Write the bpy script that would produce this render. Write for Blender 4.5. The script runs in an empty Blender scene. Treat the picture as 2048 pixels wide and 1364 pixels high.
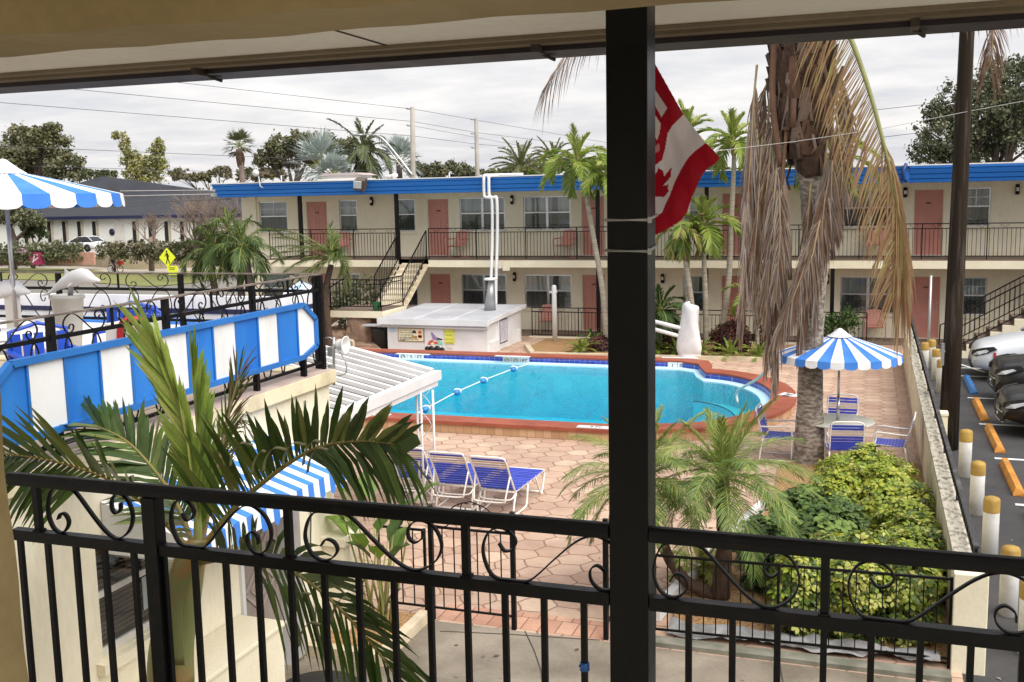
import bpy, math, random
from mathutils import Vector, Matrix, noise as mnoise
random.seed(7)
R=math.radians
SC=bpy.context.scene; COL=SC.collection
# ---- camera model measured from the photograph (2048 x 1364): used to turn photo measurements into world positions
F,YAW,PIT,ROL,H=2087.373,0.3335,0.13784,0.01998,4.7774
def ray(px,py):
    a=(px-1024)/F; b=(682-py)/F
    r=a*math.cos(ROL)+b*math.sin(ROL); u=-a*math.sin(ROL)+b*math.cos(ROL)
    d=math.cos(PIT)+u*math.sin(PIT); z=-math.sin(PIT)+u*math.cos(PIT)
    return (r*math.cos(YAW)-d*math.sin(YAW), r*math.sin(YAW)+d*math.cos(YAW), z)
def G(px,py,z=0.0):
    v=ray(px,py); t=(z-H)/v[2]; return Vector((v[0]*t,v[1]*t,z))
def V(px,py,Y):
    v=ray(px,py); t=Y/v[1]; return Vector((v[0]*t,Y,H+v[2]*t))
# ---- objects
WOFF={}
def thing(name,loc,label,cat,group=None):
    o=bpy.data.objects.new(name,None); COL.objects.link(o); o.empty_display_size=.2
    o.location=loc; o['label']=label; o['category']=cat
    if group: o['group']=group
    WOFF[o.name]=Vector(loc); return o
def tag(o,label,cat,group=None):
    o['label']=label; o['category']=cat
    if group: o['group']=group
    return o
def dup(root,loc,rotz=0,label=None,group=None):
    r=root.copy(); COL.objects.link(r); r.location=loc; r.rotation_euler=(0,0,rotz)
    if label: r['label']=label
    if group: r['group']=group
    for ch in list(root.children):
        c=ch.copy(); COL.objects.link(c); c.parent=r
        for g in ch.children:
            d=g.copy(); COL.objects.link(d); d.parent=c
    return r
class MB:
    def __init__(s): s.v=[]; s.f=[]; s.m=[]; s.s=[]
    def add(s,vs,fs,mi=0,sm=False):
        n=len(s.v); s.v+=[tuple(p) for p in vs]
        for f in fs: s.f.append(tuple(i+n for i in f)); s.m.append(mi); s.s.append(sm)
        return s
    def box(s,x0,x1,y0,y1,z0,z1,mi=0):
        return s.add([(x0,y0,z0),(x1,y0,z0),(x1,y1,z0),(x0,y1,z0),(x0,y0,z1),(x1,y0,z1),(x1,y1,z1),(x0,y1,z1)],
          [(0,3,2,1),(4,5,6,7),(0,1,5,4),(1,2,6,5),(2,3,7,6),(3,0,4,7)],mi)
    def beam(s,p,q,w,h=None,mi=0,up=(0,0,1)):
        p=Vector(p);q=Vector(q);h=h or w;d=(q-p).normalized();u=Vector(up)
        if abs(d.dot(u))>.98: u=Vector((0,1,0))
        a=d.cross(u).normalized()*w/2; b=a.cross(d).normalized()*h/2
        vs=[p-a-b,p+a-b,p+a+b,p-a+b,q-a-b,q+a-b,q+a+b,q-a+b]
        return s.add(vs,[(0,1,2,3),(7,6,5,4),(0,4,5,1),(1,5,6,2),(2,6,7,3),(3,7,4,0)],mi)
    def tube(s,pts,r,n=8,mi=0,closed=False,caps=True,sm=True,sx=1.0):
        pts=[Vector(p) for p in pts]; N=len(pts)
        rs=r if isinstance(r,(list,tuple)) else [r]*N
        b0=len(s.v); prev=None; L=[]
        for i,p in enumerate(pts):
            if closed: t=pts[(i+1)%N]-pts[i-1]
            else: t=pts[min(i+1,N-1)]-pts[max(i-1,0)]
            t.normalize()
            if prev is None:
                u=Vector((0,0,1)) if abs(t.z)<.9 else Vector((1,0,0)); a=t.cross(u).normalized()
            else:
                a=(prev-t*prev.dot(t)); a=a.normalized() if a.length>1e-6 else t.orthogonal().normalized()
            prev=a; b=t.cross(a)
            for k in range(n):
                an=2*math.pi*k/n; L.append(p+(a*math.cos(an)*sx+b*math.sin(an))*rs[i])
        fs=[]
        M=N if closed else N-1
        for i in range(M):
            j=(i+1)%N
            for k in range(n):
                k2=(k+1)%n; fs.append((i*n+k,i*n+k2,j*n+k2,j*n+k))
        s.add(L,fs,mi,sm)
        if caps and not closed:
            s.add([],[tuple(b0-len(s.v)+k for k in range(n))[::-1],tuple(b0-len(s.v)+(N-1)*n+k for k in range(n))],mi)
        return s
    def lathe(s,prof,c=(0,0,0),n=16,mi=0,sm=True,ax='z'):
        c=Vector(c); L=[]
        for r,z in prof:
            for k in range(n):
                a=2*math.pi*k/n
                p=Vector((r*math.cos(a),r*math.sin(a),z))
                if ax=='y': p=Vector((p.x,p.z,p.y))
                if ax=='x': p=Vector((p.z,p.x,p.y))
                L.append(c+p)
        fs=[(i*n+k,i*n+(k+1)%n,(i+1)*n+(k+1)%n,(i+1)*n+k) for i in range(len(prof)-1) for k in range(n)]
        return s.add(L,fs,mi,sm)
    def prism(s,poly,ext,mi=0):
        n=len(poly); e=Vector(ext); A=[Vector(p) for p in poly]; B=[p+e for p in A]
        return s.add(A+B,[tuple(range(n))[::-1],tuple(range(n,2*n))]+[(i,(i+1)%n,n+(i+1)%n,n+i) for i in range(n)],mi)
    def ribbon(s,pts,wv,th,mi=0):
        # flat bar: path pts, half width vector wv, thickness th
        w=Vector(wv); P=[Vector(p) for p in pts]; N=len(P); L=[]
        for i,p in enumerate(P):
            t=(P[min(i+1,N-1)]-P[max(i-1,0)]).normalized(); nn=t.cross(w).normalized()*th/2
            L+=[p-w-nn,p+w-nn,p+w+nn,p-w+nn]
        fs=[(0,1,2,3),tuple(4*(N-1)+k for k in (3,2,1,0))]
        for i in range(N-1):
            for k in range(4):
                k2=(k+1)%4; fs.append((4*i+k,4*i+4+k,4*i+4+k2,4*i+k2))
        return s.add(L,fs,mi,True)
    def ball(s,c,r,n=10,m=7,mi=0,sc=(1,1,1)):
        c=Vector(c); L=[];
        for i in range(m+1):
            t=math.pi*i/m
            for k in range(n):
                a=2*math.pi*k/n; L.append(c+Vector((r*math.sin(t)*math.cos(a)*sc[0],r*math.sin(t)*math.sin(a)*sc[1],r*math.cos(t)*sc[2])))
        return s.add(L,[(i*n+k,(i+1)*n+k,(i+1)*n+(k+1)%n,i*n+(k+1)%n) for i in range(m) for k in range(n)],mi,True)
    def build(s,name,mats,parent=None,world=True,bevel=0):
        if not isinstance(mats,(list,tuple)): mats=[mats]
        off=Vector((0,0,0)); p=parent
        if world:
            while p is not None: off=off+p.location; p=p.parent
        me=bpy.data.meshes.new(name)
        me.from_pydata([(a[0]-off.x,a[1]-off.y,a[2]-off.z) for a in s.v],[],s.f)
        for m in mats: me.materials.append(m)
        me.polygons.foreach_set('material_index',s.m); me.polygons.foreach_set('use_smooth',s.s)
        me.validate(); me.update()
        o=bpy.data.objects.new(name,me); COL.objects.link(o)
        if parent: o.parent=parent
        if bevel:
            b=o.modifiers.new('b','BEVEL'); b.width=bevel; b.segments=2; b.limit_method='ANGLE'
        return o
def origin(o,loc):
    # move a top-level mesh object's origin to its base without moving the mesh
    d=Vector(loc); o.data.transform(Matrix.Translation(-d)); o.location=d; return o
def cat(pts,k=6,closed=False):
    # Catmull-Rom
    P=[Vector(p) for p in pts]; out=[]; n=len(P)
    for i in range(n if closed else n-1):
        p0,p1,p2,p3=(P[(i-1)%n] if closed or i>0 else P[0]*2-P[1]),P[i],P[(i+1)%n],(P[(i+2)%n] if closed or i+2<n else P[-1]*2-P[-2])
        for j in range(k):
            t=j/k; out.append(.5*((2*p1)+(p2-p0)*t+(2*p0-5*p1+4*p2-p3)*t*t+(3*p1-p0-3*p2+p3)*t**3))
    if not closed: out.append(P[-1])
    return out
def text(st,size,mat,parent,pos,xdir,ydir,name='lettering',ext=.002,align='CENTER'):
    cu=bpy.data.curves.new('t','FONT'); cu.body=st; cu.size=size; cu.align_x=align; cu.align_y='CENTER'; cu.extrude=ext
    ob=bpy.data.objects.new('t',cu); COL.objects.link(ob)
    dg=bpy.context.evaluated_depsgraph_get(); me=bpy.data.meshes.new_from_object(ob.evaluated_get(dg))
    bpy.data.objects.remove(ob); bpy.data.curves.remove(cu)
    x=Vector(xdir).normalized(); y=Vector(ydir).normalized(); z=x.cross(y)
    m=Matrix((x,y,z)).transposed().to_4x4(); m.translation=Vector(pos); me.transform(m)
    b=MB(); b.add([v.co for v in me.vertices],[tuple(p.vertices) for p in me.polygons]); bpy.data.meshes.remove(me)
    return b.build(name,mat,parent)
# ---- materials
def _m(name):
    m=bpy.data.materials.new(name); m.use_nodes=True; nt=m.node_tree; nt.nodes.clear(); return m,nt
class NT:
    def __init__(s,nt): s.nt=nt
    def n(s,t,**k):
        x=s.nt.nodes.new(t)
        for a,b in k.items():
            if a.startswith('i_'):
                key=a[2:].replace('_',' ')
                x.inputs[int(key) if key.isdigit() else key].default_value=b
            else: setattr(x,a,b)
        return x
    def l(s,a,b): s.nt.links.new(a,b)
    def math(s,op,a,b=None):
        x=s.nt.nodes.new('ShaderNodeMath'); x.operation=op
        for i,q in enumerate((a,b)):
            if q is None: continue
            if isinstance(q,(int,float)): x.inputs[i].default_value=q
            else: s.l(q,x.inputs[i])
        return x.outputs[0]
    def vm(s,op,a,b=None):
        x=s.nt.nodes.new('ShaderNodeVectorMath'); x.operation=op
        for i,q in enumerate((a,b)):
            if q is None: continue
            if isinstance(q,(tuple,list)): x.inputs[i].default_value=q
            else: s.l(q,x.inputs[i])
        return x
    def mix(s,fac,a,b):
        x=s.nt.nodes.new('ShaderNodeMix'); x.data_type='RGBA'
        for i,q in ((0,fac),(6,a),(7,b)):
            if isinstance(q,(int,float)): x.inputs[i].default_value=q
            elif isinstance(q,(tuple,list)): x.inputs[i].default_value=tuple(q)+((1,) if len(q)==3 else ())
            else: s.l(q,x.inputs[i])
        return x.outputs[2]
    def ramp(s,f,stops):
        x=s.nt.nodes.new('ShaderNodeValToRGB'); e=x.color_ramp.elements
        while len(e)<len(stops): e.new(.5)
        for q,(p,c) in zip(e,stops): q.position=p; q.color=(tuple(c)+(1,)) if len(c)==3 else c
        s.l(f,x.inputs[0]); return x.outputs[0]
    def noise(s,vec,scale,det=4,rough=.55,dist=0):
        x=s.n('ShaderNodeTexNoise'); x.inputs['Scale'].default_value=scale; x.inputs['Detail'].default_value=det
        x.inputs['Roughness'].default_value=rough; x.inputs['Distortion'].default_value=dist
        if vec is not None: s.l(vec,x.inputs['Vector'])
        return x.outputs[0]
    def bump(s,h,st=.3,d=.01):
        x=s.n('ShaderNodeBump'); x.inputs['Strength'].default_value=st; x.inputs['Distance'].default_value=d; s.l(h,x.inputs['Height']); return x.outputs[0]
def c4(c): return tuple(c)+(1,)
def M(name,col,rough=.6,col2=None,sc=3,thr=(.35,.65),bump=0,bsc=60,metal=0,spec=.5,stretch=(1,1,1),fine=.12,coat=0,emit=0):
    m,nt=_m(name); t=NT(nt)
    out=t.n('ShaderNodeOutputMaterial'); p=t.n('ShaderNodeBsdfPrincipled'); t.l(p.outputs[0],out.inputs[0])
    p.inputs['Roughness'].default_value=rough; p.inputs['Metallic'].default_value=metal; p.inputs['Specular IOR Level'].default_value=spec
    p.inputs['Coat Weight'].default_value=coat
    g=t.n('ShaderNodeNewGeometry'); vec=t.vm('MULTIPLY',g.outputs['Position'],stretch).outputs[0]
    col2=col2 or tuple(c*.82 for c in col)
    f=t.noise(vec,sc,5); f=t.ramp(f,[(thr[0],(0,0,0)),(thr[1],(1,1,1))])
    c=t.mix(f,col,col2)
    if fine:
        f2=t.noise(vec,sc*14+8,3); f2=t.math('MULTIPLY',f2,2*fine); f2=t.math('ADD',f2,1-fine)
        x=t.vm('SCALE',c); t.l(f2,x.inputs['Scale']); c=x.outputs[0]
    t.l(c,p.inputs['Base Color'])
    rr=t.math('MULTIPLY',t.noise(vec,sc*3,3),.25); rr=t.math('ADD',rr,max(rough-.12,.02)); t.l(rr,p.inputs['Roughness'])
    if bump: t.l(t.bump(t.noise(vec,bsc,4),bump,.01),p.inputs['Normal'])
    if emit: p.inputs['Emission Color'].default_value=c4(col); p.inputs['Emission Strength'].default_value=emit
    return m
def LEAF(name,col,col2,rough=.45,sc=2.5,tr=.3,fine=.25):
    m,nt=_m(name); t=NT(nt)
    out=t.n('ShaderNodeOutputMaterial'); p=t.n('ShaderNodeBsdfPrincipled'); p.inputs['Roughness'].default_value=rough
    p.inputs['Specular IOR Level'].default_value=.35
    tl=t.n('ShaderNodeBsdfTranslucent'); mx=t.n('ShaderNodeMixShader'); mx.inputs[0].default_value=tr
    g=t.n('ShaderNodeNewGeometry'); f=t.noise(g.outputs['Position'],sc,4); f=t.ramp(f,[(.35,(0,0,0)),(.65,(1,1,1))])
    c=t.mix(f,col,col2); f2=t.noise(g.outputs['Position'],sc*9,2); f2=t.math('ADD',t.math('MULTIPLY',f2,2*fine),1-fine)
    x=t.vm('SCALE',c); t.l(f2,x.inputs['Scale'])
    t.l(x.outputs[0],p.inputs['Base Color']); t.l(x.outputs[0],tl.inputs[0])
    t.l(p.outputs[0],mx.inputs[1]); t.l(tl.outputs[0],mx.inputs[2]); t.l(mx.outputs[0],out.inputs[0]); return m
# ---- palette
IRON=M('black_iron',(.0025,.0025,.003),.45,(.018,.011,.008),7,thr=(.58,.74),spec=.25,bump=.08,bsc=90)
BLACKPAINT=M('black_gloss_paint',(.001,.001,.0012),.35,(.002,.002,.002),3,spec=.22,bump=.12,bsc=35)
CREAM=M('cream_stucco',(.80,.74,.585),.85,(.70,.635,.48),1.0,thr=(.42,.75),bump=.25,bsc=70,stretch=(1,1,.35))
CREAM2=M('cream_trim',(.78,.72,.555),.75,(.71,.645,.48),1.5,bump=.15,bsc=50)
SALMON=M('salmon_paint',(.55,.245,.195),.5,(.49,.21,.165),1.5,fine=.05)
SALMONTRIM=M('salmon_trim',(.62,.50,.36),.6)
BLUE=M('blue_metal',(.010,.12,.44),.38,(.014,.15,.50),1.0,stretch=(.4,1,3),fine=.04,spec=.5)
BLUEFAB=M('blue_canvas',(.035,.18,.60),.8,(.055,.22,.66),2.5,fine=.08,bump=.5,bsc=5)
WHITEFAB=M('white_canvas',(.82,.82,.83),.8,(.68,.69,.71),2.5,fine=.07,bump=.5,bsc=5)
WHITE=M('white_paint',(.72,.72,.73),.5,(.60,.60,.60),1.3,fine=.05)
OFFWHITE=M('off_white',(.72,.70,.66),.55,(.60,.57,.52),1.2,fine=.06)
GREYROOF=M('white_membrane_roof',(.52,.53,.57),.45,(.38,.39,.42),.9,fine=.06)
ALU=M('aluminium',(.62,.63,.65),.3,(.5,.5,.52),2,metal=.9)
GALV=M('galvanised',(.42,.43,.44),.4,(.34,.35,.36),4,metal=.6)
BROWN=M('brown_floor',(.16,.115,.085),.8,(.12,.085,.065),2)
DARKROOF=M('dark_shingles',(.030,.033,.044),.85,(.022,.024,.03),.8,bump=.4,bsc=8)
BLDWHITE=M('white_stucco',(.80,.80,.78),.8,(.70,.70,.67),.5)
NAVY=M('navy_paint',(.012,.016,.07),.5)
DARK=M('dark_void',(.018,.017,.017),.8)
CONC=M('concrete',(.27,.23,.18),.62,(.145,.12,.09),.9,thr=(.38,.62),bump=.2,bsc=40,fine=.22)
CURB=M('pale_curb',(.62,.53,.38),.8,(.45,.38,.27),2.5,bump=.2,bsc=40)
PARAPET=M('stained_parapet',(.70,.62,.43),.85,(.42,.35,.22),2.2,thr=(.45,.75),bump=.3,bsc=30)
PARTOP=M('stained_coping',(.52,.48,.39),.85,(.16,.14,.10),11,thr=(.46,.66),stretch=(1.6,.7,1),bump=.3,bsc=30)
TERFLOOR=M('terrace_floor',(.50,.41,.32),.8,(.36,.28,.22),1.5)
TERRA=M('terracotta_coping',(.33,.085,.045),.55,(.25,.06,.032),2.5,bump=.2,bsc=30,fine=.2)
SKIRT=M('tan_tile',(.55,.36,.22),.6,(.42,.25,.14),5)
PLASTERP=M('pool_plaster',(.50,.74,.85),.6,(.45,.70,.83),1)
ASPHALT=M('asphalt',(.030,.030,.033),.75,(.050,.049,.051),.9,bump=.5,bsc=120,fine=.35)
LINE=M('road_paint',(.78,.78,.76),.7,(.55,.55,.54),5)
YELLOWP=M('yellow_paint',(.40,.255,.05),.7,(.28,.17,.035),7,fine=.2)
STOPY=M('wheel_stop_yellow',(.58,.255,.03),.6,(.40,.16,.02),4,fine=.15)
STOPB=M('wheel_stop_blue',(.02,.15,.42),.5,(.015,.11,.33),4)
BOLW=M('bollard_white',(.74,.74,.73),.55,(.50,.50,.48),3.5,thr=(.5,.75))
GRASS=M('lawn_grass',(.14,.17,.045),.9,(.20,.19,.06),.25,fine=.3,bump=.4,bsc=15)
ROAD=M('far_asphalt',(.20,.185,.165),.9,(.16,.15,.135),.15,fine=.1)
MULCH=M('mulch_gravel',(.46,.28,.13),.9,(.24,.13,.055),28,thr=(.35,.6),bump=1.0,bsc=55,fine=.4)
DIRT=M('bed_soil',(.16,.10,.06),.95,(.09,.055,.035),6,bump=.8,bsc=40)
BARK=M('palm_bark',(.36,.32,.27),.9,(.13,.10,.078),9,thr=(.38,.6),bump=.8,bsc=30,stretch=(1,1,2.5),fine=.3)
BARKL=M('ringed_grey_bark',(.40,.35,.28),.85,(.24,.20,.15),5,bump=.4,bsc=25,stretch=(.4,.4,4))
BARKD=M('dark_fibre_bark',(.085,.05,.032),.95,(.045,.026,.018),12,bump=.9,bsc=40)
TREEBARK=M('tree_bark',(.12,.09,.07),.9,(.07,.05,.04),5,bump=.5,bsc=15)
TWIG=M('bare_twigs',(.24,.185,.15),.9,(.17,.12,.10),2)
CSHAFT=M('green_crownshaft',(.19,.21,.07),.45,(.30,.17,.06),2.2,thr=(.45,.7),fine=.15)
WOODPOLE=M('weathered_pole',(.030,.022,.016),.95,(.095,.078,.064),2.2,thr=(.5,.75),spec=.1,stretch=(6,6,.35),bump=.9,bsc=30,fine=.3)
CONCPOLE=M('concrete_pole',(.36,.335,.30),.8,(.28,.26,.235),1)
WIRE=M('wire',(.06,.06,.06),.6)
WIREL=M('pale_wire',(.42,.40,.38),.6)
BEAM=M('tan_beam',(.27,.20,.09),.75,(.20,.145,.06),2.2,bump=.5,bsc=9,fine=.15)
SOFFIT=M('soffit_paint',(.86,.83,.75),.8,(.74,.70,.61),1.2,thr=(.4,.7),bump=.15,bsc=40,fine=.1)
GUTTER=M('gutter_brown',(.07,.052,.036),.6,(.045,.033,.025),3)
DRIP=M('drip_edge',(.022,.015,.022),.5)
CANPAN=M('dirty_white_pan',(.22,.20,.185),.6,(.06,.05,.043),2.2,thr=(.40,.58),stretch=(.5,3.2,1),fine=.2)
STRAPB=M('blue_strap',(.03,.055,.42),.45,(.045,.08,.5),3,fine=.05)
STRAPG=M('tan_strap',(.62,.53,.47),.5,fine=.05)
FRAMEW=M('white_frame',(.80,.77,.73),.4,(.72,.69,.64),3,fine=.04)
TABLETOP=M('table_glass',(.55,.55,.47),.2,(.50,.50,.43),2)
RED=M('red_plastic',(.45,.02,.02),.5)
BLUEPL=M('blue_plastic',(.015,.07,.45),.4)
SAFEY=M('sign_yellow',(.75,.82,.02),.5,(.72,.80,.02),2,fine=.02)
POSTER_Y=M('poster_yellow',(.78,.80,.12),.5,fine=.02)
POSTER_C=M('poster_cream',(.78,.72,.52),.5,fine=.02)
BLACKM=M('black_print',(.015,.015,.015),.5)
GREENP=M('olive_print',(.20,.22,.06),.5)
PINKM=M('pink_cloth',(.62,.35,.50),.7)
SKIN=M('skin',(.35,.2,.14),.6)
PURPLE=M('purple_print',(.32,.22,.42),.5); TEAL=M('teal_print',(.25,.55,.48),.5); REDP=M('red_print',(.6,.10,.06),.5)
BRICK=M('pink_brick',(.50,.28,.22),.9,(.40,.22,.17),3)
ROCK=M('rough_rock',(.36,.24,.17),.9,(.20,.13,.09),3,bump=1,bsc=6)
CAR_S=M('silver_paint',(.62,.65,.70),.35,(.60,.63,.68),fine=.0,coat=.6); CAR_K=M('black_paint',(.004,.004,.005),.5,(.004,.004,.005),fine=0,coat=.25); CAR_W=M('white_car_paint',(.75,.77,.80),.25,fine=0,coat=.7)
TYRE=M('tyre',(.012,.012,.012),.8); CGLASS=M('car_glass',(.015,.017,.02),.06,fine=0); CHROME=M('chrome',(.7,.7,.72),.12,metal=1,fine=0); LAMPG=M('lamp_lens',(.65,.68,.72),.08,fine=0); PLASTICK=M('black_plastic',(.014,.014,.015),.6)
CURTAIN=M('curtain',(.66,.67,.60),.9,(.42,.43,.38),9,stretch=(1,.1,.02),fine=.1)
CURTAIN2=M('curtain_grey',(.52,.55,.55),.9,(.32,.35,.35),9,stretch=(1,.1,.02),fine=.1)
SCREEN=M('insect_screen',(.06,.06,.058),.7,(.045,.045,.045),3)
# foliage
PG=[LEAF('palm_green_a',(.05,.095,.025),(.08,.13,.032)),LEAF('palm_green_b',(.035,.07,.02),(.055,.10,.026)),LEAF('palm_green_c',(.13,.18,.035),(.18,.22,.045))]
PY=[LEAF('palm_bright_a',(.20,.30,.035),(.28,.36,.05),tr=.45),LEAF('palm_bright_b',(.13,.22,.03),(.19,.28,.04),tr=.45),LEAF('palm_bright_c',(.32,.36,.09),(.36,.38,.12),tr=.4)]
NG=[LEAF('near_palm_a',(.06,.11,.02),(.10,.15,.03),rough=.32,tr=.15),LEAF('near_palm_b',(.035,.065,.014),(.06,.095,.02),rough=.32,tr=.15),LEAF('near_palm_c',(.13,.16,.035),(.18,.19,.05),rough=.35,tr=.2)]
NY=[LEAF('spear_green_a',(.24,.34,.06),(.32,.41,.085),rough=.35,tr=.25,sc=6),LEAF('spear_green_b',(.16,.25,.05),(.24,.32,.065),rough=.35,tr=.2,sc=6),LEAF('spear_green_c',(.36,.42,.10),(.42,.44,.13),rough=.4,tr=.25,sc=6)]
DRY=[LEAF('dry_frond_a',(.245,.18,.14),(.175,.125,.095),rough=.8,tr=.15),LEAF('dry_frond_b',(.17,.095,.06),(.12,.068,.045),rough=.8,tr=.15),LEAF('dry_frond_c',(.36,.305,.27),(.25,.205,.18),rough=.8,tr=.15)]
YF=[LEAF('yellow_frond_a',(.38,.29,.12),(.36,.22,.12),rough=.6),LEAF('yellow_frond_b',(.40,.27,.14),(.33,.19,.10),rough=.7),LEAF('yellow_frond_c',(.36,.32,.10),(.38,.25,.12),rough=.6)]
SG=[LEAF('schefflera_yellow',(.33,.37,.035),(.42,.43,.07),sc=3,tr=.25),LEAF('schefflera_lime',(.20,.28,.03),(.27,.33,.04),sc=3,tr=.25),LEAF('schefflera_cream',(.50,.48,.15),(.42,.43,.10),sc=3,tr=.25),LEAF('schefflera_dark',(.05,.09,.02),(.075,.12,.025),sc=3,tr=.15)]
DG=[LEAF('clusia_dark',(.035,.07,.018),(.055,.095,.024),rough=.6,tr=.1),LEAF('clusia_mid',(.06,.11,.025),(.085,.14,.03),rough=.6,tr=.1),LEAF('clusia_light',(.12,.19,.035),(.15,.22,.045),rough=.6,tr=.15)]
OAK=[LEAF('oak_dark',(.08,.092,.048),(.10,.11,.058),sc=.5,tr=.15),LEAF('oak_mid',(.125,.135,.07),(.15,.155,.08),sc=.5,tr=.15),LEAF('oak_light',(.13,.13,.06),(.15,.15,.07),sc=.5,tr=.2)]
OLV=[LEAF('olive_dark',(.07,.072,.035),(.085,.085,.045),sc=.5,tr=.15),LEAF('olive_mid',(.12,.115,.055),(.14,.13,.06),sc=.5,tr=.15),LEAF('olive_brown',(.17,.135,.09),(.19,.15,.10),sc=.5,tr=.2)]
BAM=[LEAF('bamboo_yellow',(.30,.30,.09),(.36,.33,.13),sc=.5,tr=.3),LEAF('bamboo_green',(.20,.23,.06),(.26,.27,.08),sc=.5,tr=.3),LEAF('bamboo_pale',(.40,.37,.22),(.44,.40,.26),sc=.5,tr=.3)]
SILV=[LEAF('silver_a',(.30,.36,.34),(.37,.42,.40),sc=1,tr=.1),LEAF('silver_b',(.20,.26,.24),(.27,.32,.30),sc=1,tr=.1),LEAF('silver_c',(.42,.46,.44),(.46,.50,.48),sc=1,tr=.1)]
FAR=[LEAF('far_green_a',(.07,.09,.04),(.095,.11,.05),sc=.4,tr=.15),LEAF('far_green_b',(.10,.115,.05),(.13,.135,.06),sc=.4,tr=.15),LEAF('far_green_c',(.15,.15,.07),(.19,.18,.09),sc=.4,tr=.2)]
BUR=[LEAF('burgundy_a',(.07,.018,.018),(.10,.028,.022),tr=.1),LEAF('burgundy_b',(.035,.015,.015),(.055,.02,.018),tr=.1),LEAF('burgundy_c',(.14,.05,.03),(.18,.07,.04),tr=.1)]
def glass_mat():
    m,nt=_m('window_glass'); t=NT(nt); o=t.n('ShaderNodeOutputMaterial')
    tr=t.n('ShaderNodeBsdfTransparent'); tr.inputs[0].default_value=(.82,.86,.86,1)
    gl=t.n('ShaderNodeBsdfGlossy'); gl.inputs['Roughness'].default_value=.03; gl.inputs[0].default_value=(.9,.93,.95,1)
    fr=t.n('ShaderNodeFresnel'); fr.inputs[0].default_value=1.5; f=t.math('ADD',t.math('MULTIPLY',fr.outputs[0],1.3),.05)
    mx=t.n('ShaderNodeMixShader'); t.l(f,mx.inputs[0]); t.l(tr.outputs[0],mx.inputs[1]); t.l(gl.outputs[0],mx.inputs[2]); t.l(mx.outputs[0],o.inputs[0]); return m
GLASS=glass_mat()
def water_mat():
    m,nt=_m('pool_water'); t=NT(nt); o=t.n('ShaderNodeOutputMaterial')
    g=t.n('ShaderNodeNewGeometry'); n1=t.noise(t.vm('MULTIPLY',g.outputs['Position'],(1,2.0,1)).outputs[0],2.6,4,.65,.8)
    n2=t.noise(t.vm('MULTIPLY',g.outputs['Position'],(1,1.6,1)).outputs[0],6,2,.5,.6)
    h=t.math('ADD',n1,t.math('MULTIPLY',n2,.14)); bp=t.bump(h,1.0,.20)
    tr=t.n('ShaderNodeBsdfTransparent'); tr.inputs[0].default_value=(.97,.99,1,1)
    gl=t.n('ShaderNodeBsdfGlossy'); gl.inputs['Roughness'].default_value=.06; t.l(bp,gl.inputs['Normal'])
    fr=t.n('ShaderNodeFresnel'); fr.inputs[0].default_value=1.33; t.l(bp,fr.inputs['Normal'])
    f=t.math('MULTIPLY',fr.outputs[0],.8)
    mx=t.n('ShaderNodeMixShader'); t.l(f,mx.inputs[0]); t.l(tr.outputs[0],mx.inputs[1]); t.l(gl.outputs[0],mx.inputs[2]); t.l(mx.outputs[0],o.inputs[0])
    va=t.n('ShaderNodeVolumeAbsorption'); va.inputs[0].default_value=(.005,.935,.975,1); va.inputs[1].default_value=.66
    t.l(va.outputs[0],o.inputs['Volume']); return m
WATER=water_mat()
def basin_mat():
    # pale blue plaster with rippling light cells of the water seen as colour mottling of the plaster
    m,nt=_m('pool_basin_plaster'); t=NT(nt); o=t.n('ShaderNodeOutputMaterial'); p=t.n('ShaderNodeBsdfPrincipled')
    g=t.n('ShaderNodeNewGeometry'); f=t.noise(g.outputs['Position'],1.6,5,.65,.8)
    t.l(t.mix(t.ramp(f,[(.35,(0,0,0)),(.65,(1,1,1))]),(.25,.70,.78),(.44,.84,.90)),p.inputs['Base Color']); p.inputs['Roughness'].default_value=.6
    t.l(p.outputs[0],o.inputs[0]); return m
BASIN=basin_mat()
def tile_mat(name,c1,c2,grout,sx,sy,ax='x',w=.06,rough=.3):
    m,nt=_m(name); t=NT(nt); o=t.n('ShaderNodeOutputMaterial'); p=t.n('ShaderNodeBsdfPrincipled'); p.inputs['Roughness'].default_value=rough
    g=t.n('ShaderNodeNewGeometry'); s=t.n('ShaderNodeSeparateXYZ'); t.l(g.outputs['Position'],s.inputs[0])
    if ax=='x': u=s.outputs[0]
    else: u=t.math('ADD',s.outputs[0],s.outputs[1])
    a=t.math('MULTIPLY',u,1/sx); b=t.math('MULTIPLY',s.outputs[2],1/sy)
    fa=t.math('FRACT',a); fb=t.math('FRACT',b)
    e=t.math('MAXIMUM',t.math('LESS_THAN',fa,w),t.math('LESS_THAN',fb,w*sx/sy))
    cv=t.n('ShaderNodeCombineXYZ'); t.l(t.math('FLOOR',a),cv.inputs[0]); t.l(t.math('FLOOR',b),cv.inputs[1])
    wn=t.n('ShaderNodeTexWhiteNoise'); t.l(cv.outputs[0],wn.inputs[0])
    c=t.mix(e,t.mix(wn.outputs[0],c1,c2),grout); t.l(c,p.inputs['Base Color']); t.l(p.outputs[0],o.inputs[0]); return m
TILEB=tile_mat('blue_pool_tile',(.02,.035,.27),(.04,.07,.40),(.25,.27,.45),.15,.16,'xy')
SKIRTT=tile_mat('tan_skirt_tile',(.58,.38,.22),(.42,.24,.13),(.26,.15,.09),.17,.5,'xy',.05,.6)
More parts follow.
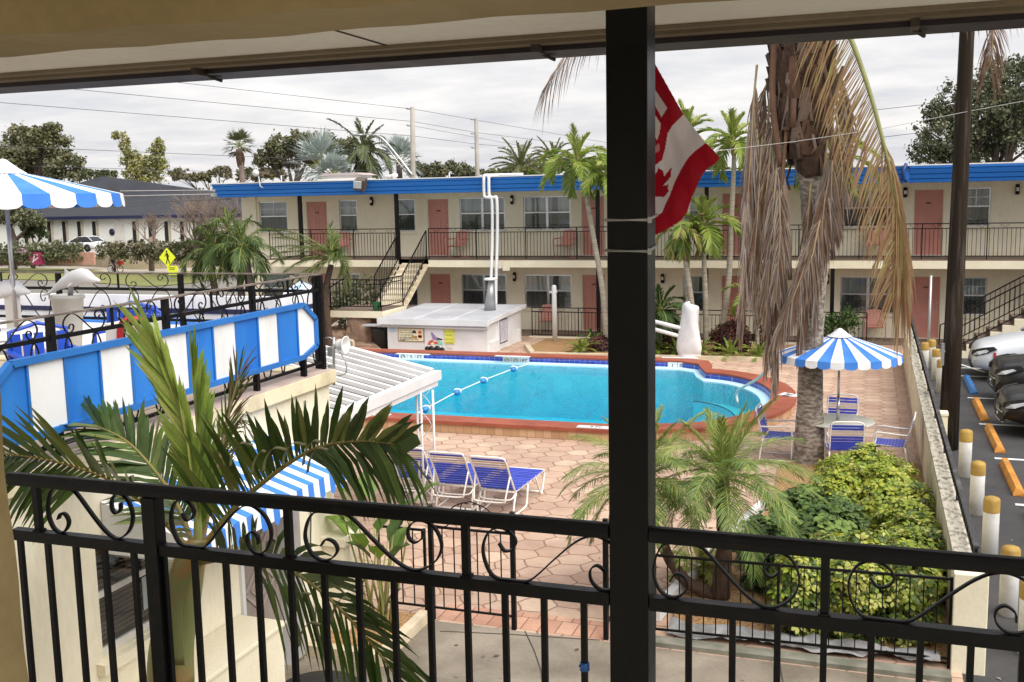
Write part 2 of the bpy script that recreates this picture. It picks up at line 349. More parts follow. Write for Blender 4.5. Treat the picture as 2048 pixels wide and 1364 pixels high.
def hexpave():
    m,nt=_m('hex_flagstones'); t=NT(nt); o=t.n('ShaderNodeOutputMaterial'); p=t.n('ShaderNodeBsdfPrincipled')
    g=t.n('ShaderNodeNewGeometry'); pos=g.outputs['Position']
    nz=t.n('ShaderNodeTexNoise'); nz.inputs['Scale'].default_value=2.6; nz.inputs['Detail'].default_value=2; t.l(pos,nz.inputs['Vector'])
    off=t.vm('MULTIPLY',t.vm('SUBTRACT',nz.outputs['Color'],(.5,.5,.5)).outputs[0],(.13,.13,0)).outputs[0]
    q=t.vm('MULTIPLY',t.vm('ADD',pos,off).outputs[0],(1/.43,1/.40,0)).outputs[0]
    q=t.vm('ADD',q,(50,50,0)).outputs[0]
    r=(1.7320508,1,1); h=(.8660254,.5,.5)
    def half(v): 
        a=t.vm('MODULO',v,r).outputs[0]; return t.vm('SUBTRACT',a,(h[0],h[1],0)).outputs[0]
    A=half(q); B=half(t.vm('SUBTRACT',q,(h[0],h[1],0)).outputs[0])
    z0=(1,1,0); A=t.vm('MULTIPLY',A,z0).outputs[0]; B=t.vm('MULTIPLY',B,z0).outputs[0]
    lt=t.math('LESS_THAN',t.vm('LENGTH',A).outputs['Value'],t.vm('LENGTH',B).outputs['Value'])
    mx=t.n('ShaderNodeMix'); mx.data_type='VECTOR'; t.l(lt,mx.inputs[0]); t.l(B,mx.inputs[4]); t.l(A,mx.inputs[5]); gv=mx.outputs[1]
    ab=t.vm('ABSOLUTE',gv).outputs[0]; d1=t.vm('DOT_PRODUCT',ab,(.8660254,.5,0)).outputs['Value']
    s=t.n('ShaderNodeSeparateXYZ'); t.l(ab,s.inputs[0]); d=t.math('MAXIMUM',d1,s.outputs[1])
    edge=t.ramp(d,[(.462,(0,0,0)),(.486,(1,1,1))])
    cell=t.vm('SUBTRACT',q,gv).outputs[0]; cell=t.vm('SCALE',cell); cell.inputs['Scale'].default_value=4.37; fl=t.vm('FLOOR',t.vm('ADD',cell.outputs[0],(.5,.5,.5)).outputs[0]).outputs[0]
    wn=t.n('ShaderNodeTexWhiteNoise'); t.l(fl,wn.inputs[0])
    base=t.ramp(wn.outputs[0],[(0,(.41,.265,.195)),(.35,(.52,.37,.27)),(.7,(.46,.305,.23)),(1,(.565,.425,.315))])
    n1=t.noise(pos,1.3,5); base=t.mix(t.ramp(n1,[(.42,(0,0,0)),(.72,(.65,.65,.65))]),base,(.30,.19,.14))
    n2=t.noise(t.vm('MULTIPLY',pos,(.6,2,1)).outputs[0],16,4); f=t.math('ADD',t.math('MULTIPLY',n2,.5),.75); x=t.vm('SCALE',base); t.l(f,x.inputs['Scale'])
    c=t.mix(t.math('MULTIPLY',edge,.9),x.outputs[0],(.21,.10,.065)); t.l(c,p.inputs['Base Color'])
    p.inputs['Roughness'].default_value=.72
    hh=t.math('SUBTRACT',t.math('MULTIPLY',n2,.3),edge); t.l(t.bump(hh,.5,.012),p.inputs['Normal'])
    t.l(p.outputs[0],o.inputs[0]); return m
HEX=hexpave()
def brickpave(name='brick_border',c1=(.44,.22,.15),c2=(.53,.31,.215),bw=.20):
    m,nt=_m(name); t=NT(nt); o=t.n('ShaderNodeOutputMaterial'); p=t.n('ShaderNodeBsdfPrincipled'); p.inputs['Roughness'].default_value=.8
    g=t.n('ShaderNodeNewGeometry'); b=t.n('ShaderNodeTexBrick'); t.l(g.outputs['Position'],b.inputs['Vector']); b.inputs['Scale'].default_value=1
    b.inputs['Brick Width'].default_value=bw; b.inputs['Row Height'].default_value=.45; b.offset=.5
    b.inputs['Mortar Size'].default_value=.008; b.inputs['Color1'].default_value=c1+(1,); b.inputs['Color2'].default_value=c2+(1,); b.inputs['Mortar'].default_value=(.22,.12,.08,1)
    n=t.noise(g.outputs['Position'],6,4); x=t.vm('SCALE',b.outputs[0]); t.l(t.math('ADD',t.math('MULTIPLY',n,.6),.7),x.inputs['Scale']); t.l(x.outputs[0],p.inputs['Base Color']); t.l(p.outputs[0],o.inputs[0]); return m
BRICKB=brickpave(); SLABB=brickpave('slab_border',(.36,.235,.175),(.42,.285,.21),.42)
# ---- camera, light, sky
cam=bpy.data.cameras.new('camera'); co=bpy.data.objects.new('camera',cam); COL.objects.link(co); SC.camera=co
cam.sensor_width=36; cam.lens=36*F/2048; cam.clip_end=3000; cam.clip_start=.05
cx=Vector((math.cos(YAW)*math.cos(ROL)-0,0,0))
def axis(px,py): return Vector(ray(px,py))
fwd=axis(1024,682); rgt=(axis(1024+F,682)-fwd); upv=(axis(1024,682-F)-fwd)
mt=Matrix((rgt.normalized(),upv.normalized(),-fwd.normalized())).transposed().to_4x4(); mt.translation=(0,0,H); co.matrix_world=mt
SUN_EL,SUN_AZ=R(52),R(118)   # high soft sun behind the clouds, to the right of the camera
sl=bpy.data.lights.new('sun','SUN'); sl.energy=2.8; sl.angle=R(65); sl.color=(1,.96,.90); so=bpy.data.objects.new('sun',sl); COL.objects.link(so)
sd=Vector((math.sin(SUN_AZ)*math.cos(SUN_EL),math.cos(SUN_AZ)*math.cos(SUN_EL),math.sin(SUN_EL)))
so.rotation_euler=(-sd).to_track_quat('-Z','Y').to_euler(); so.location=sd*60
w=bpy.data.worlds.new('World'); SC.world=w; w.use_nodes=True; nt=w.node_tree; nt.nodes.clear(); t=NT(nt)
o=t.n('ShaderNodeOutputWorld'); b1=t.n('ShaderNodeBackground'); b2=t.n('ShaderNodeBackground'); mx=t.n('ShaderNodeMixShader')
sk=t.n('ShaderNodeTexSky'); sk.sky_type='NISHITA'; sk.sun_disc=False; sk.sun_elevation=SUN_EL; sk.sun_rotation=SUN_AZ; sk.air_density=1.2; sk.dust_density=3
t.l(sk.outputs[0],b1.inputs[0]); b1.inputs[1].default_value=.08
tc=t.n('ShaderNodeTexCoord'); s=t.n('ShaderNodeSeparateXYZ'); t.l(tc.outputs['Generated'],s.inputs[0])
zz=t.math('ADD',t.math('ABSOLUTE',s.outputs[2]),.10)
cv=t.n('ShaderNodeCombineXYZ'); t.l(t.math('DIVIDE',s.outputs[0],zz),cv.inputs[0]); t.l(t.math('DIVIDE',s.outputs[1],zz),cv.inputs[1]); 
n1=t.noise(t.vm('MULTIPLY',cv.outputs[0],(.9,1.0,1)).outputs[0],.75,6,.55,.3)
n2=t.noise(t.vm('MULTIPLY',cv.outputs[0],(.85,1.0,1)).outputs[0],2.4,6,.6,.2)
f=t.math('ADD',t.math('MULTIPLY',n1,.7),t.math('MULTIPLY',n2,.3))
c=t.ramp(f,[(.34,(.50,.51,.56)),(.46,(.62,.615,.635)),(.56,(.74,.72,.715)),(.68,(.90,.86,.83))])
t.l(c,b2.inputs[0]); b2.inputs[1].default_value=.75
mx.inputs[0].default_value=.90; t.l(b1.outputs[0],mx.inputs[1]); t.l(b2.outputs[0],mx.inputs[2]); t.l(mx.outputs[0],o.inputs[0])
SC.view_settings.view_transform='Standard'; SC.view_settings.look='None'; SC.view_settings.exposure=.90; SC.view_settings.gamma=1
SC.cycles.max_bounces=8; SC.cycles.transparent_max_bounces=24; SC.cycles.use_denoising=True
try: SC.cycles.denoiser='OPENIMAGEDENOISE'
except Exception: pass
# ---- ground sheets
import bmesh
def struct(name,mb,mats): 
    ob=mb.build(name,mats); ob['kind']='structure'; return ob
def sheet(name,outer,mat,holes=(),z=None):
    bm=bmesh.new(); es=[]
    for loop in [outer]+list(holes):
        vs=[bm.verts.new((p[0],p[1],p[2] if z is None else z)) for p in loop]
        es+=[bm.edges.new((vs[i],vs[(i+1)%len(vs)])) for i in range(len(vs))]
    bmesh.ops.triangle_fill(bm,use_beauty=True,edges=es)
    for f_ in bm.faces:
        if f_.normal.z<0: f_.normal_flip()
    me=bpy.data.meshes.new(name); bm.to_mesh(me); bm.free(); me.materials.append(mat)
    ob=bpy.data.objects.new(name,me); COL.objects.link(ob); ob['kind']='structure'; return ob
# pool outlines (outer edge of coping / inner edge), measured
FARY,NEARY,LX=28.45,19.35,-16.6
def arc(cx,cy,rx,ry,a0,a1,n=14): return [(cx+rx*math.cos(R(a0+(a1-a0)*i/n)),cy+ry*math.sin(R(a0+(a1-a0)*i/n))) for i in range(n+1)]
def pool(o):
    # o = inset from the outer coping edge
    far=FARY-o; near=NEARY+o
    pts=[(LX+o,near),(-4.6,near)]
    pts+=[(-4.05-o*.3,near+.12),(-3.85-o*.4,near+.45)] 
    pts+=arc(-4.15,23.25,2.62-o,3.62-o,-84,84,30)
    pts+=[(-3.95-o*.4,far-.95),(-4.15-o*.35,far-.30),(-4.75-o*.2,far),(LX+o,far)]
    return pts
PO,PI=pool(0),pool(.50)
courtyard=sheet('courtyard',[(-19.4,10.42),(.95,10.42),(.95,33.84),(-19.4,33.84)],HEX,[PO],0.0)
concrete_walk=sheet('concrete_walk',[(-14,-6),(.95,-6),(.95,10.42),(-14,10.42)],CONC,(),0.0)
parking=sheet('parking_lot',[(.95,-12),(45,-12),(45,33.84),(.95,33.84)],ASPHALT,(),-.004)
mb=MB(); mb.box(-2.75-1.9,-2.62,10.47,10.92,-.05,.004); struct('brick_border',mb,BRICKB)
mb=MB(); mb.box(.60,.885,19.2,33.5,-.05,.004); struct('slab_edge_course',mb,SLABB)
# far ground: one sheet to the horizon with the court cut out
gs=sheet('ground',[(-900,-300),(900,-300),(900,1500),(-900,1500)],M('pale_ground',(.23,.22,.19),.95,(.15,.16,.10),.03,fine=.2),[[(-19.4,-12),(45,-12),(45,46),(-19.4,46)]],-.46)
road=sheet('road',[(-220,20),(-19.4,20),(-19.4,120),(-220,120)],ROAD,(),-.44)
cur=[G(px,py,-.40) for px,py in [(-300,556),(0,558),(130,562),(230,568),(300,572),(380,566),(440,556),(500,547),(560,540)]]
sw0=[G(px,py,-.40) for px,py in [(-300,534),(0,536),(120,537),(190,541),(260,548),(340,545),(500,532),(560,528)]]
sw1=[G(px,py,-.40) for px,py in [(-300,529),(0,530),(120,531),(190,534),(260,539),(340,537),(500,526),(560,523)]]
bank=[G(px,py,.75) for px,py in [(-300,502),(0,503),(120,504),(190,505),(260,506),(340,505),(500,500),(560,498)]]
def strip(name,a,b,mat,n=24):
    A=cat(a,4);B=cat(b,4); m=MB()
    def at(L,u): i=min(int(u*(len(L)-1)),len(L)-2); return L[i].lerp(L[i+1],u*(len(L)-1)-i)
    vs=[at(A,i/n) for i in range(n+1)]+[at(B,i/n) for i in range(n+1)]
    m.add(vs,[(i,i+1,n+2+i,n+1+i) for i in range(n)]); return struct(name,m,mat)
strip('lawn',cur,sw0,GRASS); strip('sidewalk',sw0,sw1,M('pale_sidewalk',(.42,.37,.31),.9,(.36,.32,.27),1)); strip('mulched_bank',sw1,bank,M('brown_bank',(.22,.165,.115),.95,(.16,.15,.07),.6,fine=.3))
far2=[p+Vector((-20,80,.3)) for p in bank]
strip('church_lawn',bank,far2,M('pale_lot',(.34,.32,.29),.9,(.26,.25,.2),.1))
# ---- far motel building
YW,YS,YFC=35.34,33.84,33.44
Z1,Z2=0.0,2.64
bl=thing('motel_building',(-9,YW,0),'long two storey cream motel building with blue roof edge and salmon doors behind the pool','building')
XL,XR=-23.28,14.0
singles=[(-22.5,-21.27),(-19.03,-18.28),(-16.74,-15.91),(-6.06,-5.2),(2.58,3.40)]
doubles=[(-14.15,-12.42),(-11.72,-9.99),(-.95,.75)]
doorsX=[(-20.44,-19.54),(-15.42,-14.57),(-9.61,-8.77),(-4.78,-3.93),(1.19,2.07)]
# extra bays to the right of the frame edge
singles+=[(8.2,9.02)]; doorsX+=[(6.8,7.68)]; doubles+=[(4.7,6.3)]
holes=[]
for z0,dt,wb,wt in ((Z1,2.02,.80,2.0),(Z2,2.10,.93,2.12)):
    for a,b in doorsX: holes.append((a,b,z0+.04,z0+dt,'d'))
    for a,b in singles: holes.append((a,b,z0+wb,z0+wt,'s'))
    for a,b in doubles: holes.append((a,b,z0+wb,z0+wt,'w'))
# front wall as columns of blocks between the openings
m=MB()
xs=sorted(set([XL,XR]+[h[0] for h in holes]+[h[1] for h in holes]))
ZT=4.98
for a,b in zip(xs,xs[1:]):
    cols=sorted([(h[2],h[3]) for h in holes if h[0]<=a+1e-6 and h[1]>=b-1e-6]); z=-.1
    for c0,c1 in cols+[(ZT,ZT)]:
        if c0-z>1e-3:
            m.add([(a,YW,z),(b,YW,z),(b,YW,c0),(a,YW,c0)],[(0,1,2,3)])
        z=c1
for x0,x1,z0,z1,k in holes:   # reveals
    d=YW+.10
    m.add([(x0,YW,z0),(x1,YW,z0),(x1,YW,z1),(x0,YW,z1),(x0,d,z0),(x1,d,z0),(x1,d,z1),(x0,d,z1)],[(0,4,5,1),(1,5,6,2),(2,6,7,3),(3,7,4,0)])
m.add([(XL,YW,-.1),(XL,YW+8,-.1),(XL,YW+8,ZT),(XL,YW,ZT)],[(0,3,2,1)])
m.add([(XR,YW,-.1),(XR,YW+8,-.1),(XR,YW+8,ZT),(XR,YW,ZT)],[(0,1,2,3)])
m.box(XL,XR,YW+7.9,YW+8,-.1,ZT)
m.box(-22.72,-22.60,YW-.06,YW-.002,-.1,ZT-.01)   # pilaster strips
m.box(-20.86,-20.78,YW-.05,YW-.002,Z2,ZT-.01)
m.build('wall',CREAM,bl)
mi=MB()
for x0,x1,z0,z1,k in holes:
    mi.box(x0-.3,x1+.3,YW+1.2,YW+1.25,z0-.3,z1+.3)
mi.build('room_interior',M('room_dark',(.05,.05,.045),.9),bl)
# roof: white slab, blue ribbed fascia leaning back at its foot
m=MB(); m.box(XL-.2,XR+.3,YFC+.22,YW+8.3,4.99,5.10); m.prism([(XL-.0,YFC+.04,5.445),(XL,YFC+.45,5.37),(XL,YW+8.3,5.50),(XL,YW+8.3,5.10),(XL,YFC+.3,5.10)],(XR-XL,0,0)); m.build('roof',GREYROOF,bl)
m=MB()
prof=[(0,5.43),(0,5.36),(.035,5.345),(.02,5.33),(.06,5.20),(.10,5.19),(.08,5.175),(.11,5.06),(.15,5.05),(.13,5.035),(.15,4.945),(.24,4.935),(.24,5.0)]
def runfascia(x0,x1,y0,slope=.25):
    L=[(x0+dy*slope*4,y0+dy,z) for dy,z in prof]+[(x1,y0+dy,z) for dy,z in prof]; n=len(prof)
    m.add(L,[(i,n+i,n+i+1,i+1) for i in range(n-1)])
runfascia(XL-.0,.80,YFC); runfascia(.98,XR+.3,YFC-.03,0)
L=[(XL+dy,YFC+dy,z) for dy,z in prof]+[(XL+dy,YW+8.3,z) for dy,z in prof]; n=len(prof); m.add(L,[(i,i+1,n+i+1,n+i) for i in range(n-1)])
m.box(.80,.98,YFC+.03,YFC+.2,4.95,5.40)
m.build('fascia',BLUE,bl)
m=MB(); m.box(XL-.02,XR+.3,YFC-.035,YFC+.12,5.432,5.468); m.box(XL-.02,XL+.10,YFC+.13,YW+8.3,5.432,5.468); m.build('roof_edge_trim',WHITE,bl)
m=MB(); m.box(XL+.3,XR,YFC+.245,YW-.002,4.955,4.985); m.build('eave_soffit',CREAM2,bl)
m=MB(); m.tube([(.88,YFC-.06,5.50),(.80,YFC-.13,5.3),(.84,YFC-.10,5.05),(.9,YFC-.05,4.97)],.05,8); m.build('fascia_bracket',M('dark_blue',(.008,.05,.2),.5),bl)
# walkway slabs with stair gaps
m=MB(); m.box(-21.37,-15.95,YS,YW-.003,2.36,2.60); m.box(-14.78,XR,YS,YW-.003,2.36,2.60); m.box(-15.95,-14.78,YS+.28,YW-.003,2.36,2.60)
m.box(-12.0,-11.75,YS-.04,YS-.003,2.25,2.60)
m.build('walkway_slab',CREAM2,bl)
m=MB(); m.box(-21.37,-15.95,YS+.03,YW-.003,2.604,2.64); m.box(-14.78,XR,YS+.03,YW-.003,2.604,2.64); m.box(-15.95,-14.78,YS+.31,YW-.003,2.604,2.64); m.box(-19.3,XR,YW-1.45,YW-.003,-.06,.03); m.build('walkway_floor',BROWN,bl)
# windows and doors
def window(x0,x1,z0,z1,dbl,k):
    y=YW+.045; fr=MB(); w_=.045
    fr.box(x0+.002,x1-.002,y,y+.05,z1-w_,z1-.002); fr.box(x0+.002,x1-.002,y,y+.05,z0+.002,z0+w_)
    fr.box(x0+.002,x0+w_,y,y+.05,z0+w_,z1-w_); fr.box(x1-w_,x1-.002,y,y+.05,z0+w_,z1-w_)
    xm=(x0+x1)/2; zm=z0+(z1-z0)*.52
    secs=[(x0+w_,xm-.045),(xm+.045,x1-w_)] if dbl else [(x0+w_,x1-w_)]
    if dbl: fr.box(xm-.045,xm+.045,y,y+.05,z0+w_,z1-w_)
    for a,b in secs: fr.box(a,b,y-.008,y+.04,zm-.022,zm+.022)
    if not dbl and k%3!=0:
        for a,b in secs: fr.box(a,b,y+.012,y+.03,z1-.30,z1-.285); fr.box((a+b)/2-.008,(a+b)/2+.008,y+.012,y+.03,zm,z1-w_)
    f_=fr.build('window',ALU if k%5 else WHITE,bl)
    g=MB()
    for a,b in secs: g.add([(a,y+.02,z0+w_),(b,y+.02,z0+w_),(b,y+.02,z1-w_),(a,y+.02,z1-w_)],[(0,1,2,3)])
    g.build('pane',GLASS,f_)
    sc=MB()
    for a,b in secs: sc.add([(a,y+.032,z0+w_),(b,y+.032,z0+w_),(b,y+.032,zm-.02),(a,y+.032,zm-.02)],[(0,1,2,3)])
    sc.build('insect_screen',SCREENT,f_)
    c=MB(); n=max(6,int((x1-x0)/.055)); L=[]
    gap=(.55,.70) if k%4==1 else (2,2)
    for i in range(n+1):
        u=i/n; L+=[(x0+(x1-x0)*u,YW+.17+(.025 if i%2 else 0)+.012*math.sin(i*1.7),z0),(x0+(x1-x0)*u,YW+.17+(.025 if i%2 else 0)+.012*math.sin(i*1.7),z1)]
    c.add(L,[(2*i,2*i+2,2*i+3,2*i+1) for i in range(n) if not gap[0]<i/n<gap[1]])
    c.build('curtain',(CURTAIN if k%2 else CURTAIN2),f_)
    s=MB(); s.box(x0-.06,x1+.06,YW-.045,YW-.002,z0-.09,z0-.005); s.build('window_sill',CREAM2,bl)
def screen_mat():
    m,nt=_m('dark_screen'); t=NT(nt); o=t.n('ShaderNodeOutputMaterial'); tr=t.n('ShaderNodeBsdfTransparent'); d=t.n('ShaderNodeBsdfDiffuse'); d.inputs[0].default_value=(.05,.05,.05,1)
    mx=t.n('ShaderNodeMixShader'); mx.inputs[0].default_value=.55; t.l(tr.outputs[0],mx.inputs[1]); t.l(d.outputs[0],mx.inputs[2]); t.l(mx.outputs[0],o.inputs[0]); return m
SCREENT=screen_mat()
def door(x0,x1,z0,z1):
    y=YW+.05; d=MB(); d.box(x0+.03,x1-.03,y,y+.045,z0+.012,z1-.025)
    w_=(x1-x0)-.06
    for cx_ in (.27,.73):
        for za,zb in ((.08,.34),(.42,.66),(.74,.93)):
            a=x0+.03+w_*(cx_-.16); b=x0+.03+w_*(cx_+.16); h=z1-z0; za=z0+h*za; zb=z0+h*zb
            for q in ((a,b,za,za+.014),(a,b,zb-.014,zb),(a,a+.014,za+.014,zb-.014),(b-.014,b,za+.014,zb-.014)): d.box(q[0],q[1],y-.010,y-.0005,q[2],q[3])
    o=d.build('door',SALMON,bl)
    h=MB(); h.lathe([(0,-.05),(.028,-.045),(.03,-.02),(.012,-.01),(.012,0)],(x1-.10,y-.0005,z0+.98),10,ax='y'); h.lathe([(0,-.02),(.024,-.018),(.026,0)],(x1-.10,y-.0005,z0+1.12),10,ax='y'); h.build('handle',ALU,o)
    n=MB(); n.box((x0+x1)/2-.075,(x0+x1)/2+.075,y-.012,y-.0005,z0+1.60,z0+1.65); n.build('number_plate',M_PLATE,o)
    f=MB(); 
    f.box(x0+.002,x0+.03,YW+.02,YW+.09,z0,z1); f.box(x1-.03,x1-.002,YW+.02,YW+.09,z0,z1); f.box(x0+.03,x1-.03,YW+.02,YW+.09,z1-.025,z1-.002); f.build('door_frame',CREAM2,bl)
    s=MB(); s.box(x0,x1,YW-.03,YW+.09,z0-.03,z0+.010); s.build('threshold',OFFWHITE,bl)
M_PLATE=M('plate_brown',(.16,.05,.04),.5)
for i,(x0,x1,z0,z1,k) in enumerate(holes):
    if k=='d': door(x0,x1,z0,z1)
    else: window(x0,x1,z0,z1,k=='w',i)
# wall lamps
for x,z in [(-17.63,4.70),(-12.12,4.66),(4.12,4.69),(.93,4.66),(-12.08,1.93),(-6.74,1.91),(-1.36,1.92),(-7.0,4.66)]:
    l=MB(); l.lathe([(0,-.17),(.05,-.165),(.062,-.13),(.062,.10),(.045,.15),(0,.155)],(x,YW-.075,z),10); l.box(x-.04,x+.04,YW-.03,YW-.002,z-.08,z+.08)
    o=l.build('wall_lamp',M_LAMP if 'M_LAMP' in globals() else IRON,bl)
    g=MB(); g.box(x-.04,x+.04,YW-.145,YW-.132,z-.06,z+.05); g.build('lens',OFFWHITE,o)
# posts
for x in (-19.86,-15.98,-8.65,-5.06,-1.15,2.42,7.2):
    p=MB(); p.box(x-.06,x+.06,YS+.02,YS+.14,2.645,4.952); p.build('post',IRON,bl)
    if x>-14 : 
        p=MB(); p.box(x-.06,x+.06,YS+.02,YS+.14,.0,2.355); p.build('post',IRON,bl)
# walkway railings, one part per run
def railing(x0,x1,z0,y,hh,name='railing'):
    r=MB()
    r.beam((x0,y,z0+hh),(x1,y,z0+hh),.035,.03); r.beam((x0,y,z0+hh-.145),(x1,y,z0+hh-.145),.03,.025); r.beam((x0,y,z0+.10),(x1,y,z0+.10),.03,.025)
    n=max(1,int(round((x1-x0)/.118)))
    for i in range(n+1):
        x=x0+(x1-x0)*i/n; r.box(x-.007,x+.007,y-.007,y+.007,z0+.10,z0+hh-.145)
    k=max(1,int(round((x1-x0)/1.85)))
    for i in range(k+1):
        x=x0+(x1-x0)*i/k; r.box(x-.014,x+.014,y-.014,y+.014,z0,z0+hh)
    q=max(1,int((x1-x0)/.62))
    for i in range(q):   # little curls between the two top rails
        c=x0+(x1-x0)*(i+.5)/q; zb=z0+hh-.13
        for s_ in (-1,1): r.tube([(c+s_*.02,y,zb),(c+s_*.06,y,zb+.07),(c+s_*.10,y,zb+.09),(c+s_*.12,y,zb+.06),(c+s_*.10,y,zb+.045)],.006,5,caps=False)
    return r.build(name,IRON,bl)
railing(-21.2,-15.98,Z2,YS+.07,1.07); railing(-14.78,XR,Z2,YS+.07,1.07)
railing(-10.9,-6.0,0,YS-.25,1.02); railing(-6.0,-.1,0,YS-.25,1.02)
m=MB(); m.box(-11.0,.0,YS-.32,YS-.2,-.02,.045); m.build('walkway_kerb',CREAM2,bl)
# utilities on the roof
ac=thing('air_conditioner',(-17.9,37.5,5.45),'boxy pale rooftop air conditioner above the blue fascia','air conditioner')
p0=V(650,361,37.5); p1=V(735,345,37.5)
b=MB(); b.box(p0.x,p1.x,36.9,38.2,5.46,5.60); b.box(p0.x+.15,p1.x-.1,37,38.1,5.601,p1.z-.10); b.build('cabinet',OFFWHITE,ac)
b=MB(); b.prism([(p0.x+.05,36.9,p1.z-.098),(p1.x+.1,36.9,p1.z-.098),(p1.x-.25,36.9,p1.z+.0),(p0.x+.3,36.9,p1.z+.0)],(0,1.3,0)); b.build('lid',M('pinkish_metal',(.45,.38,.36),.6),ac)
fl=thing('floodlight',tuple(V(718,385,33.2)),'brown box floodlight clamped to the blue fascia','floodlight')
c=V(716,368,33.2); ux,uy,uz=Vector((.17,.02,-.02)),Vector((.02,-.16,.05)),Vector((.06,-.10,-.17))
def hexa(mb,c,a,b_,d): return mb.add([c-a-b_-d,c+a-b_-d,c+a+b_-d,c-a+b_-d,c-a-b_+d,c+a-b_+d,c+a+b_+d,c-a+b_+d],[(0,3,2,1),(4,5,6,7),(0,1,5,4),(1,2,6,5),(2,3,7,6),(3,0,4,7)])
b=MB(); hexa(b,c+Vector((.1,.0,-.0)),Vector((.19,0,-.02)),Vector((.0,.14,.06)),Vector((.05,-.07,.17))); b.build('housing',M('bronze',(.10,.075,.06),.5),fl)
b=MB(); hexa(b,c+Vector((.08,-.205,-.03)),Vector((.15,0,-.015)),Vector((.0,.012,.006)),Vector((.035,-.055,.12))); b.build('lens',LAMPG,fl)
b=MB(); b.tube([c+Vector((.15,.1,-.1)),c+Vector((.12,.2,-.3))],.03,8); b.build('bracket',ALU,fl)
rl=thing('roof_lamp',tuple(V(518,390,33.3)),'small round white lamp on a bent bracket at the end of the blue fascia','lamp')
b=MB(); b.tube([V(526,376,33.3),V(520,372,33.3),V(517,352,33.3)],.025,8); b.build('bracket',GALV,rl)
b=MB(); b.lathe([(0,-.10),(.09,-.09),(.13,-.05),(.13,0),(0,.01)],tuple(V(512,346,33.3)),12,ax='y'); b.build('lamp_head',WHITE,rl)
vp=tag(MB().tube([V(782,355,34.5)+Vector((-.3,0,.02)),V(782,355,34.5)+Vector((.25,0,.08))],.06,8).ball(V(788,352,34.5),.10,8,6).build('roof_vent',OFFWHITE),'small white vent lump on the roof edge near the floodlight','vent')
for i,px in enumerate((563,899)):
    q=V(px,357 if px>600 else 362,34.2); tag(origin(MB().tube([q-Vector((0,0,.1)),q+Vector((0,0,.2))],.022,6).build('vent_pipe',WHITE),q),['thin white vent pipe rising behind the left end of the blue fascia','thin white vent pipe on the roof left of the two tall pipes'][i],'pipe','vent pipes')
# downpipes from roof to the pool shed
pp=thing('twin_pipes',tuple(V(995,608,31.6)),'pair of tall white pipes running from the motel roof to the pool shed','pipes')
for dx in (0,.16):
    t0=V(966+dx*62,352,33.15)
    x=t0.x; xb=x+.30
    b=MB(); zt=5.50-dx*.2
    b.tube(cat([(x+1.2 if dx==0 else x+.3,YFC+.35,zt),(x+.12,YFC+.2,zt),(x,YFC-.15,zt-.02),(x,YFC-.22,zt-.15),(x,YFC-.22,4.86),(x+.06,YFC-.25,4.76),(x+.20,YFC-.3,4.74),(xb,YFC-.3,4.66),(xb,YFC-.32,3.5),(xb+.02,YFC-.6,2.0),(xb+.04,YFC-.75,1.10)],5),.052,10); b.build('pipe',WHITE,pp)
b=MB(); b.box(xb-.27,xb+.12,YFC-.40,YFC-.22,2.38,2.42); b.build('strap',OFFWHITE,pp)
# ---- swimming pool
pl=thing('swimming_pool',(-8,24,0),'turquoise swimming pool with red coping and blue waterline tiles','pool')
def ringstrip(mb,A,B,za,zb,mi=0):
    n=len(A); mb.add([(p[0],p[1],za) for p in A]+[(p[0],p[1],zb) for p in B],[(i,(i+1)%n,n+(i+1)%n,n+i) for i in range(n)],mi)
CH=.25
m=MB(); O1=pool(-.04); ringstrip(m,O1,PI,CH,CH); ringstrip(m,O1,O1,CH-.07,CH); ringstrip(m,PI,PI,CH,CH-.05); ringstrip(m,O1,PO,CH-.07,CH-.07); m.build('coping',TERRA,pl)
m=MB(); ringstrip(m,PO,PO,-.02,CH-.07); m.build('skirt_tiles',SKIRTT,pl)
PT=pool(.52); m=MB(); ringstrip(m,PT,PT,CH-.05,.085); ringstrip(m,PI,PT,CH-.05,CH-.05); m.build('tile_band',TILEB,pl)
PL=pool(.74); m=MB(); ringstrip(m,PT,PL,.085,.060); ringstrip(m,PL,PL,.060,-.20); m.build('ledge',PLASTERP,pl)
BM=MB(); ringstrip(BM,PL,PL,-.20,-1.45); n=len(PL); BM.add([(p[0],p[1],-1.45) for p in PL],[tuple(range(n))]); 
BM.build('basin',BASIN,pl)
# entry shelf and step in the round end
m=MB(); sh=[(x,y) for x,y in arc(-4.15,23.25,1.90,2.88,-86,86,28)]
n=len(sh); top=-.48
inner=arc(-4.3,23.25,1.50,2.86,-86,86,28)
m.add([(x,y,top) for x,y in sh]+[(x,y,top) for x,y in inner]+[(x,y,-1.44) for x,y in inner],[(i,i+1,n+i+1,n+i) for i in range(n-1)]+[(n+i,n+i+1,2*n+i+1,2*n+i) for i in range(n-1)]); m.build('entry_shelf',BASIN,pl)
m=MB(); m.tube([(x,y,top+.006) for x,y in inner],.014,6); m.build('step_edge',NAVY,pl)
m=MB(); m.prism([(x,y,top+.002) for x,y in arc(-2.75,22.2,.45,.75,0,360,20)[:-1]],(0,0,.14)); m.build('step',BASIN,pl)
m=MB(); Pw=pool(.742); n=len(Pw); Z=.025
m.add([(p[0],p[1],Z) for p in Pw]+[(p[0],p[1],-1.5) for p in Pw],[tuple(range(n)),tuple(range(2*n-1,n-1,-1))]+[(i,n+i,n+(i+1)%n,(i+1)%n) for i in range(n)]); wt=m.build('water',WATER); wt['kind']='structure'; wt.name='water'
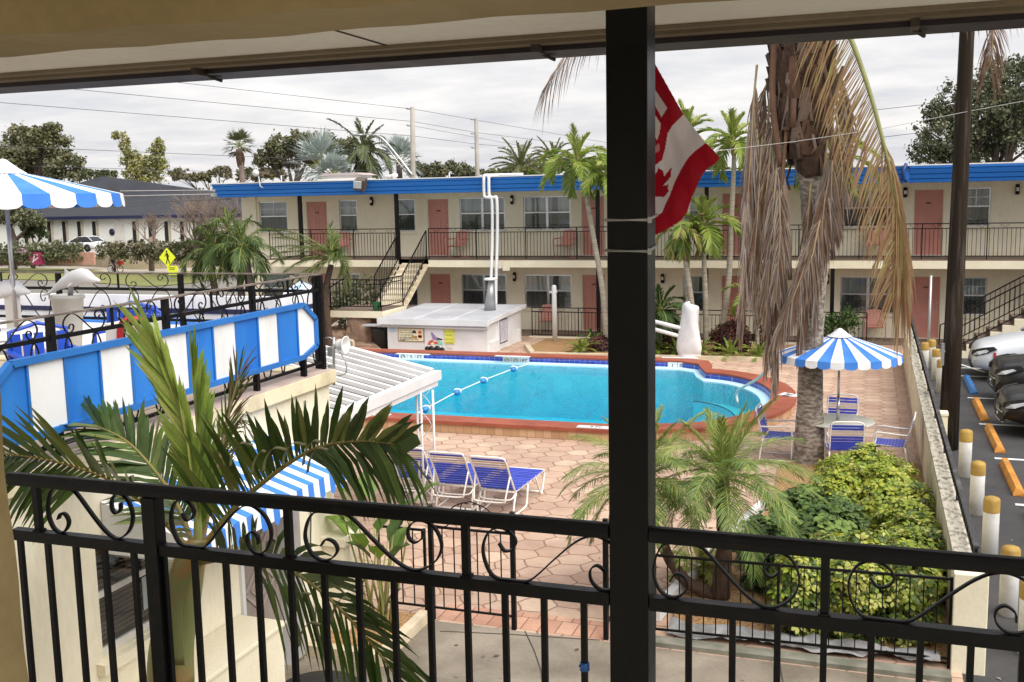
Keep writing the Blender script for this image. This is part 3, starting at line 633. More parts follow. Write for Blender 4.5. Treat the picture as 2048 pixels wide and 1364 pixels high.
# depth and no diving markers
def marker(px,py,nt,word,cols):
    q=V(px,py,FARY-.52-.012); t_=thing('depth_marker',(q.x,q.y,.10),word[1],'pool marker','white tile markers on the pool edge')
    b=MB(); w_=.27
    for i in range(nt): b.box(q.x-nt*w_/2+i*w_+.006,q.x-nt*w_/2+(i+1)*w_-.006,q.y-.012,q.y-.001,.02,.215)
    b.build('tile',WHITE,t_)
    for i,ch in enumerate(word[0]):
        x=q.x-nt*w_/2+(i+.5)*w_
        if ch=='o':
            r=MB(); r.lathe([(.052,0),(.072,0),(.072,-.004),(.052,-.004),(.052,0)],(x,q.y-.013,.118),14,ax='y'); r.beam((x-.045,q.y-.015,.07),(x+.045,q.y-.015,.165),.016,.004); r.build('symbol',cols,t_)
        else: text(ch,.15,BLACKM,t_,(x,q.y-.0135,.118),(1,0,0),(0,0,1))
    return t_
marker(823,719,3,(['o','5','FT'],'white three tile pool marker with black symbols near the shed'),BLACKM)
marker(1032,723,3,(['o','o','FT'],'white pool marker with two yellow no diving rings below the shed corner'),YELLOWP)
marker(1355,733,2,(['1','FT'],'white two tile marker reading 1 FT below the covered pool lift'),BLACKM)
def slab(px0,py0,lbl,w_=1.0,d_=.16,rot=0,txt=None,grp='white pads on the pool coping'):
    q=G(px0,py0,CH+.004); b=MB(); b.box(-w_/2,w_/2,-d_/2,d_/2,.0,.012); o=b.build('coping_marker',WHITE); tag(o,lbl,'pool marker',grp); o.location=q; o.rotation_euler=(0,0,rot)
    if txt:
        tx=text(txt,d_*.62,BLACKM,None,(0,0,.0135),(1,0,0),(0,1,0)); tx.parent=o
    return o
slab(826,708.5,'white pad on the far coping in front of the shed',1.05); slab(1025,713,'white pad on the far coping right of the shed',1.05); slab(1360,716,'white pad on the far coping at the foot of the covered lift',1.0)
slab(1192,855,'white 5 FT marker on the near coping beside the black post',.75,.2,0,'5 FT'); slab(745,829,'white marker on the near coping under the white patio canopy',.8,.2,0,'5 FT')
slab(1579,790,'white no diving square on the round end of the coping',.36,.42,R(70),'NO')
# float rope
rp=thing('float_rope',tuple(G(968,760,.03)),'white pool rope with four blue and white floats across the water','rope')
pts=[G(1090,716,.06),G(1048,731,.05),G(1028,737,.04),G(968,760,.035),G(915,783,.035),G(856,815,.04),(-9.4,19.9,.05)]
m=MB(); m.tube(pts,.016,6); m.build('rope',WHITE,rp)
for px,py in ((1028,738),(968,761),(915,784),(853,818)):
    c=G(px,py,.05); b=MB(); b.lathe([(0,-.15),(.055,-.12),(.08,-.08),(.085,-.02)],c,14,0,ax='y'); b.lathe([(.085,-.02),(.085,.05),(.08,.08),(.055,.12),(0,.15)],c,14,1,ax='y'); b.ball(c+Vector((-.02,-.03,.03)),.07,12,8,1); b.build('float',[M('float_blue',(.02,.22,.55),.4) if 'FLB' not in globals() else FLB,WHITE],rp)
# pool handrail
hr=thing('pool_handrail',tuple(G(1640,870)),'long sloping white handrail leading into the round end of the pool','handrail')
m=MB(); a=G(1475,806,.0); b_=Vector((-.90,20.9,0)); top2=V(1640,730,21.3); top1=V(1552,728,21.9)
m.tube(cat([a,a+Vector((.0,-.02,.28)),a.lerp(top1,.5)+Vector((0,0,.1)),top1,top1.lerp(top2,.5),top2+Vector((-.1,0,.02)),Vector((top2.x,top2.y,1.1)),(top2.x+.02,top2.y-.05,.6),(top2.x+.03,top2.y-.1,0)],4),.03,10); m.build('rail',M('steel_white',(.74,.73,.70),.3),hr)
# ---- covered pool lift
lf=thing('pool_lift',tuple(G(1377,718)),'covered pool lift wrapped in white cloth with two white arms','pool lift')
base=G(1377,718)
m=MB(); N=20; secs=[(0,.35,.25),(.10,.36,.26),(.16,.31,.22),(.22,.37,.27),(.45,.36,.26),(.8,.30,.22),(1.05,.26,.19),(1.3,.24,.17),(1.48,.25,.17),(1.56,.22,.15),(1.6,.02,.02)]
L=[]
for i,(z,a,b_) in enumerate(secs):
    for k in range(N):
        an=2*math.pi*k/N; wob=1+.10*math.sin(3*an+i*.8)+.05*math.sin(7*an+i*1.9)
        L.append((base.x+a*wob*math.cos(an)+.09*z*.4+(.10 if z>1.4 and math.cos(an)<-.3 else 0)*-.2,base.y+b_*wob*math.sin(an),z+(.09 if (z>1.5 and math.cos(an)<-.2) else 0)))
m.add(L,[(i*N+k,i*N+(k+1)%N,(i+1)*N+(k+1)%N,(i+1)*N+k) for i in range(len(secs)-1) for k in range(N)],0,True); o=m.build('cover',M('grey_white_cloth',(.66,.65,.66),.85,(.54,.53,.55),2.5,fine=.06),lf)
sb=o.modifiers.new('s','SUBSURF'); sb.levels=sb.render_levels=1
Yl=base.y-.05
for n_,(p,q) in enumerate(((V(1285,637,Yl),V(1380,661,Yl)),(V(1285,652,Yl),V(1372,676,Yl)))):
    m=MB(); m.tube([p,q],.06,12); m.build('arm',WHITE,lf)
m=MB(); m.tube([V(1292,660,Yl),V(1306,668,Yl),V(1297,682,Yl)],.03,8); m.build('footrest',OFFWHITE,lf)
# ---- outdoor shower post
so_=G(1110,683); sh_=thing('shower_post',tuple(so_),'white outdoor shower post by the motel fence','post')
q=V(1108,570,so_.y); m=MB(); m.tube([so_,(q.x,so_.y,q.z-.06),(q.x,so_.y,q.z)],[.085,.08,.05],12); m.build('post',WHITE,sh_); m=MB(); m.tube([(q.x-.16,so_.y-.02,q.z-.24),(q.x+.1,so_.y-.02,q.z-.24)],.04,8); m.build('shower_head',WHITE,sh_)
# ---- white pool shed
ps=thing('pool_shed',(-12.7,31,0),'low white pool equipment shed with posters and a flat grey roof','shed')
x0,x1,y0,y1=-14.37,-11.02,29.52,32.75
m=MB(); m.prism([(x0,y0,-.02),(x1,y0,-.02),(x1,y0,.86),(x0,y0,.86)],(0,.1,0)); m.prism([(x1-.1,y0+.1,-.02),(x1-.1,y1,-.02),(x1-.1,y1,1.02),(x1-.1,y0+.1,.88)],(.1,0,0)); m.box(x0,x1-.1,y1-.1,y1,-.02,1.0); m.prism([(x0,y0+.1,-.02),(x0,y1-.1,-.02),(x0,y1-.1,1.0),(x0,y0+.1,.88)],(.1,0,0)); m.build('wall',WHITE,ps)
m=MB(); 
def rz(y): return 1.06+(y-29.35)*.032
m.prism([(-14.6,29.35,rz(29.35)-.13),(-14.6,33.0,rz(33)-.10),(-14.6,33.0,rz(33)),(-14.6,29.35,rz(29.35))],(3.66,0,0)); m.build('roof',GREYROOF,ps)
m=MB(); 
for xx in (-13.4,-12.15): m.beam((xx,29.36,rz(29.36)+.006),(xx,32.99,rz(32.99)+.006),.05,.008)
m.build('roof_seam',M('seam_grey',(.70,.71,.73),.5),ps)
m=MB(); m.box(-14.62,-10.92,29.31,29.348,rz(29.35)-.17,rz(29.35)+.012); m.prism([(-10.94+.001,29.35,rz(29.35)-.13),(-10.94+.001,33.02,rz(33.02)-.10),(-10.94+.001,33.02,rz(33.02)+.012),(-10.94+.001,29.35,rz(29.35)+.012)],(.03,0,0)); m.build('roof_trim',WHITE,ps)
m=MB(); m.tube([(-14.5,29.44,.83),(-11.05,29.44,.81),(-10.96,29.46,.90),(-10.95,29.5,1.0)],.045,8); m.box(-14.52,-11.0,29.40,29.50,.855,.9); m.build('gutter',WHITE,ps)
for q in ((-10.95,29.62,30.38,.36),(-10.97,30.382,30.5,1.0),(-10.96,32.4,32.6,.4)): m=MB(); m.box(-11.018,q[0],q[1],q[2],-.01,q[3]); m.build('side_panel',WHITE,ps)
def poster(name,a,b,c,d,mat,par=ps,frame=None):
    q0=V(a,c,29.505); q1=V(b,d,29.505); m=MB()
    if frame: m.box(q0.x-.03,q1.x+.03,29.497,29.509,q1.z-.03,q0.z+.03); o=m.build(name,frame,par); m2=MB(); m2.box(q0.x,q1.x,29.488,29.4965,q1.z,q0.z); m2.build('sheet',mat,o); return o,q0,q1
    m.box(q0.x,q1.x,29.497,29.516,q1.z,q0.z); return m.build(name,mat,par),q0,q1
o,q0,q1=poster('rules_poster',797.5,847,657,682,POSTER_C,frame=M('tan_frame',(.35,.25,.15),.6))
for i,(s_,m_) in enumerate([('NO LIFEGUARD',GREENP),('SWIM AT OWN RISK',GREENP),('SHOWER BEFORE',GREENP),('BATHERS KEEP',BLACKM),('CLEAR',BLACKM)]): text(s_,.062,m_,o,(q0.x+.03,29.486,q0.z-.045-i*.078),(1,0,0),(0,0,1),align='LEFT')
text('NO GLASS IN POOL AREA',.055,BLACKM,o,(q0.x+.03,29.486,q1.z+.045),(1,0,0),(0,0,1),align='LEFT')
m=MB(); cx_=q0.x+(q1.x-q0.x)*.64; m.prism([(cx_+.07*math.cos(R(a)),29.487,q0.z-.13+.09*math.sin(R(a))) for a in range(0,181,20)],(0,-.004,0)); m.build('print',BLACKM,o)
m=MB(); m.box(cx_-.09,cx_+.09,29.483,29.487,q1.z+.08,q1.z+.15); m.build('print',YELLOWP,o)
m=MB(); cx_=q0.x+(q1.x-q0.x)*.87; m.box(cx_-.06,cx_+.06,29.483,29.487,q0.z-.26,q0.z-.18); m.box(cx_-.06,cx_+.06,29.483,29.487,q1.z+.09,q1.z+.17); m.prism([(cx_+.06*math.cos(R(a)),29.487,q0.z-.10+.05*math.sin(R(a))) for a in range(0,360,30)],(0,-.004,0)); m.build('print',REDP,o)
o,q0,q1=poster('skate_poster',849.5,888,657,703,M('poster_white',(.78,.78,.80),.5,fine=.02))
W_=q1.x-q0.x; Hh=q0.z-q1.z
def pp_(u,v,y=29.490): return (q0.x+u*W_,y,q1.z+v*Hh)
def flat(pts,mat,y=29.4955): 
    m=MB(); m.prism([pp_(u,v,y) for u,v in pts],(0,-.004,0)); m.build('print',mat,o)
flat([(.32,.82),(.40,.84),(.55,.70),(.72,.52),(.70,.46),(.50,.50),(.42,.52)],PURPLE); flat([(.60,.62),(.95,.56),(.93,.50),(.70,.52)],BLACKM,29.491)
flat([(.12,.30),(.22,.44),(.40,.52),(.50,.42),(.64,.44),(.72,.36),(.60,.30),(.40,.34),(.25,.28)],REDP,29.490); flat([(.70,.50),(.95,.42),(.96,.26),(.66,.28)],TEAL); flat([(.30,.36),(.44,.40),(.52,.32),(.40,.27)],M('print_pale',(.8,.72,.5),.5),29.4855)
for u,v,r in ((.12,.10,.085),(.34,.10,.10),(.66,.10,.11),(.92,.07,.085)):
    m=MB(); c=pp_(u,v,29.490); m.lathe([(0,-.005),(r,-.005),(r,0)],c,16,ax='y'); m.build('print',BLACKM,o)
o,q0,q1=poster('yellow_poster',889,909,658,688,POSTER_Y)
for i,s_ in enumerate(('ALWAYS','WALK','NO RUN','DIVING')): text(s_,.082,[GREENP,GREENP,YELLOWP,GREENP][i],o,((q0.x+q1.x)/2,29.4965,q0.z-.08-[0,.11,.24,.35][i]),(1,0,0),(0,0,1))
o,q0,q1=poster('notice_sticker',780,789.5,656,663,M('pale_blue_notice',(.45,.60,.72),.5))
o,q0,q1=poster('door_panel',895,905,689,697,OFFWHITE)
m=MB(); m.box(-11.018,-11.004,30.62,31.35,.17,.93); nb=m.build('notice_board',M('board_frame',(.10,.09,.13),.5),ps); m=MB(); m.box(-11.0035,-10.998,30.66,31.31,.21,.89); m.build('notice_sheet',M('notice_paper',(.62,.60,.68),.5,fine=.03),nb)
m=MB()
for i in range(9): m.box(-10.9978,-10.9965,30.70+(.12 if i<2 else 0),31.26-(.12 if i<2 else .05*(i%3)),.84-i*.068,.855-i*.068)
m.build('notice_text',M('grey_print',(.25,.24,.30),.5),nb)
m=MB(); q=V(1000,608,31.6); m.tube([(q.x-.35,31.6,rz(31.6)),(q.x-.28,31.6,rz(31.6)+.95)],[.20,.10],14); m.build('vent_cone',GALV,ps)
m=MB(); m.lathe([(0,.03),(.2,.02),(.24,-.02),(.2,-.05),(0,-.05)],(q.x-.28,31.55,rz(31.6)+1.03),14); m.build('vent_cap',WHITE,ps)
# rubber bin and rocks under the stairs
m=MB(); m.lathe([(0,.02),(.22,.02),(.30,.62),(.31,.66),(.28,.67),(0,.66)],(-14.75,29.9,.0),18); ob=tag(origin(m.build('waste_bin',PLASTICK),(-14.75,29.9,0)),'dark rubber bin between the left stair and the white shed','bin')
m=MB(); m.box(-15.35,-14.45,29.7,30.2,.76,.80); tag(origin(m.build('shelf_board',GREYROOF),(-14.9,29.95,.76)),'grey board lying over the dark bin beside the shed','board')
def rock(c,sx,sy,sz,lbl,seed):
    m=MB(); m.ball((0,0,0),1,14,10); vs=[]
    for v in m.v:
        v=Vector(v); n_=1+.28*mnoise.noise(v*1.6+Vector((seed,0,0)))+.1*mnoise.noise(v*5+Vector((seed,3,0))); q=Vector([max(-.8,min(.8,t_*1.15)) for t_ in v])*n_; vs.append((q.x*sx,q.y*sy,q.z*sz+sz*.8))
    m.v=vs; m.s=[False]*len(m.f); o=m.build('rock',ROCK); o.location=c; tag(o,lbl,'rock','rocks under the left staircase'); return o
rock((-15.75,30.4,0),.55,.45,.62,'tall block shaped rock standing under the left stair landing',1); rock((-16.6,30.4,-.1),.5,.5,.40,'low brown rock under the sloping underside of the left stair',5); rock((-15.3,29.9,-.12),.8,.35,.2,'flat rock ledge at the foot of the dark bin',9)
m=MB(); m.tube(cat([(-16.0,29.2,.02),(-16.0,29.2,.30),(-15.95,29.2,.36),(-15.5,29.2,.36),(-15.42,29.2,.30),(-15.42,29.2,.0)],3),.045,8); tag(origin(m.build('pipe_bend',CURB),(-15.7,29.2,0)),'cream pipe bent like a staple beside the rocks','pipe')
m=MB(); m.tube([(-17.5,29.05,.10),(-14.4,29.05,.10)],.07,10); tag(origin(m.build('ground_pipe',CURB),(-16,29.05,.05)),'long cream pipe lying along the far coping left of the shed','pipe')
# ---- left staircase
st=thing('staircase',(-15.5,31.5,0),'cream outdoor staircase with a landing left of the white shed','stairs')
CT=M('stair_tread',(.66,.57,.42),.8,(.56,.48,.34),2)
m=MB(); nr=8; zl=1.22; ry=(2.64-zl)/nr; ru=(YS-31.75)/nr
prof=[(YS,2.64)]; 
for i in range(nr): prof+=[(YS-(i)*ru,2.64-(i+1)*ry),(YS-(i+1)*ru,2.64-(i+1)*ry)]
side=prof+[(31.75,zl-.18),(YS,2.40)]
for xa,xb in ((-15.92,-15.80),(-14.90,-14.78)): m.prism([(xa,y,z) for y,z in side],(xb-xa,0,0))
m.prism([(-15.80,y,z-.005) for y,z in prof]+[(-15.80,31.75,zl-.06),(-15.80,YS,2.50)],(.90,0,0)); m.build('upper_flight',CT,st)
m=MB(); m.box(-16.6,-14.72,29.95,31.74,zl-.22,zl-.004); m.build('landing',CREAM2,st); m=MB(); m.box(-16.58,-14.74,29.97,31.72,zl-.004,zl+.012); m.build('landing_floor',BROWN,st)
m=MB(); nr2=7; r2=zl/nr2; u2=.29; pr=[(-16.6,zl)]
for i in range(nr2): pr+=[(-16.6-i*u2,zl-(i+1)*r2),(-16.6-(i+1)*u2,zl-(i+1)*r2)]
m.prism([(x,29.95,z) for x,z in pr]+[(-16.6-nr2*u2-.0,29.95,-.05),(-16.6-nr2*u2+.35,29.95,-.05),(-16.6,29.95,zl-.22)],(0,1.2,0)); m.build('lower_flight',CT,st)
m=MB(); m.box(-14.95,-14.74,30.1,30.3,0,zl-.22); m.build('landing_pier',CREAM2,st)
def slope_rail(a,b,h,nb,name='stair_railing'):
    a=Vector(a);b=Vector(b); r=MB(); up=Vector((0,0,1))
    r.beam(a+up*h,b+up*h,.035); r.beam(a+up*.14,b+up*.14,.028)
    if abs(a.z-b.z)<.01: r.beam(a+up*(h-.14),b+up*(h-.14),.028)
    for i in range(nb+1):
        p=a.lerp(b,i/nb); w_=.016 if 0<i<nb else .035; r.beam(p+up*(.14 if 0<i<nb else 0),p+up*h,w_)
    return r.build(name,IRON,st)
slope_rail((-15.86,YS,2.64),(-15.86,31.75,zl),1.0,16); slope_rail((-14.84,YS,2.64),(-14.84,31.75,zl),1.0,16)
slope_rail((-14.84,31.75,zl),(-14.80,30.0,zl),1.0,11); slope_rail((-14.80,30.0,zl),(-16.6,30.0,zl),1.0,15)
slope_rail((-16.6,30.0,zl),(-18.6,30.0,.05),1.0,15); slope_rail((-16.6,31.1,zl),(-18.6,31.1,.05),1.0,15)
m=MB(); m.lathe([(0,0),(.10,0),(.14,.26),(.15,.27),(.13,.25),(0,.22)],(-15.0,30.08,zl+.013),12); tag(origin(m.build('plant_pot',M('green_plastic',(.02,.16,.05),.4)),(-15,30.08,zl)),'small green pot on the stair landing','pot')
# ---- right staircase
rs=thing('staircase',(3.6,32.2,0),'cream outdoor staircase with black railing rising to the right behind the parked cars','stairs')
m=MB(); X0=2.28; ru=.30; rr=2.64/14; pr=[(X0,-.02)]
for i in range(14): pr+=[(X0+i*ru,(i+1)*rr),(X0+(i+1)*ru,(i+1)*rr)]
m.prism([(x,31.65,z) for x,z in pr]+[(X0+14*ru,31.65,2.35),(X0+.45,31.65,-.02)],(0,.14,0)); m.prism([(x,32.9,z) for x,z in pr]+[(X0+14*ru,32.9,2.35),(X0+.45,32.9,-.02)],(0,.14,0)); m.build('stringer',CREAM2,rs)
m=MB(); m.prism([(x,31.79,z+.012) for x,z in pr[1:]]+[(X0+14*ru,31.79,2.38),(X0+.4,31.79,.05)],(0,1.11,0)); m.build('steps',BROWN,rs)
ost=st; st=rs
slope_rail((X0-.15,31.72,.05),(X0+13.8*ru,31.72,2.60),1.0,34); slope_rail((X0-.15,32.97,.05),(X0+13.8*ru,32.97,2.60),1.0,34)
m=MB(); m.beam((X0-.15,31.72,.72),(X0+13.8*ru,31.72,3.27),.03); m.tube([(X0-.15,31.72,1.04),(X0-.4,31.72,.92),(X0-.42,31.72,.35),(X0-.15,31.72,.30)],.02,6); m.build('stair_railing',IRON,rs)
# ---- planting bed kerb along the motel
m=MB(); a=[(-10.35,31.3),(-9.6,29.6),(-6.0,29.75),(-2.2,30.0)]
for p,q in zip(a,a[1:]): m.beam((p[0],p[1],.05),(q[0],q[1],.05),.16,.13)
bk=tag(origin(m.build('bed_kerb',CURB),(-6,29.7,0)),'pale block kerb edging the far planting bed behind the pool','kerb')
sheet('bed_mulch',[(-10.3,31.3),(-9.55,29.68),(-6.0,29.82),(-2.2,30.07),(-.2,30.3),(-.2,33.3),(-10.3,33.3)],MULCH,(),.012)
# ---- sun loungers (built at the origin: head end at y=0 leaning back, foot towards +y)
def make_lounger():
    o=thing('sun_lounger',(0,0,0),'x','lounger','blue strap loungers on the patio')
    w_=.28; zs=.36; f=MB(); r=.016
    for sx in (-1,1):
        x=sx*w_
        f.tube(cat([(x,-.02,zs),(x,.5,zs),(x,1.20,zs),(x,1.30,zs-.005),(x,1.33,zs-.06),(x,1.24,zs-.26),(x,1.20,.03)],3),r,7)
        f.tube(cat([(x,1.20,.03),(x,1.14,.02),(x,1.0,.22),(x,.92,zs-.02)],3),r,7)
        f.tube(cat([(x*1.02,.02,zs-.02),(x*1.04,-.08,.20),(x*1.05,-.12,.03),(x*1.05,.02,.015),(x*1.05,.35,.015),(x*1.05,.45,.06),(x,.55,zs-.03)],3),r,7)
    f.tube([(-w_,1.30,zs-.005),(w_,1.30,zs-.005)],r,7); f.tube([(-w_,-.02,zs),(w_,-.02,zs)],r,7); f.tube([(-w_*1.05,-.12,.03),(w_*1.05,-.12,.03)],r,7); f.tube([(-w_,1.20,.03),(w_,1.20,.03)],r,7)
    f.build('frame',FRAMEW,o,False)
    m=MB(); n=20
    for i in range(n):
        y=.03+i*1.22/n; z=zs+.012+.006*math.sin(i*2.1); m.box(-w_-.018,w_+.018,y,y+1.22/n-.008,z,z+.008)
    m.build('seat_straps',STRAPB,o,False)
    m=MB(); m.box(-w_-.018,w_+.018,1.255,1.295,zs+.012,zs+.022); m.build('foot_strap',WHITE,o,False)
    # backrest
    a=R(124); d=Vector((0,math.cos(a),math.sin(a))); nn=Vector((0,-d.z,d.y)); LB=.74
    def bp(x,t,off=0): return Vector((x,0,zs))+d*t+nn*off
    b=MB(); b.tube(cat([bp(-w_,0),bp(-w_,.4),bp(-w_,LB-.06),bp(-w_+.05,LB),bp(0,LB+.005),bp(w_-.05,LB),bp(w_,LB-.06),bp(w_,.4),bp(w_,0)],4),r,7); bf=b.build('back_frame',FRAMEW,o,False)
    m=MB(); g=MB()
    for i in range(13):
        t_=.03+i*.052; mb_=g if 9<=i<12 else m
        p0=bp(-w_-.018,t_,-.014); p1=bp(w_+.018,t_,-.014); mb_.beam(p0+d*.02,p1+d*.02,.034,.010,up=tuple(nn))
    g2=MB()
    m.build('back_straps',STRAPB,o,False); g.build('head_straps',STRAPG,o,False)
    s=MB(); s.tube(cat([bp(-w_+.0,.36),(-w_+.03,-.34,.33),(-w_+.06,-.33,.28),(0,-.33,.27),(w_-.06,-.33,.28),(w_-.03,-.34,.33),bp(w_,.36)],3),r*.85,6); s.tube(cat([(-w_,.0,.33),(-w_+.04,-.10,.26),(0,-.12,.25),(w_-.04,-.10,.26),(w_,0,.33)],3),r*.8,6); s.build('back_stay',FRAMEW,o,False)
    return o
LG=make_lounger(); LG['label']='blue and white strap lounger nearest the black post, its foot end clear of the others'; LG.location=(-5.28,14.45,0); LG.rotation_euler=(0,0,R(-2))
dup(LG,(-6.0,14.55,0),R(1),'blue and white strap lounger in the middle of the row of three'); dup(LG,(-6.75,14.7,0),R(4),'blue and white strap lounger half hidden by the palm frond and canopy post')
# ---- patio table with striped umbrella and four chairs
TC=Vector((-.50,19.0,0))
tb=thing('patio_table',tuple(TC),'round pale patio table under the striped umbrella','table')
m=MB(); m.lathe([(0,.70),(.60,.70),(.63,.712),(.63,.726),(.60,.735),(0,.735)],TC,36); m.build('tabletop',TABLETOP,tb)
for k in range(4):
    a=R(45+90*k); m=MB(); m.tube([TC+Vector((.45*math.cos(a),.45*math.sin(a),.70)),TC+Vector((.48*math.cos(a),.48*math.sin(a),.3)),TC+Vector((.42*math.cos(a),.42*math.sin(a),0))],.02,8); m.build('leg',FRAMEW,tb)
def umbrella(loc,zr,zp,rad,pole0,label,n=24,grp='blue and white striped umbrellas'):
    u=thing('umbrella',loc,label,'umbrella',grp); x,y,_=loc
    A=MB();Bm=MB(); val=.13
    for k in range(n):
        mb=A if k%2 else Bm
        a0=2*math.pi*k/n; a1=2*math.pi*(k+1)/n
        rr=[.05,.3,.62,1.0]; zz=[zp-.10,zp-.10-(zp-.10-zr)*.25,zp-.10-(zp-.10-zr)*.58,zr]
        ring=[]; S=3
        for r_,z_ in zip(rr,zz):
            for s_ in range(S+1):
                a=a0+(a1-a0)*s_/S; ring.append((x+rad*r_*math.cos(a),y+rad*r_*math.sin(a),z_-(.012*math.sin(math.pi*s_/S) if r_<1 else 0)))
        mb.add(ring,[(i*(S+1)+s_,(i+1)*(S+1)+s_,(i+1)*(S+1)+s_+1,i*(S+1)+s_+1) for i in range(3) for s_ in range(S)],0,True)
        L=[];Sv=6
        for s_ in range(Sv+1):
            a=a0+(a1-a0)*s_/Sv; q=s_/Sv; dz=val*(.72+.28*math.sqrt(max(0,1-(2*q-1)**2)))
            L+=[(x+rad*math.cos(a),y+rad*math.sin(a),zr-.0),(x+rad*1.012*math.cos(a),y+rad*1.012*math.sin(a),zr-dz)]
        mb.add(L,[(2*i,2*i+1,2*i+3,2*i+2) for i in range(Sv)],0,True)
    c=Bm.build('canopy',WHITEFAB,u); A.build('canopy_stripes',BLUEFAB,c)
    m=MB(); m.lathe([(.20*rad,zp-.135),(.13*rad,zp-.085),(.05,zp-.015),(.03,zp),(0,zp+.01)],(x,y,0),20); m.build('top_cap',WHITEFAB,u)
    m=MB(); m.tube([(x,y,pole0),(x,y,pole0+.42)],.030,12); m.tube([(x,y,pole0+.42),(x,y,zp-.05)],.021,12); m.build('pole',ALU,u)
    m=MB()
    for k in range(8):
        a=2*math.pi*k/8; m.beam((x+.03*math.cos(a),y+.03*math.sin(a),zp-.13),(x+rad*.98*math.cos(a),y+rad*.98*math.sin(a),zr-.02),.012)
    m.build('ribs',ALU,u); return u
q=V(1676,655,19.0); zr=V(1676,716,19-1.0).z
umbrella((TC.x,TC.y,.735),1.93,2.37,1.04,.735,'blue and white striped umbrella open over the patio table',n=30)
def make_chair():
    o=thing('patio_chair',(0,0,0),'x','chair','blue strap patio chairs round the table'); w_=.27; r=.014; f=MB()
    a=R(105); d=Vector((0,math.cos(a),math.sin(a)))
    B0=Vector((0,-.24,.40))
    def bp(x,t): return B0+Vector((x,0,0))+d*t
    for s in (-1,1):
        f.tube(cat([(s*w_,.26,.01),(s*w_,.27,.40),(s*w_,.25,.60),(s*w_,.18,.64),(s*w_,-.10,.62),bp(s*w_,.22)],3),r,7)
        f.tube(cat([(s*w_,.26,.01),(s*w_,.1,.01),(s*w_,-.24,.01),(s*w_,-.30,.03),(s*w_,-.24,.40)],3),r,7)
        f.tube([(s*w_,.25,.42),(s*w_,-.24,.40)],r,7)
    f.tube(cat([bp(-w_,0),bp(-w_,.4),bp(-w_+.04,.54),bp(0,.555),bp(w_-.04,.54),bp(w_,.4),bp(w_,0)],4),r,7); f.tube([(-w_,.25,.42),(w_,.25,.42)],r,7)
    f.build('frame',FRAMEW,o,False)
    m=MB()
    for i in range(9): m.box(-w_-.016,w_+.016,-.22+i*.052,-.22+i*.052+.045,.412,.421)
    m.build('seat_straps',STRAPB,o,False)
    m=MB(); g=MB()
    for i in range(9): (g if i in(5,6) else m).beam(bp(-w_-.016,.05+i*.052)+d*.01,bp(w_+.016,.05+i*.052)+d*.01,.042,.009,up=tuple(d.cross(Vector((1,0,0)))))
    m.build('back_straps',STRAPB,o,False); g.build('back_band',STRAPG,o,False); return o
PC=make_chair()
def pc(o,ang,dist,label,first=False,turn=0):
    a=R(ang); loc=(TC.x+dist*math.cos(a),TC.y+dist*math.sin(a),0); rz=a+math.pi/2+R(turn)
    if first: o.location=loc; o.rotation_euler=(0,0,rz); o['label']=label; return o
    return dup(o,loc,rz,label)
pc(PC,88,1.0,'blue and white strap chair on the far side of the patio table',True)
pc(PC,-80,.72,'blue strap chair on the near side of the patio table behind the coconut trunk')
pc(PC,-10,.90,'blue and white strap chair right of the patio table, back to the cream wall',turn=6)
pc(PC,183,1.0,'blue and white strap chair left of the coconut trunk, showing its blue seat',turn=-8)
# ---- white aluminium patio canopy
cp=thing('patio_canopy',(-6.46,14.42,0),'white ribbed aluminium patio canopy on a lattice post beside the pool','canopy')
XA,XB,ZA,ZB,YA,YB=-8.3,-6.45,2.42,2.02,10.6,15.05
def cz(x): return ZA+(x-XA)/(XB-XA)*(ZB-ZA)
m=MB(); n=15; yy=(YB-YA)/n
for i in range(n):
    y=YA+i*yy
    m.add([(XA,y+.02,cz(XA)-.02),(XB-.1,y+.02,cz(XB-.1)-.02),(XB-.1,y+yy-.05,cz(XB-.1)-.02),(XA,y+yy-.05,cz(XA)-.02)],[(0,1,2,3)],1)
    m.prism([(XA,y+yy-.05,cz(XA)-.03),(XA,y+yy+.02,cz(XA)-.03),(XA,y+yy+.02,cz(XA)+.035),(XA,y+yy-.05,cz(XA)+.035)],(XB-.1-XA,0,cz(XB-.1)-cz(XA)),0)
m.build('roof_panel',[WHITE,CANPAN],cp)
m=MB(); m.box(XB-.10,XB+.03,YA-.02,YB+.03,ZB-.10,ZB+.045); m.box(XB-.06,XB-.0,YA+.05,YB-.05,ZB-.19,ZB-.103); m.prism([(XA,YB-.03,cz(XA)-.06),(XA,YB+.03,cz(XA)-.06),(XA,YB+.03,cz(XA)+.05),(XA,YB-.03,cz(XA)+.05)],(XB-.1-XA,0,cz(XB-.1)-cz(XA))); m.prism([(XA,YA-.03,cz(XA)-.06),(XA,YA+.019,cz(XA)-.06),(XA,YA+.019,cz(XA)+.05),(XA,YA-.03,cz(XA)+.05)],(XB-.1-XA,0,cz(XB-.1)-cz(XA))); m.build('gutter_frame',WHITE,cp)
pb=Vector((-6.46,14.42,0)); m=MB()
for dx,dy in ((-.13,.06),(.0,-.08),(.14,.06)): m.tube([pb+Vector((dx,dy,0)),pb+Vector((dx,dy,1.86))],.019,8)
m.build('post',WHITE,cp)
m=MB()
for k in range(6):
    for sg in (-1,1):
        L=[pb+Vector((sg*.10*math.cos(math.pi*(t_/8))*(1 if k%2 else -1),.06-.0*t_,.10+k*.30+t_*.3/8)) for t_ in range(9)]; m.tube(L,.006,5)
m.build('lattice',WHITE,cp)
for q in ((-6.46,10.9),):
    m=MB(); m.tube([(q[0],q[1],0),(q[0],q[1],1.85)],.03,8); m.build('post',WHITE,cp)
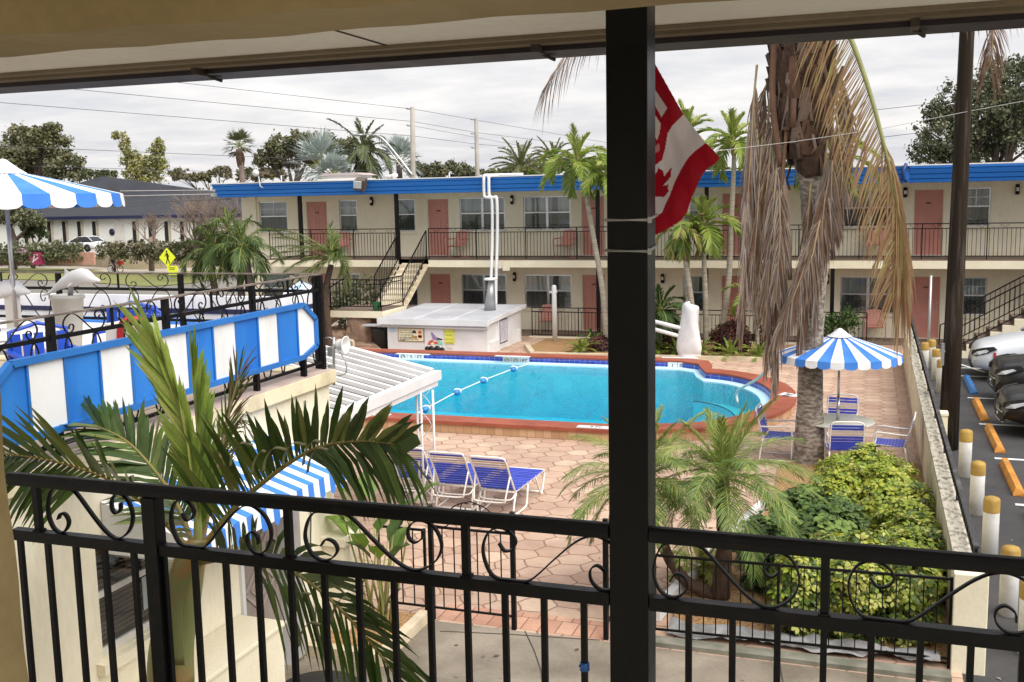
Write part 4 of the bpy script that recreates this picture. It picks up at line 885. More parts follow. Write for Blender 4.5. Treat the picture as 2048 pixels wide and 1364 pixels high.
hb=tag(origin(MB().ball((-6.62,14.5,.13),.11,12,8,sc=(1,.5,1)).build('hose_reel',OFFWHITE),(-6.62,14.5,0)),'small round white object hung at the foot of the canopy post','reel')
# ---- pink metal chairs on the walkways
def make_pink():
    o=thing('lawn_chair',(0,0,0),'x','chair','pink metal lawn chairs on the walkways'); PK=SALMON
    m=MB(); m.prism([(-.25,-.17,.42),(.25,-.17,.42),(.25,.27,.44),(-.25,.27,.44)],(0,0,.02)); m.build('seat',PK,o,False)
    m=MB(); 
    for i in range(5): x=-.25+i*.10; m.prism([(x+.004,.25,.46),(x+.096,.25,.46),(x+.096,.40,.92+.03*(1-abs(i-2)/2)),(x+.004,.40,.92+.03*(1-abs(i-2)/2))],(0,.015,0))
    m.build('backrest',PK,o,False)
    for s in (-1,1):
        m=MB(); m.tube(cat([(s*.30,.34,.66),(s*.31,.1,.66),(s*.31,-.18,.64),(s*.31,-.22,.58),(s*.31,-.18,.3),(s*.31,-.12,.03),(s*.31,.05,.012),(s*.31,.35,.012)],3),.017,7); m.beam((s*.31,-.15,.665),(s*.31,.2,.675),.05,.015); m.build('arm',PK,o,False)
    m=MB(); m.tube([(-.31,-.1,.40),(.31,-.1,.40)],.014,6); m.tube([(-.31,.34,.66),(.31,.34,.66)],.012,6); m.build('stretcher',PK,o,False); return o
PKC=make_pink(); pl_=[(683,495,Z2,'between the leftmost upper door and its window, behind the railing'),(912,495,Z2,'under the upper window right of the stair top'),(1128,495,Z2,'under the upper window left of the black post'),(1755,493,Z2,'on the upper walkway behind the yellow frond'),(1097,640,0,'on the ground floor behind the white shower post'),(1750,655,0,'on the ground floor right of the dark bush')]
for i,(px,py,z,s_) in enumerate(pl_):
    p=V(px,py,34.75); loc=(p.x,34.75,z+.03 if z==0 else z)
    lb='pink metal lawn chair '+s_
    if i==0: PKC.location=loc; PKC['label']=lb; PKC.rotation_euler=(0,0,R(14))
    else: dup(PKC,loc,R([14,-16,-14,6,12,3][i]),lb)
# ---- our own balcony: post, railing, roof, wall
RY=2.75; FLZ=2.79
pst=thing('balcony_post',(-.617,RY,FLZ),'thick square black post in front of the camera','post')
m=MB(); m.box(-.672,-.562,RY-.02,RY+.09,FLZ,5.29); m.build('shaft',BLACKPAINT,pst,bevel=.004)
m=MB(); m.box(-.69,-.545,RY-.04,RY+.11,FLZ,FLZ+.02); m.build('base_plate',BLACKPAINT,pst)
def tie(px,py,px2,py2,lbl):
    a=V(px,py,RY-.024); z=a.z; z2=V(px2,py2,RY-.024).z; m=MB()
    m.tube([(-.675,RY-.024,z),(-.559,RY-.024,z2),(-.559,RY+.094,z2+.01),(-.675,RY+.094,z)],.0045,6,closed=True); m.box(-.56,-.552,RY-.028,RY-.012,z2-.008,z2+.008)
    tag(origin(m.build('cable_tie',M('tie_grey',(.45,.45,.44),.5)),(-.617,RY,z)),lbl,'cable tie','grey cable ties round the black post')
tie(1213,440,1298,440,'upper grey cable tie round the thick black post'); tie(1222,501,1298,503,'lower grey cable tie round the thick black post')
A_=[(.19,.30),(.22,.44),(.265,.40),(.285,.24),(.25,.06),(.19,.0),(.13,.12),(.098,.42),(.115,.75),(.16,.97),(.24,1.0),(.34,.99),(.40,.85),(.5,.5),(.6,.18),(.68,.02),(.75,.02),(.83,.2),(.87,.5),(.85,.8),(.80,.97),(.74,.99),(.695,.85),(.69,.65),(.725,.55),(.765,.65),(.77,.8)]
def rail_section(x0,x1,cells,posts,big,spc,xphase,label):
    o=thing('balcony_railing',((x0+x1)/2,RY,FLZ),label,'railing','black iron balcony railings')
    ZT,ZM=3.868,3.668
    prof=[(-.024,-.018),(-.026,0),(-.020,.012),(-.010,.019),(.0,.021),(.010,.019),(.020,.012),(.026,0),(.024,-.018),(.012,-.018),(.012,-.024),(-.012,-.024),(-.012,-.018)]
    m=MB(); m.prism([(x0,RY+dy,ZT+dz-.02) for dy,dz in prof],(x1-x0,0,0)); m.build('top_rail',IRON,o,bevel=.0015)
    m=MB(); m.box(x0,x1,RY-.019,RY+.019,ZM-.038,ZM); m.build('mid_rail',IRON,o,bevel=.002)
    m=MB(); m.box(x0,x1,RY-.015,RY+.015,FLZ+.08,FLZ+.11); m.build('bottom_rail',IRON,o)
    x=xphase
    while x<x1-.02:
        if x>x0+.02 and all(abs(x-p)>.02 for p in big):
            m=MB(); m.box(x-.0085,x+.0085,RY-.0085,RY+.0085,FLZ+.10,ZM-.036); m.build('baluster',IRON,o)
        x+=spc
    for p in posts:
        m=MB(); m.box(p-.011,p+.011,RY-.011,RY+.011,ZM-.002,ZT-.042); m.box(p-.016,p+.016,RY-.016,RY+.016,ZM+.0005,ZM+.006); m.build('short_post',IRON,o)
    for p in big:
        m=MB(); m.box(p-.026,p+.026,RY-.026,RY+.026,FLZ,ZT-.042); m.build('newel_post',IRON,o,bevel=.002)
    for (a,b,k) in cells:
        L=cat([(a+(b-a)*u,RY,ZM+.002+(ZT-.044-ZM)*(v if k=='A' else 1-v)) for u,v in A_],5); m=MB(); m.ribbon(L,(0,.0095,0),.0042); m.build('scroll',IRON,o)
    return o
XS=[-2.69,-2.213,-1.705,-1.109,-.672]; sp=(XS[3]-XS[2])/5
rl_=rail_section(-2.80,-.674,[(-2.69,-2.235,'A'),(-2.19,-1.705,'B'),(-1.705,-1.109,'A'),(-1.109,-.672+.11,'B')],[-2.69,-1.705,-1.109],[-2.213],sp,XS[2]-12*sp,'black iron balcony railing with scrolls left of the thick black post')
rail_section(-.560,1.4,[(-.60,-.095,'A'),(-.095,.50,'B'),(.50,1.1,'A')],[-.095,.50,1.1],[],sp,-.095-4*sp,'black iron balcony railing with scrolls right of the thick black post')
zt=thing('blue_tape',tuple(V(1155,1332,RY)),'scrap of blue tape wound round one baluster left of the post','tape'); c=V(1153,1330,RY)
bx=min([-.095-4*sp-i*sp for i in range(12)]+[XS[2]+i*sp for i in range(9)],key=lambda q:abs(q-c.x))
m=MB(); m.tube([(bx,RY,c.z-.012),(bx,RY,c.z+.012)],.0145,8); m.tube([(bx-.013,RY-.014,c.z+.006),(bx+.014,RY-.014,c.z+.002)],.004,6); m.build('wrap',M('blue_tape_mat',(.03,.12,.40),.4),zt)
# roof overhang above, gutter, beam, wall edge, floor
rf=thing('balcony_roof',(-.6,2.2,5.28),'pale painted soffit and dark gutter edge of the balcony roof overhead','roof')
m=MB(); zs=lambda y: 5.262+(y-2.75)*.0
m.box(-6,5,.6,3.40,5.285,5.34); m.build('soffit',SOFFIT,rf)
m=MB(); 
for x,y0,y1 in ((-1.55,1.7,3.38),(1.2,1.7,3.38)): m.box(x-.004,x+.004,y0,y1,5.282,5.2845)
m.build('joint',BARKD,rf)
m=MB(); m.box(-6,5,3.30,3.36,5.262,5.2845); m.box(-6,5,3.25,3.285,5.272,5.2845); m.build('eave_trim',M('trim_tan',(.22,.17,.11),.7),rf)
m=MB(); m.prism([(-6,3.36,5.245),(-6,3.47,5.235),(-6,3.50,5.36),(-6,3.36,5.36)],(11,0,0)); 
m.build('gutter',DRIP,rf)
for x in (-2.35,-1.05,.1,.75):
    m=MB(); m.box(x-.012,x+.012,3.31,3.43,5.238,5.262); m.tube([(x,3.40,5.24),(x+.03,3.44,5.226)],.006,6); m.build('gutter_bracket',GUTTER,rf)
m=MB(); m.box(-6,5,.6,3.5,5.37,5.5); m.build('roof_deck',BROWN,rf)
bm_=thing('roof_beam',(-.6,1.55,5.07),'peeling tan plaster beam across the top of the view','beam')
m=MB(); n=60; L=[]
for i in range(n+1):
    x=-3.2+4.6*i/n; e=.003*math.sin(i*1.7)+.0025*math.sin(i*.61)
    L+=[(x,1.46,5.6),(x,1.46,5.064+e),(x,1.66,5.066+e*.5),(x,1.66,5.6)]
m.add(L,[(4*i+k,4*i+4+k,4*i+5+k,4*i+1+k) for i in range(n) for k in range(3)]); m.build('beam',BEAM,bm_)
lw=thing('corner_wall',(-1.6,1.5,FLZ),'shaded tan wall corner at the far left edge of the view','wall')
m=MB(); L=[]; n=40; wa,wb=V(10,900,1.55),V(57,1364,1.55); wlx=lambda z: wa.x+(wb.x-wa.x)*(z-wa.z)/(wb.z-wa.z)
for i in range(n+1):
    z=FLZ-.2+(5.5-FLZ+.2)*i/n; e=.004*math.sin(i*1.3)+.003*math.sin(i*.5)
    L+=[(-2.6,1.42,z),(wlx(z)+e-.006,1.42,z),(wlx(z)+e,1.55,z),(-2.6,1.55,z)]
m.add(L,[(4*i+k,4*i+k+1,4*i+5+k,4*i+4+k) for i in range(n) for k in range(3)]); m.build('plaster',BEAM,lw)
m=MB(); m.box(-6,6,-1.5,RY+.12,FLZ-.18,FLZ); fl_=struct('balcony_floor',m,M('pale_walkway_paint',(.58,.55,.48),.7,(.48,.45,.38),2))
bw=thing('back_wall',(0,-1.4,FLZ),'cream wall of the motel walkway behind the camera','wall'); m=MB(); m.box(-7,7,-1.5,-1.4,-.1,5.4); m.build('plaster',CREAM,bw)
# ---- flag hanging from the post
fg=thing('flag',tuple(V(1300,300,3.0)),'red and white maple leaf and stars and stripes flag hanging beside the thick post','flag')
def s3(L): return [(1050+x/2.9014,60+y/2.9014) for x,y in L]
OUT=s3([(722,140),(760,205),(830,330),(920,490),(985,575),(1050,655),(1100,705),(1131,742),(1105,775),(1060,800),(1030,840),(1010,880),(965,980),(940,1060),(905,1105),(850,1140),(795,1172),(740,1197),(716,1190),(600,1170),(600,140)])
W1=s3([(600,270),(725,300),(780,385),(826,452),(792,506),(755,440),(720,372),(600,330)]); W2=s3([(600,420),(722,452),(760,500),(788,545),(780,600),(766,640),(740,590),(718,560),(600,560)])
BACKLIT_=s3([(600,735),(720,700),(778,655),(782,700),(720,738),(600,770)])  # light coming through the red cloth, painted as a pinkish patch
W3=s3([(600,830),(718,812),(795,755),(815,680),(828,600),(855,555),(920,490),(985,575),(1050,655),(990,700),(945,745),(905,810),(870,880),(840,960),(815,1010),(795,1060),(770,1076),(745,1062),(716,1054),(600,1040)])
LF=s3([(600,850),(715,850),(733,822),(748,838),(760,832),(775,800),(800,816),(808,848),(851,795),(845,852),(800,905),(834,897),(828,915),(834,937),(806,970),(740,964),(736,978),(720,930),(600,930)])
BL_=s3([(600,140),(722,140),(752,190),(735,260),(722,300),(600,320)])
def inside(p,poly):
    x,y=p; c=False; j=len(poly)-1
    for i in range(len(poly)):
        if (poly[i][1]>y)!=(poly[j][1]>y) and x<(poly[j][0]-poly[i][0])*(y-poly[i][1])/(poly[j][1]-poly[i][1])+poly[i][0]: c=not c
        j=i
    return c
fm=[LEAF('flag_red',(.42,.008,.022),(.34,.005,.016),.75,4,.5,.06),LEAF('flag_white',(.80,.74,.72),(.70,.64,.62),.8,4,.5,.05),LEAF('flag_blue',(.04,.05,.24),(.03,.04,.2),.75,4,.4,.06),LEAF('flag_backlit',(.6,.26,.26),(.55,.22,.22),.75,4,.5,.06)]
m=MB(); x0,y0,x1,y1=1257,106,1441,474; FXN,FYN=130,260; idx={}
def fv(i,j):
    if (i,j) not in idx:
        px=x0+(x1-x0)*i/FXN; py=y0+(y1-y0)*j/FYN
        fold=.022*math.sin((px+py*.55)*.055)+.012*math.sin((px*1.3-py*.4)*.09)
        q=V(px,py,2.98+fold); idx[(i,j)]=len(m.v); m.v.append(tuple(q))
    return idx[(i,j)]
for i in range(FXN):
    for j in range(FYN):
        p=(x0+(x1-x0)*(i+.5)/FXN,y0+(y1-y0)*(j+.5)/FYN)
        if not inside(p,OUT): continue
        k=0
        if inside(p,W1) or inside(p,W2): k=1
        elif inside(p,LF): k=0
        elif inside(p,W3): k=1
        elif inside(p,BACKLIT_): k=3
        elif inside(p,BL_): k=2
        m.f.append((fv(i,j),fv(i+1,j),fv(i+1,j+1),fv(i,j+1))); m.m.append(k); m.s.append(True)
m.build('cloth',fm,fg)
m=MB(); a=V(1255,60,2.97); b=V(1258,500,2.93); m.tube([a,b],.010,8); m.build('staff',OFFWHITE,fg)
# ---- low office building with roof terrace on the left
ob=thing('office_building',(-5.6,8,0),'cream low building under the roof terrace at the left, with window and grey door','building')
XF=-5.6
wy0,wy1,wz0,wz1=6.26,7.16,1.26,2.2; dy0,dy1=8.12,8.98
m=MB()
for y0,y1,z0,z1 in ((-2,wy0,-.05,2.80),(wy0,wy1,-.05,wz0),(wy0,wy1,wz1,2.80),(wy1,dy0,-.05,2.80),(dy0,dy1,2.02,2.80),(dy1,9.98,-.05,2.80)):
    m.add([(XF,y0,z0),(XF,y1,z0),(XF,y1,z1),(XF,y0,z1)],[(0,1,2,3)])
for y0,y1,z0,z1 in ((wy0,wy1,wz0,wz1),(dy0,dy1,-.05,2.02)):
    d=XF-.12; m.add([(XF,y0,z0),(XF,y1,z0),(XF,y1,z1),(XF,y0,z1),(d,y0,z0),(d,y1,z0),(d,y1,z1),(d,y0,z1)],[(0,1,5,4),(1,2,6,5),(2,3,7,6),(3,0,4,7)])
m.box(-16,XF,9.98,10.0,-.05,2.80); m.build('wall',CREAM,ob)
m=MB(); m.box(-7,-6.6,5.8,9.6,0,2.5); m.build('room_interior',DARK,ob)
m=MB(); m.prism([(XF-.3,-2,2.78),(XF+.05,-2,2.78),(XF+.07,-2,2.80),(XF+.07,-2,2.935),(XF-.25,-2,2.955),(XF-.3,-2,2.955)],(0,12.05,0)); m.box(-16,XF-.301,9.75,10.05,2.78,2.95); m.build('parapet',PARAPET,ob)
m=MB(); m.box(-16,XF-.25,-2,9.74,2.80,2.93); m.build('terrace_floor',TERFLOOR,ob)
m=MB(); m.prism([(XF-.28,-2,2.957),(XF+.055,-2,2.937),(XF+.055,-2,2.942),(XF-.28,-2,2.962)],(0,12.03,0)); m.build('parapet_top',M('pinkish_coping',(.50,.41,.36),.85,(.36,.27,.24),3,bump=.3,bsc=30),ob)
# window
m=MB(); x=XF-.05
for y0,y1,z0,z1 in ((wy0,wy0+.05,wz0,wz1),(wy1-.05,wy1,wz0,wz1),(wy0+.05,wy1-.05,wz0,wz0+.05),(wy0+.05,wy1-.05,wz1-.05,wz1),(wy0+.05,wy1-.05,1.72,1.77)): m.box(x-.04,x,y0+.001,y1-.001,z0,z1)
wn=m.build('window',OFFWHITE,ob); m=MB(); m.add([(x-.02,wy0+.05,wz0+.05),(x-.02,wy1-.05,wz0+.05),(x-.02,wy1-.05,wz1-.05),(x-.02,wy0+.05,wz1-.05)],[(0,1,2,3)]); m.build('pane',GLASS,wn)
m=MB()
for i in range(22): m.box(x-.13,x-.10,wy0+.06,wy1-.06,wz0+.06+i*.04,wz0+.075+i*.04)
m.build('blind',BROWN,wn)
m=MB(); m.box(x-.017,x-.012,6.84,7.06,1.42,1.70); m.build('notice',M('pale_notice',(.40,.46,.44),.6),wn)
m=MB(); m.box(XF+.002,XF+.08,wy0-.08,wy1+.08,wz0-.10,wz0-.012); m.build('window_sill',CREAM2,ob)
# door with diamond mouldings
m=MB(); x=XF-.07; m.box(x-.04,x,dy0+.05,dy1-.05,.02,1.98); dr=m.build('door',M('taupe_door',(.30,.245,.215),.55),ob)
m=MB(); cy=(dy0+dy1)/2
for cz_ in (.42,1.0,1.58):
    for s1,s2 in ((1,1),(1,-1),(-1,1),(-1,-1)):
        m.beam((x+.008,cy+s1*.26,cz_),(x+.008,cy,cz_+s2*.25),.03,.014,up=(1,0,0)); m.beam((x+.006,cy+s1*.15,cz_),(x+.006,cy,cz_+s2*.14),.02,.012,up=(1,0,0))
m.build('moulding',M('taupe_trim',(.38,.31,.28),.55),dr)
m=MB(); m.ball((x+.05,dy1-.12,1.0),.03,8,6); m.build('handle',ALU,dr)
m=MB(); m.box(XF-.1,XF+.03,dy0,dy0+.05,0,2.02); m.box(XF-.1,XF+.03,dy1-.05,dy1,0,2.02); m.box(XF-.1,XF+.03,dy0+.05,dy1-.05,1.98,2.02); m.build('door_frame',WHITE,ob)
m=MB(); m.box(XF+.03,XF+.07,dy1+.01,dy1+.16,.05,2.05); m.build('shutter',M('grey_shutter',(.36,.34,.33),.6),ob)
m=MB(); m.box(XF+.002,XF+.25,9.70,10.04,-.05,1.05); m.box(XF+.002,XF+.29,9.66,10.08,1.05,1.14); m.build('pilaster',CREAM,ob)
m=MB(); m.tube(cat([(XF+.02,9.45,2.7),(XF+.02,9.46,1.6),(XF+.03,9.40,1.1),(XF+.02,9.47,.7),(XF+.03,9.42,.1)],5),.008,6); m.build('cable',WIRE,ob)
# electrical cabinet box under the window
cb=thing('storage_box',(-5.33,6.9,0),'large cream storage box with a flat lid under the office window','box')
m=MB(); m.box(XF+.02,-5.10,5.3,8.04,0,.86); m.build('body',CREAM2,cb,bevel=.006); m=MB(); m.box(XF+.012,-5.075,5.28,8.07,.862,.90); m.build('lid',CREAM2,cb,bevel=.006)
mt_=thing('door_mat',(-5.15,8.5,0),'round black rubber mat on the concrete in front of the grey door','mat'); m=MB(); m.lathe([(0,0),(.42,0),(.42,.02),(.36,.022),(0,.016)],(-5.02,8.5,.004),28)
m.build('mat',PLASTICK,mt_); m=MB()
for i in range(5): m.lathe([(.05+.06*i,.0),(.07+.06*i,.012),(.09+.06*i,0)],(-5.02,8.5,.02),24)
m.build('tread',BLACKM,mt_)
# striped awning over window and door
aw=thing('awning',(-5.2,7.6,2.1),'blue and white striped fabric awning over the grey door and window','awning')
Y0,Y1=6.35,8.80; n=25; st_=(Y1-Y0)/n; A=MB();B=MB()
xf,xb_,zt_,zb_=-4.75,XF+.01,2.235,2.50
for i in range(n):
    mb=A if i%2 else B; w0=Y0+i*st_; w1=w0+st_; 
    if i%2==0: w1=w0+st_*1.0
    mb.add([(xb_,w0,zb_),(xf,w0,zt_),(xf,w1,zt_),(xb_,w1,zb_)],[(0,1,2,3)])
    L=[];S=5
    for s_ in range(S+1):
        q=s_/S; dz=.15+.045*math.sqrt(max(0,1-(2*q-1)**2)) if i%2 else .15
        L+=[(xf,w0+(w1-w0)*q,zt_),(xf+.012,w0+(w1-w0)*q,zt_-dz)]
    mb.add(L,[(2*s_,2*s_+1,2*s_+3,2*s_+2) for s_ in range(S)])
for y in (Y0,Y1): B.add([(xb_,y,zb_),(xf,y,zt_),(xf,y,zt_-.15),(xb_,y,zt_-.15)],[(0,1,2,3)])
c=B.build('canopy',WHITEFAB,aw); A.build('stripe_panels',BLUEFAB,c); m=MB(); m.tube([(xf-.02,Y0,zt_-.14),(xf-.02,Y1,zt_-.14)],.014,6); m.tube([(xb_,Y0+.01,zt_-.16),(xf-.02,Y0+.01,zt_-.14)],.014,6); m.tube([(xb_,Y1-.01,zt_-.16),(xf-.02,Y1-.01,zt_-.14)],.014,6); m.build('frame',ALU,aw)
# terrace railing with scrolls
def iron_run(o,p,q,zt,zm,zb,bays,name='rail'):
    p=Vector((p[0],p[1],0));q=Vector((q[0],q[1],0)); up=Vector((0,0,1)); d=(q-p).normalized(); L_=(q-p).length; nrm=Vector((-d.y,d.x,0))
    m=MB(); m.beam(p+up*zt,q+up*zt,.05,.014); m.build('top_rail',M_RUST,o); m=MB(); m.beam(p+up*zm,q+up*zm,.028,.032); m.build('mid_rail',IRON,o); m=MB(); m.beam(p+up*zb,q+up*zb,.028,.03); m.build('mid_rail',IRON,o)
    for i in range(bays+1):
        a=p.lerp(q,i/bays); m=MB(); m.beam(a+up*2.93,a+up*(zt-.008),.05); m.build('post',IRON,o)
    for i in range(bays):
        a=p.lerp(q,i/bays); w_=L_/bays; mid=a+d*(w_*.5); m=MB(); m.beam(mid+up*zm,mid+up*zt,.018)
        for h0,h1,fl in ((zm+.016,zt-.01,0),(zb+.016,zm-.018,1)):
            for k in range(2):
                c0=w_*(.04+.48*k); cw=w_*.44
                for u_ in (0,):
                    P=[a+d*(c0+cw*(u if (k+fl)%2 else 1-u))+up*(h0+(h1-h0)*(v if (k+i)%2 else 1-v)*1.0) for u,v in A_]
                    m.ribbon(cat(P,3),nrm*.007,.005)
        m.build('scroll_panel',IRON,o)
M_RUST=M('worn_rail_top',(.22,.17,.14),.6,(.05,.04,.035),6,thr=(.35,.7))
tr_=thing('terrace_railing',(-5.62,10,2.93),'black scrolled iron railing round the roof terrace behind the striped sign','railing')
iron_run(tr_,(-5.64,3.4),(-5.64,9.97),3.985,3.82,3.03,5)
iron_run(tr_,(-12.6,9.97),(-5.70,9.97),3.985,3.80,3.45,4)
# striped sign board hung on the railing
sb_=thing('sign_board',(-5.56,7.5,3.2),'long octagonal blue and white striped board hung on the terrace railing','sign')
YA,YB,ZA,ZB=5.33,9.70,3.165,3.705; c=.17
out=[(YA,ZA+c),(YA+c*1.2,ZA),(YB-c*1.6,ZA),(YB,ZA+c*.5),(YB,ZB-c),(YB-c*1.4,ZB),(YA+c*1.3,ZB),(YA,ZB-c)]
def clip(poly,y0,y1):
    for lim,sg in ((y0,1),(y1,-1)):
        o2=[]
        for i in range(len(poly)):
            a,b=poly[i],poly[(i+1)%len(poly)]; ia=(a[0]-lim)*sg>=0; ib=(b[0]-lim)*sg>=0
            if ia: o2.append(a)
            if ia!=ib: t_=(lim-a[0])/(b[0]-a[0]); o2.append((lim,a[1]+t_*(b[1]-a[1])))
        poly=o2
    return poly
D=MB(); ns=12; SIGNB=M('sign_blue',(.010,.14,.52),.5,(.022,.19,.58),3,stretch=(1,1,.3),fine=.08); SIGNW=M('sign_white',(.74,.74,.74),.55,(.56,.55,.52),3,thr=(.5,.8),stretch=(1,1,.25),fine=.06)
xs_=-5.565
for i in range(ns):
    y0=YA+(YB-YA)*i/ns; y1=YA+(YB-YA)*(i+1)/ns; P=clip(out,y0+.012,y1-.012)
    A=MB(); A.prism([(xs_-.012,y,z) for y,z in P],(.008,0,0)); A.build('panel',SIGNW if i%2 else SIGNB,sb_)
    D.box(xs_-.014,xs_+.010,y0-.010,y0+.010,ZA+.03,ZB-.03) if 0<i else None
n=len(out)
for i in range(n):
    a,b2=out[i],out[(i+1)%n]; D.beam((xs_,a[0],a[1]),(xs_,b2[0],b2[1]),.05,.05)
D.build('frame',M('sign_frame_blue',(.02,.16,.50),.45),sb_)
for y in (6.6,8.2,9.5): m=MB(); m.box(-5.64,-5.58,y-.02,y+.02,2.95,3.2); m.build('bracket',IRON,sb_)
# striped umbrella on the terrace
uq=V(5,318,8.0)
umbrella((uq.x,8.0,2.93),4.88,5.22,1.06,2.93,'blue and white striped umbrella standing on the roof terrace at the far left',n=28)
# terrace furniture and ornaments
def dolphin(loc,s,rz,label):
    o=thing('dolphin_sculpture',loc,label,'sculpture','white dolphin sculptures on the terrace'); mb=MB(); N=14
    sp=[(-.5,.02,-.22,.03),(-.38,.08,-.14,.075),(-.22,.15,-.04,.125),(0,.19,.05,.175),(.18,.20,.09,.185),(.32,.17,.08,.16),(.40,.13,.05,.12),(.46,.085,.02,.075),(.55,.04,-.005,.035),(.58,.01,-.01,.01)]
    L=[]
    for x,w_,zc,h in sp:
        for k in range(N):
            a=2*math.pi*k/N; L.append((x*s,w_*s*math.cos(a),(zc+h*math.sin(a))*s))
    mb.add(L,[(i*N+k,(i+1)*N+k,(i+1)*N+(k+1)%N,i*N+(k+1)%N) for i in range(len(sp)-1) for k in range(N)],0,True)
    mb.prism([(-.02*s,0,.14*s),(-.16*s,0,.27*s),(-.17*s,0,.06*s)],(0,.02*s,0))
    for sg in (-1,1): mb.prism([(.1*s,sg*.12*s,0),(-.02*s,sg*.26*s,-.1*s),(0,sg*.12*s,-.03*s)],(0,0,.02*s))
    mb.prism([(-.48*s,-.16*s,-.24*s),(-.62*s,-.14*s,-.30*s),(-.62*s,.14*s,-.30*s),(-.48*s,.16*s,-.24*s),(-.44*s,0,-.2*s)],(0,0,.03*s))
    b=mb.build('body',M('white_resin',(.80,.80,.80),.5,fine=.02),o,False); o.rotation_euler=(0,0,rz); return o
q=V(146,562,9.3)
d1=dolphin(tuple(q),.52,R(20),'white dolphin sculpture leaping over a pale urn on the terrace'); 
q2=V(0,585,8.0); d2=dolphin(tuple(q2+Vector((.02,0,0))),.48,R(25),'white dolphin sculpture on a white post at the left edge, cut by the frame')
ur=thing('urn',(-8.48,9.35,2.93),'pale grey urn under the white dolphin on the terrace','urn'); m=MB(); m.lathe([(0,0),(.10,0),(.12,.04),(.10,.10),(.14,.5),(.17,.80),(.19,.82),(.19,.85),(.16,.86),(.1,.8)],(-8.48,9.35,2.93),18); m.build('body',M('urn_grey',(.55,.54,.50),.6),ur)
m=MB(); m.tube([(-8.42,9.33,3.75),(-8.36,9.3,3.93)],.03,8); m.build('support',GALV,ur)
wp=thing('white_post',(-7.97,8.05,2.93),'white square post carrying the left dolphin on the terrace','post'); m=MB(); m.box(-8.02,-7.92,8.0,8.1,2.93,3.93); m.box(-8.04,-7.9,7.98,8.12,2.93,3.02); m.build('shaft',OFFWHITE,wp)
def blue_chair(loc,rz,label,first=None):
    if first: return dup(first,loc,rz,label)
    o=thing('plastic_chair',loc,label,'chair','blue plastic chairs on the terrace'); o.rotation_euler=(0,0,rz); m=MB(); m.box(-.24,.24,-.22,.22,.40,.43); m.build('seat',BLUEPL,o,False)
    m=MB()
    for i in range(5): m.box(-.22+i*.092,-.22+i*.092+.07,.20,.23,.44,.78)
    m.tube([(-.24,.22,.44),(-.23,.23,.80),(0,.24,.86),(.23,.23,.80),(.24,.22,.44)],.02,6); m.build('backrest',BLUEPL,o,False)
    for sx in (-1,1):
        for sy in (-1,1): m=MB(); m.beam((sx*.21,sy*.19,.40),(sx*.24,sy*.22,0),.035); m.build('leg',BLUEPL,o,False)
        m=MB(); m.beam((sx*.25,-.2,.62),(sx*.25,.22,.64),.05,.02); m.beam((sx*.25,-.2,.62),(sx*.24,-.2,.42),.03); m.build('arm',BLUEPL,o,False)
    return o
f=blue_chair((-6.5,6.9,2.93),R(60),'blue plastic chair on the terrace just behind the left end of the striped sign'); blue_chair((-6.75,8.2,2.93),R(-20),'blue plastic chair on the terrace right of the white box',f); blue_chair((-7.2,8.9,2.93),R(-150),'blue plastic chair farthest back on the terrace, facing the others',f); blue_chair((-7.3,6.6,2.93),R(120),'blue plastic chair on the terrace beside the round white table',f)
wtb=thing('terrace_table',(-7.3,7.25,2.93),'round white table on the terrace at the far left','table'); m=MB(); m.lathe([(0,.68),(.42,.68),(.44,.70),(.42,.72),(0,.72)],(-7.35,7.35,2.93),22); m.build('tabletop',WHITE,wtb); m=MB(); m.lathe([(.22,0),(.2,.03),(.04,.06),(.035,.68)],(-7.35,7.35,2.93),14); m.build('pedestal',WHITE,wtb)
bx=thing('equipment_box',(-6.3,7.75,2.93),'white box with a red strap on the terrace behind the striped sign','box'); m=MB(); m.box(-6.5,-6.15,7.6,7.95,2.93,3.72); m.build('case',OFFWHITE,bx,bevel=.01); m=MB(); m.tube(cat([(-6.33,7.585,3.45),(-6.30,7.57,3.70),(-6.2,7.6,3.76),(-6.12,7.7,3.70),(-6.13,7.75,3.4)],4),.03,8); m.build('strap',RED,bx)
rd=thing('red_lantern',(-6.9,8.6,3.6),'small red and white lantern hung on the terrace railing','lantern'); q=V(149,618,9.8); m=MB(); m.lathe([(0,-.1),(.035,-.09),(.045,0),(.035,.06),(0,.07)],q,10); m.build('body',RED,rd); m=MB(); m.lathe([(.03,.06),(.04,.07),(.04,.12),(0,.13)],q,10); m.build('cap',WHITE,rd)
# white roofs beyond the terrace
wr=thing('porte_cochere',(-10.5,13,0),'long white flat roofed carport with a navy stripe beyond the terrace railing','carport')
m=MB(); m.box(-17,-8.05,13.0,14.0,3.0,3.16); m.build('roof',OFFWHITE,wr)
m=MB(); m.box(-17,-8.05,12.9,12.999,2.85,3.42); m.box(-8.049,-7.96,12.9,14.1,2.85,3.42); m.build('fascia',M('carport_white',(.74,.75,.80),.5,fine=.03),wr)
m=MB(); m.box(-17,-7.96,12.885,12.899,3.165,3.235); m.box(-7.959,-7.95,12.9,14.1,3.165,3.235); m.build('stripe',NAVY,wr)
for x in (-8.2,-12,-16): 
    m=MB(); m.box(x-.08,x+.08,13.1,13.26,-.45,2.99); m.build('post',WHITE,wr)
wr2=thing('sloping_canopy',(-9.9,11.3,0),'pale sloping canopy with a bright blue edge between the terrace and the carport','canopy')
m=MB(); m.prism([(-13.5,10.2,2.98),(-13.5,12.4,3.02),(-13.5,12.4,3.06),(-13.5,10.2,3.02)],(4.4,0,0)); m.build('roof',OFFWHITE,wr2); m=MB(); m.box(-11.2,-9.06,12.41,12.5,2.96,3.14); m.build('edge',BLUEFAB,wr2)
